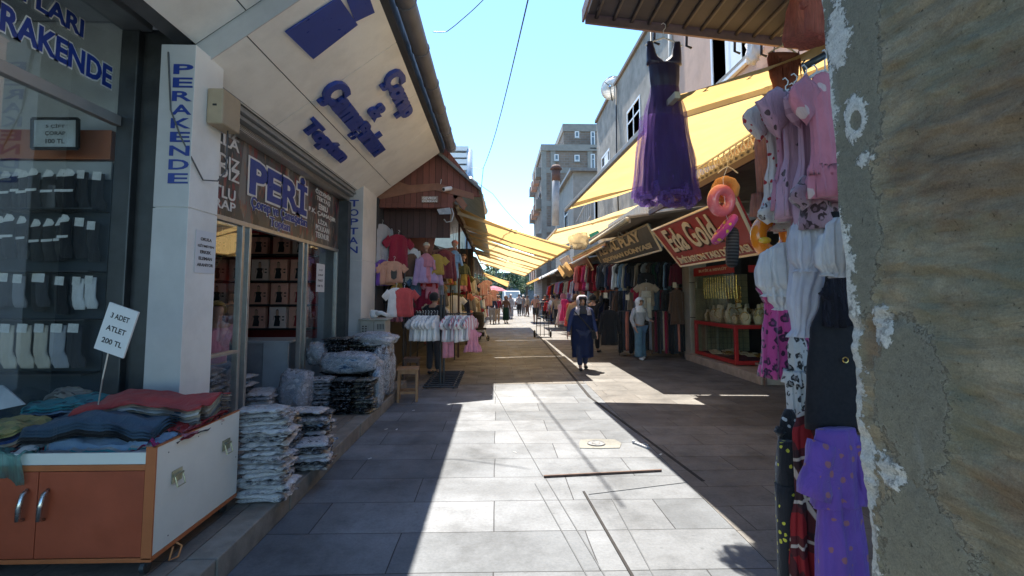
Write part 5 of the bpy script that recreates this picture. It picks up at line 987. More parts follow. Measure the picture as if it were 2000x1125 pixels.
# ---------------------------------------------------------------- near wall on the right
def near_wall():
    WX = 1.3; NY, NZ = 200, 420; y0, y1, z0, z1 = -1.2, 1.9, -.02, 3.6; bm = B(); lay = {}
    F = lambda y, z, s, o=0: noise.fractal(Vector((y * s + o, z * s * 1.0, o)), 1, 2.1, 5)
    def edge(z): return 1.885 + .055 * (z - 1.6) + .02 * F(0, z, 2.2, 3) + .005 * F(0, z, 9, 7)
    def ss(x, a, b): t = max(0, min(1, (x - a) / (b - a))); return t * t * (3 - 2 * t)
    def blobm(y, z, cy, cz, ry, rz, wv=.5, s=5, o=0, soft=.2):
        d = math.hypot((y - cy) / ry, (z - cz) / rz) + wv * F(y, z, s, o); return 1 - ss(d, 1 - soft, 1 + soft * .3)
    cols = []; verts = []
    for i in range(NY + 1):
        t = i / NY; row = []
        for j in range(NZ + 1):
            z = lerp(z0, z1, j / NZ); e = edge(z); y = e - (1 - t) ** 1.5 * (e - y0); q = e - y
            strat = noise.fractal(Vector((y * 3.2, z * 15 - y * 2, 3)), 1, 2, 4)
            def fld(cy, cz, ry, rz): return 1 - math.hypot((y - cy) / ry, (z - cz) / rz)   # 0 at the rim of the patch
            plaster = max(min((y - 1.63 + .05 * F(0, z, 3, 66)) * 6, (z - 1.98 - .6 * (1.85 - y)) * 3), fld(1.6, 1.28, .15, .24), fld(1.58, .78, .2, .24), fld(1.8, 1.85, .11, .34))
            wd = .035 + .05 * max(0, F(.2, z, 3.2, 12) + .2) + (.04 if z < 1.75 else 0)
            chalk = max((wd - q) * 16, min(fld(1.835, 2.6, .07, .14), 1), min(fld(1.77, 2.24, .06, .085), -3.2 * fld(1.765, 2.23, .028, .038)), fld(1.73, 2.08, .045, .03), fld(1.7, 1.5, .05, .09) - .1, fld(1.7, 1.02, .07, .06) - .1)
            ochre = max(fld(1.22, 2.0, .4, .2), fld(1.73, 1.45, .07, .1), fld(1.1, 1.1, .3, .1) - .2)
            pm = ss(plaster, -.15, .15)
            rel = (1 - pm) * (.012 * strat + .006 * F(y * .6, z, 24, 41)) + .001 * F(y, z, 30, 5) - .005 * pm - .004 * ss(chalk, -.1, .2)
            row.append(bm.verts.new((WX + rel + .03 * (1 - ss(q / .035, 0, 1)), y, z))); cols.append(tuple(max(-1, min(1, k_)) * .5 + .5 for k_ in (plaster, chalk - .12, ochre)) + (1,))
        verts.append(row)
    for i in range(NY):
        for j in range(NZ): bm.faces.new((verts[i][j], verts[i][j + 1], verts[i + 1][j + 1], verts[i + 1][j]))
    # the wall's end face and thickness
    last = verts[-1]; back = []
    for v in last: q = bm.verts.new((WX + .26, v.co.y + .01, v.co.z)); back.append(q); cols.append((.4, .6, .3, 1))
    for j in range(NZ): bm.faces.new((last[j], last[j + 1], back[j + 1], back[j]))
    bk = [bm.verts.new((WX + .26, y0, z)) for z in (z0, z1)]; cols += [(.2, .2, .2, 1)] * 2
    bm.faces.new([back[j] for j in range(NZ, -1, -1)] + [bk[0], bk[1]])
    me_cols = cols; t = NT('worn_plaster_and_stone'); at = t.n('Attribute', {'attribute_name': 'Wear'}); sp3 = t.n('SeparateColor', Color=at.outputs['Color'])
    vec = t.co((1, .8, 1)); big = t.noise(9, vec=vec, detail=10, rough=.72); fine = t.noise(34, vec=vec, detail=8, rough=.75, dist=.4); grit = t.noise(150, detail=4, rough=.8); strata = t.noise(6, vec=t.co((1, .5, 2.6), (.22, 0, 0)), detail=10, rough=.75, dist=.6)
    def mask(ch, k1, k2, w=.018): x = t.math('ADD', sp3.outputs[ch], t.math('ADD', t.math('MULTIPLY', t.math('SUBTRACT', big, .5), k1), t.math('MULTIPLY', t.math('SUBTRACT', fine, .5), k2))); return t.ramp(x, [(.5 - w, 0.), (.5 + w, 1.)])
    pl = mask(0, .75, .5); chk = mask(1, .9, 1.1, .012); oc = mask(2, .9, .5, .12)
    stone = t.ramp(strata, [(.28, (.12, .095, .06)), (.4, (.25, .195, .12)), (.52, (.33, .265, .17)), (.68, (.42, .35, .235))]); stone = t.mix(t.ramp(t.noise(3.2, detail=6), [(.45, 0.), (.62, .65)]), stone, (.2, .2, .135))
    stone = t.mix(t.math('MULTIPLY', oc, .7), stone, t.ramp(strata, [(.35, (.19, .12, .075)), (.65, (.33, .22, .13))]))
    plc = t.ramp(fine, [(.3, (.165, .15, .11)), (.7, (.245, .225, .165))]); plc = t.mix(t.ramp(t.noise(2.4, detail=8, rough=.7), [(.45, 0.), (.65, .7)]), plc, (.27, .235, .155)); plc = t.mix(t.ramp(t.noise(5, vec=t.co((1, 1, .25)), detail=6), [(.58, 0.), (.7, .4)]), plc, (.36, .36, .32))
    c = t.mix(pl, stone, plc); rim = t.math('SUBTRACT', mask(0, .75, .5, .05), pl); c = t.mix(t.ramp(t.math('ABSOLUTE', rim), [(.05, 0.), (.4, .7)]), c, (.45, .41, .32))
    c = t.mix(chk, c, t.ramp(fine, [(.3, (.42, .39, .32)), (.6, (.66, .63, .56))])); c = t.mix(1.0, c, t.ramp(grit, [(.3, 1.0), (.65, 1.6)]), 'MULTIPLY'); c = t.mix(1.0, c, t.ramp(t.noise(60, detail=3), [(.27, .35), (.36, 1.)]), 'MULTIPLY')
    h = t.math('ADD', t.math('MULTIPLY', strata, t.math('SUBTRACT', 1.0, pl)), t.math('ADD', t.math('MULTIPLY', fine, .35), t.math('ADD', t.math('MULTIPLY', grit, .12), t.math('MULTIPLY', chk, .25)))); t.bump(h, 1.0, .02); m = t.fin(c, .95, spec=.15)
    me = bpy.data.meshes.new('stone_wall'); bm.verts.index_update(); bm.normal_update(); bm.to_mesh(me); bm.free(); ca = me.color_attributes.new('Wear', 'FLOAT_COLOR', 'POINT')
    ca.data.foreach_set('color', [x for c_ in me_cols for x in c_]); me.materials.append(m)
    for p in me.polygons: p.use_smooth = True
    o = bpy.data.objects.new('stone_wall', me); link(o); tag(o, 'rough stone and crumbling plaster wall filling the right edge, chalky along its corner', 'wall')
near_wall()
# near roof above
nr = thing('roof_overhang', 'dark corrugated roof overhang above the hanging gowns', 'roof', (1.5, 4.3, 4))
bm = B(); slab(bm, [(.82, 4.42, 4.14), (.82, -2, 4.14), (3.4, -2, 3.95), (3.4, 4.42, 3.86)], (0, 0, .05)); obj('roof_sheet', bm, M('dark_roof_sheet', (.06, .052, .06), .7, .3, 5, .4, 20), nr, world=True)
bm = B()
for k in range(16): x = .9 + k * .16; tube(bm, [(x, 4.46, 4.13 - (x - .82) * .108), (x, -2, 4.13 - (x - .82) * .075)], .018, 6)
obj('corrugation', bm, M('dark_roof_rib', (.06, .05, .055), .7, .3), nr, True, True)
bm = B(); slab(bm, [(.8, 4.44, 4.2), (.8, 4.44, 4.07), (3.4, 4.44, 3.79), (3.4, 4.44, 3.92)], (0, .03, 0)); slab(bm, [(.79, 4.46, 4.2), (.79, 4.46, 4.08), (.79, -2, 4.08), (.79, -2, 4.2)], (-.02, 0, 0)); obj('fascia_board', bm, M('weathered_fascia', (.2, .13, .12), .75, .3, 6, .4, dirt=.5), nr, world=True, bev=.003)
bm = B()
bm.free()
for x in (1.45, 1.75, 2.2, 2.45): bm = B(); tube(bm, [(x, 4.5, 4.1), (x, 4.52, 3.98 - (x - 1) * .1), (x + .04, 4.5, 3.95 - (x - 1) * .1)], .012, 6); obj('hook', bm, INK, nr, True, True)
# ---------------------------------------------------------------- the garments next to the wall
PURT = tulle('purple_tulle', (.22, .12, .36), .46)
hp_ = atY(1296, 78, 4.4); gw = thing('evening_gown', 'long black and purple tulle gown on a white hanger under the roof edge', 'gown', hp_)
def px2(p, py): return atY(1296, py, 4.4).z - hp_.z
bm = B(); zz = [px2(0, y) for y in (84, 105, 150, 175, 230, 330, 392)]
for sg in (-1, 1): sheath(bm, [(zz[0] + .01, .028, .016, 0, sg * .125), (zz[1], .045, .03, 0, sg * .115), ((zz[1] + zz[2]) / 2, .09, .05, 0, sg * .07)], n=12, sub=3)
sheath(bm, [((zz[1] + zz[2]) * .47, .14, .05, .001), (zz[2], .135, .06, .002), (zz[3], .125, .055, .003), (zz[4], .16, .08, .007), (zz[5], .205, .11, .014), (zz[6] + .08, .22, .12, .018)], n=60, sub=5, folds=11, seed=2); obj('satin_lining', bm, M('midnight_satin', (.02, .012, .04), .4, .1, sheen=.3), gw, True)
bm = B(); sheath(bm, [(zz[3] + .02, .128, .06, .002), (zz[4], .19, .11, .01), (zz[5], .25, .15, .02), (zz[6], .285, .17, .026)], n=90, sub=6, folds=17, seed=5, cap=False); sheath(bm, [(zz[4], .2, .12, .01, -.03), (zz[5], .26, .16, .02, -.02), (zz[6] + .03, .29, .18, .026, -.02)], n=90, sub=6, folds=13, seed=8, cap=False); obj('tulle_skirt', bm, PURT, gw, True)
bm = B(); 
for i in range(14): a = i * .45; torus(bm, (.2 * math.cos(a) - .03, .15 * math.sin(a) - .03, zz[6] + .03 + .05 * math.sin(i * 2.3)), .05, .022, ['X', 'Y', 'Z'][i % 3], 14, 6, wob=.008)
obj('ruffle', bm, tulle('purple_ruffle', (.25, .15, .42), .65), gw, True)
hg = hanger_bm(.34, .14); hg.transform(Matrix.Translation((0, 0, .02))); obj('hanger', hg, WHT, gw)
# brown fringed top
bp = atY(1529, 100, 4.3); bt = thing('fringed_top', 'rust brown fringed sleeveless top on a pale hanger against the yellow awning', 'top', bp); BRW = M('rust_brown_cloth', (.22, .06, .03), .85, .25, 20, .4)
bm = B(); sheath(bm, [(-.02, .13, .03, 0), (-.07, .145, .05, .002), (-.2, .13, .05, .004), (-.32, .1, .05, .004), (-.5, .11, .05, .005)], n=30, seed=3); obj('cloth', bm, BRW, bt, True)
bm = B(); r = random.Random(5)
for i in range(70):
    a = r.uniform(0, 2 * math.pi); x = .135 * math.cos(a); y = -.055 * abs(math.sin(a)) - .005; L = r.uniform(.08, .2); z = r.uniform(-.06, -.0) - .12 * (1 - abs(math.cos(a)))
    tube(bm, [(x, y, z), (x * 1.06 + r.uniform(-.01, .01), y - .012, z - L)], [.004, .002], 4)
obj('fringe', bm, BRW, bt); hb = hanger_bm(.27, .1); hb.transform(Matrix.Translation((0, 0, .05))); obj('hanger', hb, CRM, bt)
def near(name, cat, lab, px, py, y, bm, m, rz=0, hang=None, extra=None):
    p = atY(px, py, y)
    if hang:
        t = thing(name, lab, cat, p, rz); obj('cloth', bm, m, t, True); h = hanger_bm(hang, .1); h.transform(Matrix.Translation((0, 0, .02))); obj('hanger', h, WHT, t); return t
    o = solo(name, bm, m, lab, cat, smooth=True); o.location = p; o.rotation_euler = (0, 0, rz); return o
SAL = tulle('salmon_gauze', (.6, .25, .2), .85)
near('gauze_blouse', 'blouse', 'salmon gauze top clipped under the roof overhang beside the wall', 1570, -20, 3.6, skirt_bm(.4, .22, .36, .02, 4), SAL, .2)
near('gauze_blouse', 'blouse', 'salmon strappy blouse half hidden behind the wall corner at the top', 1600, -15, 3.2, top_bm(.3, .3, .05, .06, .04, seed=5), SAL, .4)
bm = B(); tube(bm, [atY(1572, 130, 2.9), atY(1625, 100, 2.9)], .022, 10); solo('clothes_rail', bm, DARKM, 'black rail end poking out from the wall above the pink nightdresses', 'clothes rail', smooth=True)
bm = B(); tube(bm, [atY(1575, 150, 2.9), atY(1566, 125, 2.9), atY(1572, 118, 2.9)], .006, 6); solo('wire_hook', bm, DARKM, 'wire hook hanging from the black rail end', 'hook')
CHERRY = dots('cherry_print', (.66, .58, .55), (.4, .02, .03), 22, .27); HEARTS = dots('heart_print', (.62, .56, .53), (.35, .02, .03), 28, .25)
CATS = dots('cat_print', (.5, .28, .36), (.09, .05, .06), 15, .27); PINKD = dots('pink_animal_print', (.62, .22, .3), (.72, .55, .55), 8, .22); PINKD2 = dots('pink_heart_print', (.55, .24, .32), (.3, .02, .05), 22, .2)
near('peach_slip', 'dress', 'plain peach slip hanging left of the cherry nightdress', 1492, 250, 3.1, dress_bm(.56, .14, .12, .2, .012, 3), tulle('peach_gauze', (.6, .32, .24), .9), .2)
near('nightdress', 'nightdress', 'white nightdress printed with red cherries and hearts', 1535, 192, 2.8, dress_bm(.68, .36, .3, .34, .016, 4, .16, .17), CHERRY, .35, .3)
near('nightdress', 'nightdress', 'pale nightdress with small hearts half hidden behind the cherry one', 1548, 200, 2.95, dress_bm(.78, .34, .3, .36, .016, 6, .12, .17), HEARTS, .3, .3)
near('nightdress', 'nightdress', 'lilac pink nightdress printed with dark cats', 1572, 170, 2.55, dress_bm(.7, .38, .33, .42, .018, 5, .17, .2), CATS, .4, .32)
near('nightdress', 'nightdress', 'pink nightdress with small dark hearts between the cat and cherry ones', 1552, 185, 2.68, dress_bm(.64, .3, .26, .32, .016, 9, .08, .16), PINKD2, .3, .3)
near('nightdress', 'nightdress', 'bright pink collared nightshirt touching the wall corner', 1612, 145, 2.3, dress_bm(.6, .3, .26, .28, .014, 7, .16, .17), PINKD, .5, .3)
near('nightdress', 'nightdress', 'mauve striped nightdress squeezed between the cat print one and the collared one', 1592, 172, 2.45, dress_bm(.72, .3, .28, .32, .016, 12, .1, .16), stripes('mauve_stripes', (.5, .3, .38), (.36, .2, .27), 40, 'X', .6), .45, .28)
near('print_blouse', 'blouse', 'mauve blouse with dark print below the cat nightdress', 1612, 330, 2.4, top_bm(.3, .3, .1, .12, .07, seed=3), leopard('mauve_print', (.33, .2, .25), (.04, .015, .02), 20), .4)
near('print_blouse', 'blouse', 'white blouse with dark print peeking out below the nightdresses', 1535, 378, 2.75, top_bm(.26, .16, .06, .1, .06, seed=4), leopard('white_dark_print', (.6, .56, .52), (.05, .03, .03), 22), .3)
WSH = translucent('white_gauze', (.86, .84, .84), .35, 12); WSH2 = translucent('pale_lilac_gauze', (.78, .76, .82), .35, 12)
def puffy(lab, parts, m, y):
    """gathered gauze: each part a puffed, folded sleeve or bodice (px, py of its top, width px, height px, lean px)"""
    a = atY(parts[0][0], parts[0][1], y); bm = B(); k = y / 1000
    for i, (px, py, w_, h, ln) in enumerate(parts):
        c = atY(px, py, y + .035 * (i % 2)) - a; w2 = w_ * k / 2; H_ = h * k; L_ = ln * k
        tmp = B(); sheath(tmp, [(0, w2 * .35, .02, .003), (-H_ * .12, w2 * .8, .04, .009, L_ * .1), (-H_ * .45, w2, .055, .014, L_ * .45), (-H_ * .75, w2 * .92, .05, .014, L_ * .75), (-H_ * .9, w2 * .55, .03, .008, L_ * .9), (-H_ * .94, w2 * .5, .03, .004, L_ * .94), (-H_, w2 * .7, .035, .012, L_)], n=64, sub=5, folds=11, seed=int(px) + i)
        tmp.transform(Matrix.Translation(c)); me = bpy.data.meshes.new('t'); tmp.to_mesh(me); tmp.free(); bm.from_mesh(me); bpy.data.meshes.remove(me)
    o = solo('puff_sleeve_blouse', bm, m, lab, 'blouse', smooth=True); o.location = a; return o
puffy('white gauze blouse with ruffled sleeves, leftmost of the white ones', [(1532, 474, 76, 108, 4), (1508, 486, 56, 96, -6), (1566, 434, 74, 130, 2), (1522, 535, 52, 72, 2)], WSH, 2.7)
puffy('white blouse with elastic cuff and long bell sleeve beside the black dress', [(1590, 408, 92, 128, -12), (1598, 405, 74, 262, -48), (1572, 430, 62, 104, -6)], WSH2, 2.42)
puffy('crumpled white gauze blouse against the wall corner', [(1640, 425, 64, 120, -2), (1622, 452, 50, 90, -6), (1652, 440, 46, 104, 4)], WSH, 2.1)
LEO = leopard('pink_leopard_fleece', (.5, .055, .24), (.045, .008, .04), 19)
near('leopard_nightdress', 'nightdress', 'hot pink leopard print fleece nightdress', 1527, 540, 2.9, dress_bm(.57, .24, .24, .31, .012, 6, .03, .1, .2, .06, .08), LEO, .15)
near('spotted_dress', 'dress', 'white dress with dark spots behind the black dress by the wall', 1640, 600, 2.38, dress_bm(.5, .3, .3, .34, .01, 2), leopard('white_leopard', (.6, .6, .6), (.02, .02, .025), 20), .3)
near('spotted_dress', 'dress', 'white spotted dress hem showing left of the black dress', 1556, 640, 2.75, dress_bm(.3, .12, .1, .14, .01, 2), leopard('white_leopards', (.6, .6, .6), (.02, .02, .025), 22), .3)
near('sheer_blouse', 'blouse', 'dark grey sheer blouse between the black strap and the wall', 1642, 530, 2.3, top_bm(.2, .25, .02, .05, .04, seed=2), tulle('dark_grey_sheer', (.06, .06, .08), .9), .3)
bd = atY(1632, 395, 2.32); bdt = thing('black_dress', 'black fitted dress hanging from a wide strap against the wall', 'dress', bd)
s_ = 2.32 / 1000; bm = B(); sheath(bm, [(-20 * s_, 11 * s_, .02, 0, -2 * s_), (-150 * s_, 13 * s_, .025, .001, -14 * s_), (-200 * s_, 24 * s_, .035, .002, -16 * s_), (-260 * s_, 46 * s_, .05, .003, -18 * s_), (-340 * s_, 55 * s_, .055, .004, -20 * s_), (-445 * s_, 58 * s_, .06, .005, -24 * s_)], n=40, sub=6, seed=4, folds=4); obj('cloth', bm, M('black_crepe', (.008, .008, .012), .85, .15, 30, .3), bdt, True)
bm = B(); torus(bm, (-.035, -.066, -.72), .012, .003, 'Y', 14, 5); obj('clasp', bm, GOLD, bdt)
near('plaid_shirt', 'shirt', 'red and black plaid shirt with white lettering patches below the black dress', 1580, 800, 2.45, dress_bm(.95, .22, .2, .26, .02, 4), plaid('red_plaid'), .3)
LEM = dots('lemon_print', (.012, .012, .016), (.6, .55, .05), 24, .2)
near('lemon_trousers', 'trousers', 'black trousers scattered with small yellow lemons', 1546, 860, 2.55, trouser_bm(.85, .2, .12, 5, .05), LEM, .4)
near('dark_jacket', 'jacket', 'narrow black jacket with pale lettering at the left of the plaid shirt', 1540, 800, 2.6, top_bm(.12, .4, .02, .05, .05, seed=6), dots('white_letter_flecks', (.012, .012, .016), (.55, .55, .55), 16, .2), .3)
PUR = dots('purple_flower_print', (.16, .07, .36), (.33, .13, .16), 16, .2)
pj = atY(1632, 838, 2.2); pt = thing('purple_pyjamas', 'purple short-sleeved pyjama set with small flowers hanging by the wall foot', 'pyjamas', pj, .25)
bm = B(); sheath(bm, [(0, .1, .04, .002), (-.1, .13, .055, .006), (-.28, .125, .06, .012), (-.31, .13, .062, .012)], n=50, sub=5, folds=8, seed=3); obj('shirt', bm, PUR, pt, True)
for sx in (-1, 1): bm = B(); sleeve(bm, (sx * .08, 0, -.05), (sx * .155, -.02, -.3 + .04 * (sx < 0)), .1, .15, .05, .05, seed=sx + 2); obj('sleeve', bm, PUR, pt, True)
bm = B(); sheath(bm, [(-.27, .1, .045, .006), (-.5, .12, .055, .012), (-.9, .13, .06, .016)], n=50, sub=5, folds=7, seed=6); obj('trousers', bm, PUR, pt, True)
# swim rings
RB = lambda n, c: M(n, c, .25, .1, 3, .05, coat=.5)
SY = 5.4
rh = atY(1421, 325, SY); hg = thing('wooden_hanger', 'yellow-lit hanger hooked on the eave above the swim rings', 'hanger', rh); obj('hanger', hanger_bm(.22, .1), CRM, hg)
a = atY(1409, 392, SY); bm = B(); torus(bm, (0, 0, 0), .118, .06, 'Y', 36, 14); o = solo('swim_ring', bm, RB('pink_vinyl', (.75, .18, .2)), 'pink inflatable swim ring hanging in front of the red sign', 'swim ring', smooth=True); o.location = a; o.rotation_euler = (.1, 0, .35)
a = atY(1417, 370, SY + .12); bm = B(); torus(bm, (0, 0, 0), .095, .055, 'Y', 36, 14, wob=.004); o = solo('swim_ring', bm, dots('doughnut_vinyl', (.55, .24, .06), (.7, .4, .2), 20, .18), 'brown doughnut swim ring behind the pink ring', 'swim ring', smooth=True); o.location = a; o.rotation_euler = (.1, 0, -.2)
a = atY(1415, 448, SY); bm = B(); torus(bm, (0, 0, 0), .15, .045, 'X', 36, 12); o = solo('swim_ring', bm, dots('fruit_vinyl', (.55, .05, .25), (.7, .5, .05), 14, .26), 'magenta and yellow swim ring seen edge-on below the pink ring', 'swim ring', smooth=True); o.location = a; o.rotation_euler = (0, R(38), R(-12))
a = atY(1430, 483, SY); bm = B(); torus(bm, (0, 0, 0), .165, .055, 'X', 44, 12, ry=.06); o = solo('swim_ring', bm, stripes('tyre_vinyl', (.012, .012, .014), (.06, .06, .065), 60, 'Z', .5), 'black tyre-patterned swim ring hanging below the others', 'swim ring', smooth=True); o.location = a; o.rotation_euler = (0, R(3), R(-22))
bm = B(); tube(bm, [rh, atY(1412, 350, SY), atY(1418, 420, SY), atY(1430, 450, SY)], .003, 5); solo('ring_string', bm, WHT, 'thin white string carrying the swim rings', 'string')
a = atY(1510, 462, 2.95); dr = thing('swim_ring', 'orange duck-shaped swim ring with beak, above the white blouses', 'swim ring', a, .2); bm = B(); torus(bm, (0, 0, 0), .1, .045, 'Y', 36, 12); obj('ring', bm, RB('orange_vinyl', (.85, .24, .01)), dr, True)
bm = B(); ball(bm, (-.1, -.05, -.03), .03, 2, (1.3, 1, .7)); obj('beak', bm, RB('yellow_vinyl', (.75, .45, .03)), dr, True); bm = B(); slab(bm, [(-.03, -.056, .1), (.05, -.056, .12), (.05, -.056, .145), (-.03, -.056, .125)], (0, .004, 0)); slab(bm, [(-.05, -.056, .075), (.01, -.056, .09), (.01, -.056, .11), (-.05, -.056, .095)], (0, .004, 0)); obj('printed_mark', bm, INK, dr)
# ---------------------------------------------------------------- buildings
CON = M('weathered_render', (.24, .225, .205), .9, .3, 1.6, .5, 25, bd=.02, dirt=.7); PINKR = M('pink_render', (.46, .3, .23), .85, .08, 1.2, .2, 30, dirt=.35)
WF = M('white_window_frame', (.65, .65, .66), .4, .05); WG = M('dark_window_glass', (.13, .17, .2), .08, .3, 2, 0)
def window(par, x, y0, y1, z0, z1, curtain=None, face='x', bars=1):
    """a recessed window on a face looking to -X (face x) or -Y (face y: x is then y and y0..y1 are x)"""
    def bb(bm, a0, a1, d0, d1, c0, c1): box(bm, x + d0, x + d1, a0, a1, c0, c1) if face == 'x' else box(bm, a0, a1, x + d0, x + d1, c0, c1)
    bm = B()
    for a0, a1, c0, c1 in ((y0, y0 + .07, z0, z1), (y1 - .07, y1, z0, z1), (y0 + .07, y1 - .07, z0, z0 + .07), (y0 + .07, y1 - .07, z1 - .07, z1)): bb(bm, a0, a1, -.02, .06, c0, c1)
    for k in range(bars): m = lerp(y0, y1, (k + 1) / (bars + 1)); bb(bm, m - .03, m + .03, -.015, .05, z0 + .07, z1 - .07)
    bb(bm, y0 + .07, y1 - .07, -.01, .045, z1 - .45, z1 - .4)
    f = obj('window', bm, WF, par, world=True); bm = B(); bb(bm, y0 + .06, y1 - .06, .0, .02, z0 + .06, z1 - .06); obj('pane', bm, WG, f, world=True)
    bm = B(); bb(bm, y0 - .08, y1 + .08, -.09, -.021, z0 - .08, z0); obj('sill', bm, CON, f, world=True)
    if curtain: bm = B(); bb(bm, lerp(y0, y1, .2), lerp(y0, y1, .6), -.012, -.004, z0 + .08, z1 - .08); obj('curtain', bm, curtain, f, world=True)
pb = thing('pink_house', 'salmon rendered house wall above the large yellow awning', 'house', (5, 8, 3.6)); bm = B(); box(bm, 4.12, 9, 3, 11.55, 3.66, 9.5); obj('wall', bm, PINKR, pb, world=True)
a, b = atX(1380, 130, 4.12), atX(1445, 70, 4.12); window(pb, 4.12, 7.9, 9.4, 4.95 + .55, 7.2, WHT)
bm = B(); slab(bm, [(4.1, 7.5, 5.38), (4.1, 9.7, 5.38), (4.1, 9.7, 5.44), (4.1, 7.5, 5.44)], (-.07, 0, 0)); obj('ledge', bm, WF, pb, world=True)
bm = B(); tube(bm, [(4.08, 11.5, 3.9), (4.08, 11.5, 9.4)], .06, 10); obj('downpipe', bm, M('pale_downpipe', (.4, .37, .33), .6), pb, True, True)
for q in ([(4.1, 7.0, 5.9), (4.06, 7.2, 5.0), (4.1, 7.3, 4.5)], [(4.1, 6.3, 6), (4.06, 6.25, 4.6)]): bm = B(); tube(bm, q, .01, 5); obj('cable', bm, INK, pb, True, True)
bm = B(); lump(bm, atX(1471, 100, 3.9), .09, .12, .2, 9, 3, .2); solo('laundry', bm, fab('light grey'), 'small grey cloth hung out against the pink wall', 'laundry', smooth=True)
gb = thing('grey_building', 'tall grey weathered rendered building behind the right awnings', 'building', (6, 16, 3.6)); ztop = 8.95; bm = B(); slab(bm, [(4.2, 11.6, 3.66), (4.2, 21, 3.66), (4.2, 21, 8.85), (4.2, 17.5, 9.0), (4.2, 11.6, 8.95)], (5, 0, 0)); obj('wall', bm, CON, gb, world=True)
bm = B(); slab(bm, [(4.12, 11.6, 8.96), (4.12, 17.5, 9.01), (4.12, 21, 8.86), (4.12, 21, 8.98), (4.12, 17.5, 9.12), (4.12, 11.6, 9.06)], (5, 0, 0)); obj('parapet', bm, M('dark_coping', (.14, .12, .11), .8), gb, world=True)
window(gb, 4.2, 14.5, 16.0, 5.85, 7.5, None, bars=1); window(gb, 4.2, 18.6, 20.0, 5.7, 7.1, WHT, bars=2)
for q in ([(4.15, 13.2, 8.8), (4.15, 13.25, 4)], [(4.14, 17.2, 8.9), (4.14, 17.3, 6), (4.14, 17.1, 4)]): bm = B(); tube(bm, q, .025, 6); obj('cable', bm, INK, gb, True, True)
sd = thing('satellite_dish', 'white satellite dish on the roof of the grey building', 'satellite dish', atX(1191, 180, 4.1)); c = atX(1191, 168, 4.0); bm = B()
rings_ = [[c + Vector((.05 * k * k * .4, rr * math.cos(t), rr * math.sin(t) * 1.05)) for t in (2 * math.pi * i / 24 for i in range(24))] for k, rr in ((0, .04), (1, .18), (2, .3), (3, .42))]; loft(bm, rings_, False); bmesh.ops.solidify(bm, geom=bm.faces[:], thickness=.012); bm.transform(Matrix.Translation(c) @ Matrix.Rotation(R(55), 4, 'Z') @ Matrix.Translation(-c)); obj('dish', bm, WHT, sd, True, True)
bm = B(); tube(bm, [c, c + Vector((.1, .1, -.5))], .025, 6); tube(bm, [c, c + Vector((-.25, -.3, .02))], .012, 5); obj('bracket', bm, DARKM, sd, True, True)
# brick block further off
BRK = NT('exposed_brick'); vv = BRK.co(); s3 = BRK.n('SeparateXYZ', Vector=vv); cv = BRK.n('CombineXYZ', X=BRK.math('ADD', s3.outputs[0], s3.outputs[1]), Y=s3.outputs[2]); brt = BRK.n('TexBrick', Vector=cv.outputs[0], Color1=(.24, .175, .14, 1), Color2=(.17, .13, .105, 1), Mortar=(.22, .2, .18, 1), Scale=1.0, Mortar_Size=.02, Brick_Width=.4, Row_Height=.2)
BRKM = BRK.fin(BRK.mix(1.0, brt.outputs[0], BRK.ramp(BRK.noise(.6, detail=9), [(.3, .7), (.7, 1.15)]), 'MULTIPLY'), .9)
bb_ = thing('brick_apartment_block', 'unfinished brick apartment block with concrete bands at the street bend', 'building', (8, 44, 0)); X0 = atY(1060, 300, 40).x; zt1 = atY(1060, 283, 40).z; zt2 = atY(1110, 238, 40).z; xs = atY(1103, 260, 40).x
bm = B(); box(bm, X0, 15, 40, 50, 0, zt1); box(bm, xs, 15, 40.6, 50, zt1, zt2); obj('wall', bm, BRKM, bb_, world=True)
CONP = M('bare_concrete', (.25, .235, .215), .9, .15, 1, .2, dirt=.4); bm = B()
for py in (330, 395, 445): z = atY(1100, py, 40).z; box(bm, X0 - .04, 15, 39.95, 50.05, z - .35, z + .1)
for px in (1062, 1080, 1152): x = atY(px, 300, 40).x; box(bm, x - .2, x + .2, 39.93, 40.1, 0, zt1 - .1)
box(bm, X0 - .15, 15, 39.85, 50.1, zt1 - .5, zt1 + .02); box(bm, xs - .1, 15, 40.5, 50.1, zt2 - .6, zt2 + .02); obj('concrete_band', bm, CONP, bb_, world=True)
for px, py, w1, h1 in [(1127, 263, .17, .17), (1087, 308, .17, .17), (1127, 309, .2, .17), (1089, 355, .16, .2), (1127, 356, .2, .2), (1158, 273, .17, .42), (1158, 318, .17, .45), (1158, 370, .17, .45)]:
    p = atY(px, py, 39.94); window(bb_, 39.94, p.x - w1, p.x + w1, p.z - h1 * 1.6, p.z + h1 * 1.6, face='y', bars=0)
for z in (4, 6.8, 9.6, 12.2):
    for y in (41.5, 44, 46.5, 49): bm = B(); box(bm, X0 - .5, X0 - .02, y - .8, y + .4, z - 1, z - .2); obj('balcony', bm, [PINKR, CONP][int(y) % 2], bb_, world=True, bev=.02)
cl = atY(1049, 392, 42); bm = B(); slab(bm, [cl, cl + Vector((.1, .6, .1)), cl + Vector((.5, .8, 1.0)), cl + Vector((.35, 0, .9))], (.02, 0, 0)); solo('hung_sheet', bm, fab('sky blue'), 'pale blue sheet hung from a brick block balcony', 'laundry')
lb = thing('low_building', 'low pale building with railings between the brick block and awnings', 'building', (5, 30, 0)); bm = B(); box(bm, 3.95, 9, 26, 34, 2.9, 8.0); obj('wall', bm, M('pale_grey_render', (.26, .25, .235), .85, .15, 1.3, .2, dirt=.5), lb, world=True)
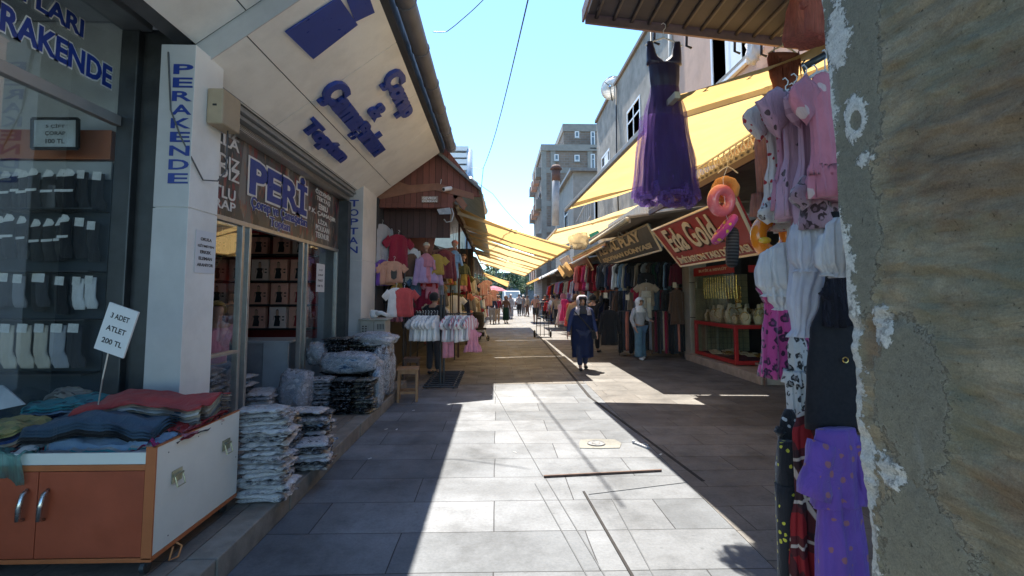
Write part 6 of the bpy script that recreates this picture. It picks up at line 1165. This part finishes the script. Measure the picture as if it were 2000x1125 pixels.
bm = B(); box(bm, 3.75, 9, 25.7, 34.2, 8.0, 8.15); obj('roof', bm, TIN, lb, world=True); window(lb, 26.0, 5.0, 6.0, 5.2, 6.9, face='y', bars=1); window(lb, 3.95, 28, 29.5, 5, 6.6)
ch = thing('chimney_flue', 'tall dark metal flue standing before the brick block', 'chimney', (4.1, 32, 3)); p0 = atY(1086, 335, 24); p1 = atY(1085, 440, 24); bm = B(); tube(bm, [p1, p0], .17, 14); obj('pipe', bm, M('sooty_flue', (.33, .32, .33), .6, .35, 1.2), ch, True, True); bm = B(); tube(bm, [p0 + Vector((0, 0, .1)), p0 - Vector((0, 0, .45))], .21, 14); tube(bm, [p0 + Vector((0, 0, .1)), p0 + Vector((0, 0, .3))], [.3, .18], 14); obj('cap', bm, M('rusty_cap', (.1, .05, .04), .8), ch, True, True)
bm = B()
for k in range(9): a = lerp(0, 1, k / 8); bar(bm, (4.0, 21.5 + a * 4, 5.0 - a * .6), (4.0, 21.5 + a * 4, 5.9 - a * .6), .03, .03)
bar(bm, (4.0, 21.5, 5.9), (4.0, 25.5, 5.3), .05, .05); bar(bm, (4.0, 21.5, 5.0), (4.0, 25.5, 4.4), .05, .05); solo('stair_railing', bm, M('grey_railing', (.3, .3, .3), .6), 'grey sloping stair railing above the right awnings', 'railing')
# left background: lit building beyond the roofs
lw = thing('pale_building', 'pale balconied building with a blue flue behind the brown stall roof', 'building', (-4, 40, 0)); yb = 34; a = atY(880, 290, yb); b = atY(914, 340, yb)
bm = B(); box(bm, a.x - 3, b.x, yb, yb + 8, 0, a.z + .0); obj('wall', bm, M('pale_yellow_render', (.55, .5, .38), .8, .08, dirt=.3), lw, world=True)
for py in (291, 304, 316, 328): q = atY(896, py, yb); box_ = B(); box(box_, a.x - 2, b.x + .05, yb - .5, yb - .02, q.z - .25, q.z + .05); obj('balcony', box_, WF, lw, world=True)
bm = B(); q = atY(917, 312, yb); tube(bm, [(q.x, yb - .3, 4), (q.x, yb - .3, q.z + .6)], .25, 12); obj('flue', bm, M('blue_flue', (.25, .33, .42), .5), lw, True, True)
# cables over the street
CB = M('black_cable', (.02, .02, .02), .5)
def cable(lab, pts, r_=.008):
    bm = B(); P_ = [Vector(p) for p in pts]; out = []
    for a, b in zip(P_, P_[1:]): out += [a.lerp(b, k / 8) - Vector((0, 0, .04 * (b - a).length * math.sin(math.pi * k / 8) * .6)) for k in range(8)]
    tube(bm, out + [P_[-1]], r_, 5); solo('overhead_cable', bm, CB, lab, 'cable', smooth=True)
cable('black overhead cable running up from the far stalls to the top of the sky', [atY(1045, -60, 7), atY(944, 328, 22)], .013); cable('lower length of the black cable down to the left roofs', [atY(944, 328, 22), atY(938, 385, 22)], .013)
cable('thin cable sloping down across the sky to the right awnings', [atY(918, 344, 22), atY(962, 378, 23), atY(1022, 446, 26)], .01); cable('short thin tie wire across the sky', [atY(917, 328, 22), atY(944, 329, 22)], .007); cable('thin curling cable high in the sky beside the gutter', [atY(845, 62, 8), atY(872, 62, 8), atY(900, 40, 8), atY(955, -12, 8)], .008)
# ---------------------------------------------------------------- far end of the street
GRN = NT('foliage'); GRN.fin(GRN.ramp(GRN.noise(1.5, detail=3), [(.3, (.03, .07, .03)), (.7, (.08, .13, .05))]), .8)
def tree(x, y, h, s, lab, seed):
    r = random.Random(seed); t = thing('tree', lab, 'tree', (x, y, 0), 0, 'trees at the far end of the street'); bm = B(); tube(bm, [(0, 0, 0), (.1, 0, h * .3), (0, .1, h * .7)], [.25, .18, .08], 8)
    for k in range(5): a = r.uniform(0, 6); tube(bm, [(0, 0, h * (.35 + .06 * k)), (math.cos(a) * s * .6, math.sin(a) * s * .6, h * (.55 + .08 * k))], [.08, .03], 5)
    obj('trunk', bm, M('bark', (.1, .07, .05), .9), t); bm = B(); cs = [(Vector((r.gauss(0, s * .45), r.gauss(0, s * .45), h * r.uniform(.4, 1))), r.uniform(.3, .6) * s * .6) for _ in range(16)]
    for c_, rr in cs:
        for _ in range(110):
            d = Vector((r.gauss(0, 1), r.gauss(0, 1), r.gauss(0, 1))).normalized() * rr * r.uniform(.6, 1.1); p = c_ + d; u = Vector((r.gauss(0, 1), r.gauss(0, 1), r.gauss(0, 1))).normalized() * .16; v = u.orthogonal().normalized() * .12
            bm.faces.new([bm.verts.new(p + q) for q in (u, v, -u, -v)])
    obj('crown', bm, GRN.m, t)
for i, (x, y, h, s) in enumerate([(-2.5, 76, 6.5, 3.2), (1.2, 80, 6, 3), (4.5, 78, 6.8, 3.2), (8, 82, 7, 3.5), (-6, 80, 7.5, 3.5)]): tree(x, y, h, s, f'dark green tree closing the far end of the street, {ORD[i]} from the centre left', i)
fb = thing('far_shop', 'dark shaded shopfront with pale sign boards across the far end', 'shop', (2, 88, 0)); bm = B(); box(bm, -14, 20, 88, 92, 0, 5.6); obj('wall', bm, M('dark_green_front', (.07, .1, .1), .8, .3, 2), fb, world=True)
for k in range(9): obj('window', bx(-12 + k * 3.4, -9.6 + k * 3.4, 87.9, 87.99, .3, 2.9), WG, fb, world=True)
obj('sign_board', bx(-2, 8, 87.8, 87.98, 3.2, 3.9), M('olive_sign', (.3, .3, .2), .6, .3, 3), fb, world=True)
vn = thing('delivery_van', 'white delivery van parked at the far end of the street', 'van', (1.8, 62, 0), .05); VW = M('white_van_paint', (.72, .72, .72), .3, .05, coat=.4)
bm = B(); slab(bm, [(-.95, -2.4, .35), (-.95, 2.4, .35), (-.95, 2.4, 2.2), (-.95, -.9, 2.2), (-.95, -1.6, 1.3), (-.95, -2.4, 1.05)], (1.9, 0, 0)); obj('body', bm, VW, vn, bev=.08)
bm = B(); slab(bm, [(-.8, -1.64, 1.3), (.8, -1.64, 1.3), (.8, -.98, 2.1), (-.8, -.98, 2.1)], (0, -.03, .02)); obj('windscreen', bm, WG, vn)
for sx in (-.95, .95):
    bm = B(); slab(bm, [(sx, -1.3, 1.35), (sx, -.3, 1.35), (sx, -.3, 1.95), (sx, -.85, 1.95)], (.01 * (1 if sx > 0 else -1), 0, 0)); obj('side_window', bm, WG, vn)
    bm = B(); box(bm, sx * .75 - .16, sx * .75 + .16, -2.44, -2.38, .75, .92); obj('headlight', bm, WF, vn, bev=.02)
    for yy in (-1.6, 1.5): bm = B(); tube(bm, [(sx * .98, yy, .34), (sx * .78, yy, .34)], .34, 20); obj('wheel', bm, INK, vn, True)
bm = B(); box(bm, -.5, .5, -2.43, -2.38, .55, .85); obj('grille', bm, INK, vn)
bm = B(); rg = [[(math.cos(t) * q, math.sin(t) * q, z) for t in (2 * math.pi * i / 8 for i in range(8))] for q, z in ((.05, 2.5), (.7, 2.35), (1.25, 2.05))]; loft(bm, rg, False); bmesh.ops.solidify(bm, geom=bm.faces[:], thickness=.01)
um = thing('parasol', 'pale pink parasol over a stall near the far van', 'parasol', (-.3, 46, 0)); obj('canopy', bm, fab('pink'), um); bm = B(); tube(bm, [(0, 0, 0), (0, 0, 2.5)], .02, 6); obj('pole', bm, ALU, um)
lp_ = thing('lamp_post', 'thin dark lamp post at the far end of the street', 'lamp post', (-.05, 55, 0)); bm = B(); tube(bm, [(0, 0, 0), (0, 0, 5.2)], .06, 8); obj('pole', bm, DARKM, lp_); bm = B(); tube(bm, [(0, 0, 5.2), (.3, 0, 5.4), (.8, 0, 5.35)], .04, 6); ball(bm, (.85, 0, 5.3), .12, 1, (1.6, 1, .5)); obj('lamp_head', bm, DARKM, lp_)
# hand trolley
ht = thing('hand_trolley', 'dark metal two-wheeled hand trolley standing upright in the sunlit street', 'hand trolley', (atZ(1060, 659, 0).x, atZ(1060, 659, 0).y, 0)); bm = B()
for x in (-.24, -.09, .06, .24): tube(bm, [(x, 0, .05), (x, .05, .84 if abs(x) < .1 else 1.3)], .014, 6)
for z in (.12, .84, .45): tube(bm, [(-.24, .02, z), (.24, .02, z)], .013, 6)
tube(bm, [(-.24, .05, 1.3), (-.1, .06, 1.36), (.1, .06, 1.36), (.24, .05, 1.3)], .014, 6); obj('frame', bm, DARKM, ht, True); obj('toe_plate', bx(-.25, .25, -.25, 0, .015, .03), DARKM, ht)
for x in (-.31, .31): bm = B(); torus(bm, (x, .04, .14), .11, .035, 'X', 20, 8); tube(bm, [(x - .02, .04, .14), (x + .02, .04, .14)], .05, 10); obj('wheel', bm, INK, ht, True)
# ---------------------------------------------------------------- people
def skin_mesh(name, pts, edges, mat, parent, sub=2):
    """pts: {key: (x, y, z, rx, ry)}; a Skin surface grown over the skeleton"""
    ks = list(pts); me = bpy.data.meshes.new(name); me.from_pydata([pts[k][:3] for k in ks], [(ks.index(a), ks.index(b)) for a, b in edges], []); o = bpy.data.objects.new(name, me); link(o)
    m = o.modifiers.new('skin', 'SKIN'); m.use_smooth_shade = True; s = o.modifiers.new('sub', 'SUBSURF'); s.levels = sub; s.render_levels = sub
    for i, k in enumerate(ks): me.skin_vertices[0].data[i].radius = (pts[k][3], pts[k][4]); me.skin_vertices[0].data[i].use_root = (i == 0)
    bpy.context.view_layer.update(); m2 = bpy.data.meshes.new_from_object(o.evaluated_get(bpy.context.evaluated_depsgraph_get())); bpy.data.objects.remove(o); bpy.data.meshes.remove(me)
    m2.name = name; m2.materials.clear(); m2.materials.append(mat)
    for p in m2.polygons: p.use_smooth = True
    o2 = bpy.data.objects.new(name, m2); link(o2, parent); return o2
def person(label, x, y, rz, H, topc='white', legc='black', arms=None, stride=.1, skin=SKIN, longsleeve=True, hair='black', shorts=False, skirt=None, coat=None, hijab=None, near_=False, wide=1.0, bare_leg=False, group=None, lean=0, cap=None, shoes='black'):
    t = thing('person', label, 'person', (x, y, 0), rz, group); W = wide
    def S(p): return (p[0] * H, p[1] * H, p[2] * H) + tuple(q * H for q in p[3:])
    st = stride; A = arms or {}
    elbL = A.get('eL', (-.155 * W, .01, .635)); wrL = A.get('wL', (-.165 * W, -.04, .5)); elbR = A.get('eR', (.155 * W, .01, .635)); wrR = A.get('wR', (.165 * W, -.02, .5))
    J = {'pel': (0, 0, .525, .075, .055), 'wai': (0, lean * .3, .6, .068, .05), 'che': (0, lean * .7, .72, .085 * W, .058), 'nb': (0, lean, .815, .05, .04), 'nk': (0, lean - .005, .855, .03, .031), 'jaw': (0, lean - .018, .885, .034, .038), 'hd': (0, lean - .01, .925, .05, .058), 'top': (0, lean - .004, .962, .042, .05),
         'hL': (-.05, 0, .5, .052, .052), 'kL': (-.052, -st * .5, .28, .034, .036), 'aL': (-.052, -st, .045, .02, .022), 'tL': (-.056, -st - .075, .018, .018, .014), 'hR': (.05, 0, .5, .052, .052), 'kR': (.052, st * .25 - .01, .28, .034, .036), 'aR': (.052, st * .9, .05, .02, .022), 'tR': (.056, st * .9 - .07, .018, .018, .014),
         'sL': (-.098 * W, lean, .8, .035, .035), 'eL': (*elbL, .024, .024), 'wL': (*wrL, .014, .016), 'sR': (.098 * W, lean, .8, .035, .035), 'eR': (*elbR, .024, .024), 'wR': (*wrR, .014, .016)}
    if near_: J['nose'] = (0, lean - .078, .913, .007, .009)
    E = [('pel', 'wai'), ('wai', 'che'), ('che', 'nb'), ('nb', 'nk'), ('nk', 'jaw'), ('jaw', 'hd'), ('hd', 'top'), ('pel', 'hL'), ('hL', 'kL'), ('kL', 'aL'), ('aL', 'tL'), ('pel', 'hR'), ('hR', 'kR'), ('kR', 'aR'), ('aR', 'tR'), ('nb', 'sL'), ('sL', 'eL'), ('eL', 'wL'), ('nb', 'sR'), ('sR', 'eR'), ('eR', 'wR')]
    if near_: E.append(('hd', 'nose'))
    for sd_, wk, ek, sg in (('L', wrL, elbL, -1), ('R', wrR, elbR, 1)):
        w_ = Vector(wk); d = (w_ - Vector(ek)).normalized(); side = Vector((0, 1, 0)) if abs(d.y) < .8 else Vector((1, 0, 0)); pm = w_ + d * .035; J['p' + sd_] = (*pm, .016, .011); E.append(('w' + sd_, 'p' + sd_))
        for k, (off, L) in enumerate([(-.016, .036), (-.006, .042), (.005, .04), (.015, .032)]):
            a_ = pm + side * off + d * .018; b_ = a_ + d * L * .6 + Vector((-sg * .004, 0, 0)); c_ = b_ + d * L * .4 + Vector((-sg * .01, 0, 0)); J[f'f{sd_}{k}a'] = (*a_, .0052, .0052); J[f'f{sd_}{k}b'] = (*b_, .0048, .0048); J[f'f{sd_}{k}c'] = (*c_, .004, .004); E += [('p' + sd_, f'f{sd_}{k}a'), (f'f{sd_}{k}a', f'f{sd_}{k}b'), (f'f{sd_}{k}b', f'f{sd_}{k}c')]
        a_ = w_ + d * .015 - side * .022; b_ = a_ + d * .025 - side * .008; J['th' + sd_ + 'a'] = (*a_, .0062, .0062); J['th' + sd_ + 'b'] = (*b_, .0052, .0052); E += [('w' + sd_, 'th' + sd_ + 'a'), ('th' + sd_ + 'a', 'th' + sd_ + 'b')]
    skin_mesh('body', {k: S(v) for k, v in J.items()}, E, skin, t)
    g = .011
    def sub_(keys, edges, g, over=None): d = {k: list(J[k]) for k in keys}; [d[k].__setitem__(slice(3, 5), [J[k][3] + g, J[k][4] + g]) for k in keys]; [d[k].__setitem__(slice(0, 5), v) for k, v in (over or {}).items()]; return {k: S(tuple(v)) for k, v in d.items()}, edges
    ks = ['che', 'wai', 'pel', 'nb', 'sL', 'eL', 'sR', 'eR']; es = [('che', 'wai'), ('wai', 'pel'), ('che', 'nb'), ('nb', 'sL'), ('sL', 'eL'), ('nb', 'sR'), ('sR', 'eR')]
    if longsleeve: ks += ['wL', 'wR']; es += [('eL', 'wL'), ('eR', 'wR')]
    ov = {}
    if not longsleeve:
        for q, s_2 in (('eL', 'sL'), ('eR', 'sR')): m = [lerp(J[s_2][i], J[q][i], .75) for i in range(3)]; ov[q] = [*m, .042, .042]
    p_, e_ = sub_(ks, es, g, ov); skin_mesh('coat_top' if coat else 'shirt', p_, e_, topc if not isinstance(topc, str) else fab(topc), t)
    if not skirt:
        ks = ['pel', 'hL', 'kL', 'hR', 'kR'] + ([] if shorts else ['aL', 'aR']); es = [('pel', 'hL'), ('hL', 'kL'), ('pel', 'hR'), ('hR', 'kR')] + ([] if shorts else [('kL', 'aL'), ('kR', 'aR')]); ov = {}
        for q in ('aL', 'aR'):
            if not shorts: ov[q] = [J[q][0], J[q][1], .06, .036, .038]
        p_, e_ = sub_(ks, es, .014, ov); skin_mesh('shorts' if shorts else 'trousers', p_, e_, fab(legc), t)
    if skirt or coat:
        bm = B(); zt = (.8 if coat else .58) * H; zb_ = (coat or skirt) * H; prof = ([(zt, .075 * H * W, .045 * H, 0), (.77 * H, .115 * H * W, .062 * H, .001 * H), (.7 * H, .118 * H * W, .072 * H, .002 * H)] if coat else [(zt, .08 * H, .06 * H, .002)]) + [(.56 * H, .115 * H * W, .078 * H, .004 * H), (.4 * H, .12 * H * W, .08 * H, .007 * H), (zb_, .118 * H * W, .09 * H, .01 * H)]
        sheath(bm, prof, n=36, sub=5, folds=7, seed=3, cap=False); bmesh.ops.solidify(bm, geom=bm.faces[:], thickness=.006); obj('coat' if coat else 'skirt', bm, topc if coat and not isinstance(topc, str) else fab(legc if skirt else topc), t, True)
    hc = Vector((0, (lean - .008) * H, .93 * H))
    if hijab:
        bm = B(); rs = []
        for k in range(15):
            ph = math.pi * k / 14; 
            if ph > 2.2: break
            ring = []
            for i in range(28): th = 2 * math.pi * i / 28; ring.append(hc + Vector((.068 * H * math.sin(ph) * math.cos(th), .078 * H * math.sin(ph) * math.sin(th), .074 * H * math.cos(ph))))
            rs.append(ring)
        rs += [[hc + Vector((a * H * math.cos(2 * math.pi * i / 28), (b * math.sin(2 * math.pi * i / 28) + .01) * H, z * H)) for i in range(28)] for a, b, z in ((.052, .056, -.06), (.055, .058, -.085), (.1, .075, -.125), (.115, .085, -.17))]
        loft(bm, rs, False); kill = [f for f in bm.faces if (lambda c: c.y - hc.y < -.028 * H and abs(c.x) < .043 * H and -.05 * H < c.z - hc.z < .038 * H)(f.calc_center_median())]; bmesh.ops.delete(bm, geom=kill, context='FACES')
        bmesh.ops.solidify(bm, geom=bm.faces[:], thickness=.008); obj('headscarf', bm, fab(hijab), t, True)
    elif cap: bm = B(); ball(bm, hc + Vector((0, 0, .015 * H)), .066 * H, 2, (.95, 1.08, .8)); obj('cap', bm, fab(cap), t, True)
    else:
        bm = B(); ball(bm, hc + Vector((0, .008 * H, .008 * H)), .064 * H, 3, (.92, 1.08, 1.0)); bmesh.ops.delete(bm, geom=[v for v in bm.verts if (v.co.y - hc.y < -.02 * H and v.co.z - hc.z < .03 * H) or v.co.z - hc.z < -.045 * H], context='VERTS'); bmesh.ops.solidify(bm, geom=bm.faces[:], thickness=.006); obj('hair', bm, fab(hair), t, True)
    if near_:
        for sx in (-1, 1):
            bm = B(); ball(bm, hc + Vector((sx * .021 * H, -.056 * H, .0 * H)), .0085 * H, 2, (1.3, .6, .7)); obj('eye', bm, M('dark_eye', (.03, .02, .015), .3), t, True)
            bm = B(); tube(bm, [hc + Vector((sx * .01 * H, -.062 * H, .013 * H)), hc + Vector((sx * .022 * H, -.06 * H, .017 * H)), hc + Vector((sx * .034 * H, -.05 * H, .013 * H))], .0028 * H, 5); obj('eyebrow', bm, M('dark_eye', (.03, .02, .015), .3), t, True)
        bm = B(); tube(bm, [hc + Vector((-.013 * H, -.052 * H, -.034 * H)), hc + Vector((0, -.056 * H, -.034 * H)), hc + Vector((.013 * H, -.052 * H, -.034 * H))], .0035 * H, 6); obj('mouth', bm, M('lips', (.35, .1, .08), .5), t, True)
    for k in ('L', 'R'):
        a_, b_ = Vector(J['a' + k][:3]) * H, Vector(J['t' + k][:3]) * H; bm = B(); c_ = a_.lerp(b_, .55); c_.z = max(.03 * H, c_.z); ball(bm, (c_.x, c_.y, max(.022 * H, a_.z - .022 * H)), .03 * H, 2, (.9, 2.3, .75)); obj('shoe', bm, fab(shoes), t, True)
    return t
NAVY = M('navy_coat_cloth', (.02, .035, .11), .8, .15, 10, .3)
pa_ = atZ(1138, 722, 0); wmn = person('woman walking closest in a long navy coat and dark headscarf with shoulder bag', pa_.x, pa_.y, .05, 1.6, NAVY, 'navy', arms={'eL': (-.17, .0, .64), 'wL': (-.2, -.02, .5), 'eR': (.165, .01, .63), 'wR': (.185, -.05, .5)}, stride=.09, coat=.17, hijab='charcoal', near_=True, wide=1.25)
bm = B(); H = 1.6
rs = [[Vector((a * H * math.cos(t_), (b * math.sin(t_) - .008) * H, z * H)) for t_ in (2 * math.pi * i / 28 for i in range(28))] for a, b, z in ((.03, .03, 1.006), (.062, .07, .985), (.073, .08, .94), (.07, .076, .89), (.06, .062, .862), (.085, .062, .835), (.118, .07, .8), (.125, .08, .74))]
loft(bm, rs, False); bmesh.ops.delete(bm, geom=[f for f in bm.faces if (lambda c: c.y < -.01 * H and abs(c.x) < (.05 if c.z > .87 * H else .045) * H and c.z < .975 * H)(f.calc_center_median())], context='FACES'); bmesh.ops.solidify(bm, geom=bm.faces[:], thickness=.012); obj('shawl', bm, M('pale_grey_shawl', (.42, .38, .42), .8, .15, 10, .3), wmn, True)
bm = B(); tube(bm, [(-.12 * H, -.07 * H, .79 * H), (0, -.115 * H, .66 * H), (.13 * H, -.08 * H, .52 * H)], .014, 6); obj('bag_strap', bm, fab('black'), wmn, True)
bm = B(); lump(bm, (.15 * H, -.03 * H, .47 * H), .05, .08, .1, 4, 3, .05); obj('shoulder_bag', bm, fab('black'), wmn, True)
pw = atZ(1251, 702, 0); w2 = person('woman in white headscarf, pale blouse and wide blue jeans strolling at the right stalls', pw.x, pw.y, .35, 1.56, 'light grey', 'denim blue', arms={'eL': (-.16, -.0, .65), 'wL': (-.14, -.06, .52), 'eR': (.14, -.0, .65), 'wR': (.13, -.11, .63)}, stride=.06, hijab='white', near_=True, shoes='white', skin=SKIN)
bm = B(); H = 1.56; 
for sx, yy in ((-1, -.03), (1, .03)): sheath(bm, [(.52 * H, .06 * H, .065 * H, .002), (.3 * H, .058 * H, .06 * H, .006), (.05 * H, .066 * H, .075 * H, .01)], cx=sx * .052 * H, cy=yy * H, n=20, sub=5, seed=sx + 3)
obj('wide_jeans', bm, M('washed_denim', (.12, .22, .29), .85, .2, 12, .3), w2, True)
bm = B(); box(bm, .13 * H, .17 * H, -.17 * H, -.165 * H, .64 * H, .69 * H); obj('phone', bm, INK, w2); bm = B(); lump(bm, (.13 * H, .0, .52 * H), .05, .07, .12, 6, 3, .05); obj('shoulder_bag', bm, fab('black'), w2, True)
q = atZ(1160, 690, 0); person('person in black reaching up to the racks behind the woman in navy', 2.75, 14.6, 2.4, 1.65, 'black', 'black', arms={'eL': (-.13, -.06, .86), 'wL': (-.1, -.09, .98)}, stride=.05)
person('person with brown hair browsing behind the woman in navy', 2.35, 15.2, 2.6, 1.66, 'beige', 'charcoal', hair='brown', stride=.04)
q = atZ(1221, 678, 0); person('person in dark shorts with bare legs half hidden among the tracksuits', q.x, q.y - .2, 2.8, 1.55, 'brown', 'black', shorts=True, stride=.04, longsleeve=False, shoes='salmon')
q = atZ(1088, 639, 0); person('man in beige shirt and dark trousers walking away carrying a jacket', q.x, q.y, 3.1, 1.7, 'beige', 'charcoal', stride=.06, hair='brown')
q = atZ(1046, 632, 0); person('man in pale shirt, dark shorts and white cap walking away in the sun', q.x, q.y, 3.2, 1.7, 'peach', 'charcoal', shorts=True, longsleeve=False, cap='white', stride=.07, skin=SKIN)
q = atZ(1014, 617, 0); person('man in light shirt and black trousers walking in the bright middle distance', q.x, q.y, .1, 1.75, 'light grey', 'black', longsleeve=False, stride=.06)
q = atZ(1022, 616, 0); person('person in grey clothes and white cap beside the man in the light shirt', q.x, q.y, .2, 1.7, 'grey', 'grey', cap='white', stride=.05)
q = atZ(988, 632, 0); person('woman in dark top and green skirt standing at the left stalls', q.x, q.y, .4, 1.62, 'brown', 'dark green', skirt=.12, hijab='brown', stride=.03)
q = atZ(997, 622, 0); person('person in a long white robe in the sun at the left', q.x, q.y, 2.9, 1.75, 'white', 'white', coat=.08, cap='white', stride=.03)
q = atZ(971, 632, 0); person('person in red top at the left stalls', q.x, q.y, 3.0, 1.64, 'crimson', 'beige', hair='brown', stride=.03)
q = atZ(961, 633, 0); person('man in dark blue shirt and grey trousers at the left stalls', q.x, q.y, 3.2, 1.7, 'navy', 'grey', stride=.03)
person('man in black t-shirt standing behind the street rack with his back turned', -1.28, 10.6, 2.6, 1.68, 'black', 'charcoal', longsleeve=False, wide=1.25, stride=.02)
person('seller seated in shade behind the glass of the sock shop', -3.15, 5.9, .6, 1.55, 'pink', 'grey', hair='mustard', stride=.02)
for i, (x, y, c, l) in enumerate([(3.1, 33, 'navy', 'black'), (2.9, 36, 'pink', 'grey'), (3.3, 30, 'white', 'navy'), (.2, 41, 'grey', 'black'), (2.4, 40, 'beige', 'brown')]): person(f'distant shopper in {c} top among the far stalls', x, y, i * 1.3, 1.66, c, l, stride=.05, hair=['black', 'brown'][i % 2])

# ---------------------------------------------------------------- clutter under the right eaves
bm = B(); lump(bm, atY(1130, 470, 17), .3, .3, .3, 12, 4, .15); solo('tied_plastic_bundle', bm, WHT, 'white tied plastic bundle hanging under the right eaves', 'plastic bundle', smooth=True)
bm = B(); tube(bm, [(2.56, 9.9, 3.1), (2.56, 13.8, 3.04)], .05, 10); solo('rolled_tarpaulin', bm, M('pale_tarpaulin', (.5, .42, .28), .7, .2, 8, .4), 'rolled cream tarpaulin tied along the eave above the grey sign', 'tarpaulin', smooth=True)
bm = B(); tube(bm, [(2.95, 14, 2.95), (2.9, 19.6, 2.85)], .04, 10); solo('awning_pole', bm, ALU, 'long bare metal pole slung under the eave beyond the grey sign', 'pole', smooth=True)
bm = B(); sheet(bm, lambda u, v: Vector((2.85 + .3 * v, 20.5 + u * 3.5, 2.95 - .5 * v + .05 * math.sin(u * 11))), 24, 6, thick=.01); solo('tarpaulin', bm, YEL2, 'drooping pale tarpaulin hung from the far right eaves', 'tarpaulin', smooth=True)
bm = B(); sheet(bm, lambda u, v: Vector((2.2 + .9 * v, 24.5 + u * 3, 2.5 + .45 * v + .06 * math.sin(u * 9))), 24, 6, thick=.01); solo('tarpaulin', bm, M('white_tarpaulin', (.6, .6, .6), .6, .1), 'white tarpaulin jutting out over the far right stalls', 'tarpaulin', smooth=True)
bm = B(); sheet(bm, lambda u, v: Vector((1.9 + 1.2 * v, 30 + u * 3, 2.35 + .55 * v + .06 * math.sin(u * 9))), 24, 6, thick=.01); solo('tarpaulin', bm, YEL, 'yellow tarpaulin jutting lowest over the far right stalls', 'tarpaulin', smooth=True)
bm = B(); torus(bm, atY(1218, 452, 12.5), .09, .014, 'Y', 20, 6); torus(bm, atY(1216, 458, 12.5), .11, .014, 'Y', 20, 6); solo('hose_coil', bm, M('pale_hose', (.5, .48, .42), .5), 'pale coiled hose hooked on the eave above the grey sign', 'hose', smooth=True)
bm = B(); slab(bm, [atY(1150, 458, 15), atY(1168, 450, 15), atY(1172, 456, 15), atY(1154, 466, 15)], (0, .02, 0)); solo('banner_scrap', bm, M('green_banner', (.02, .3, .28), .5), 'small green and white scrap of banner caught on the eave', 'banner')
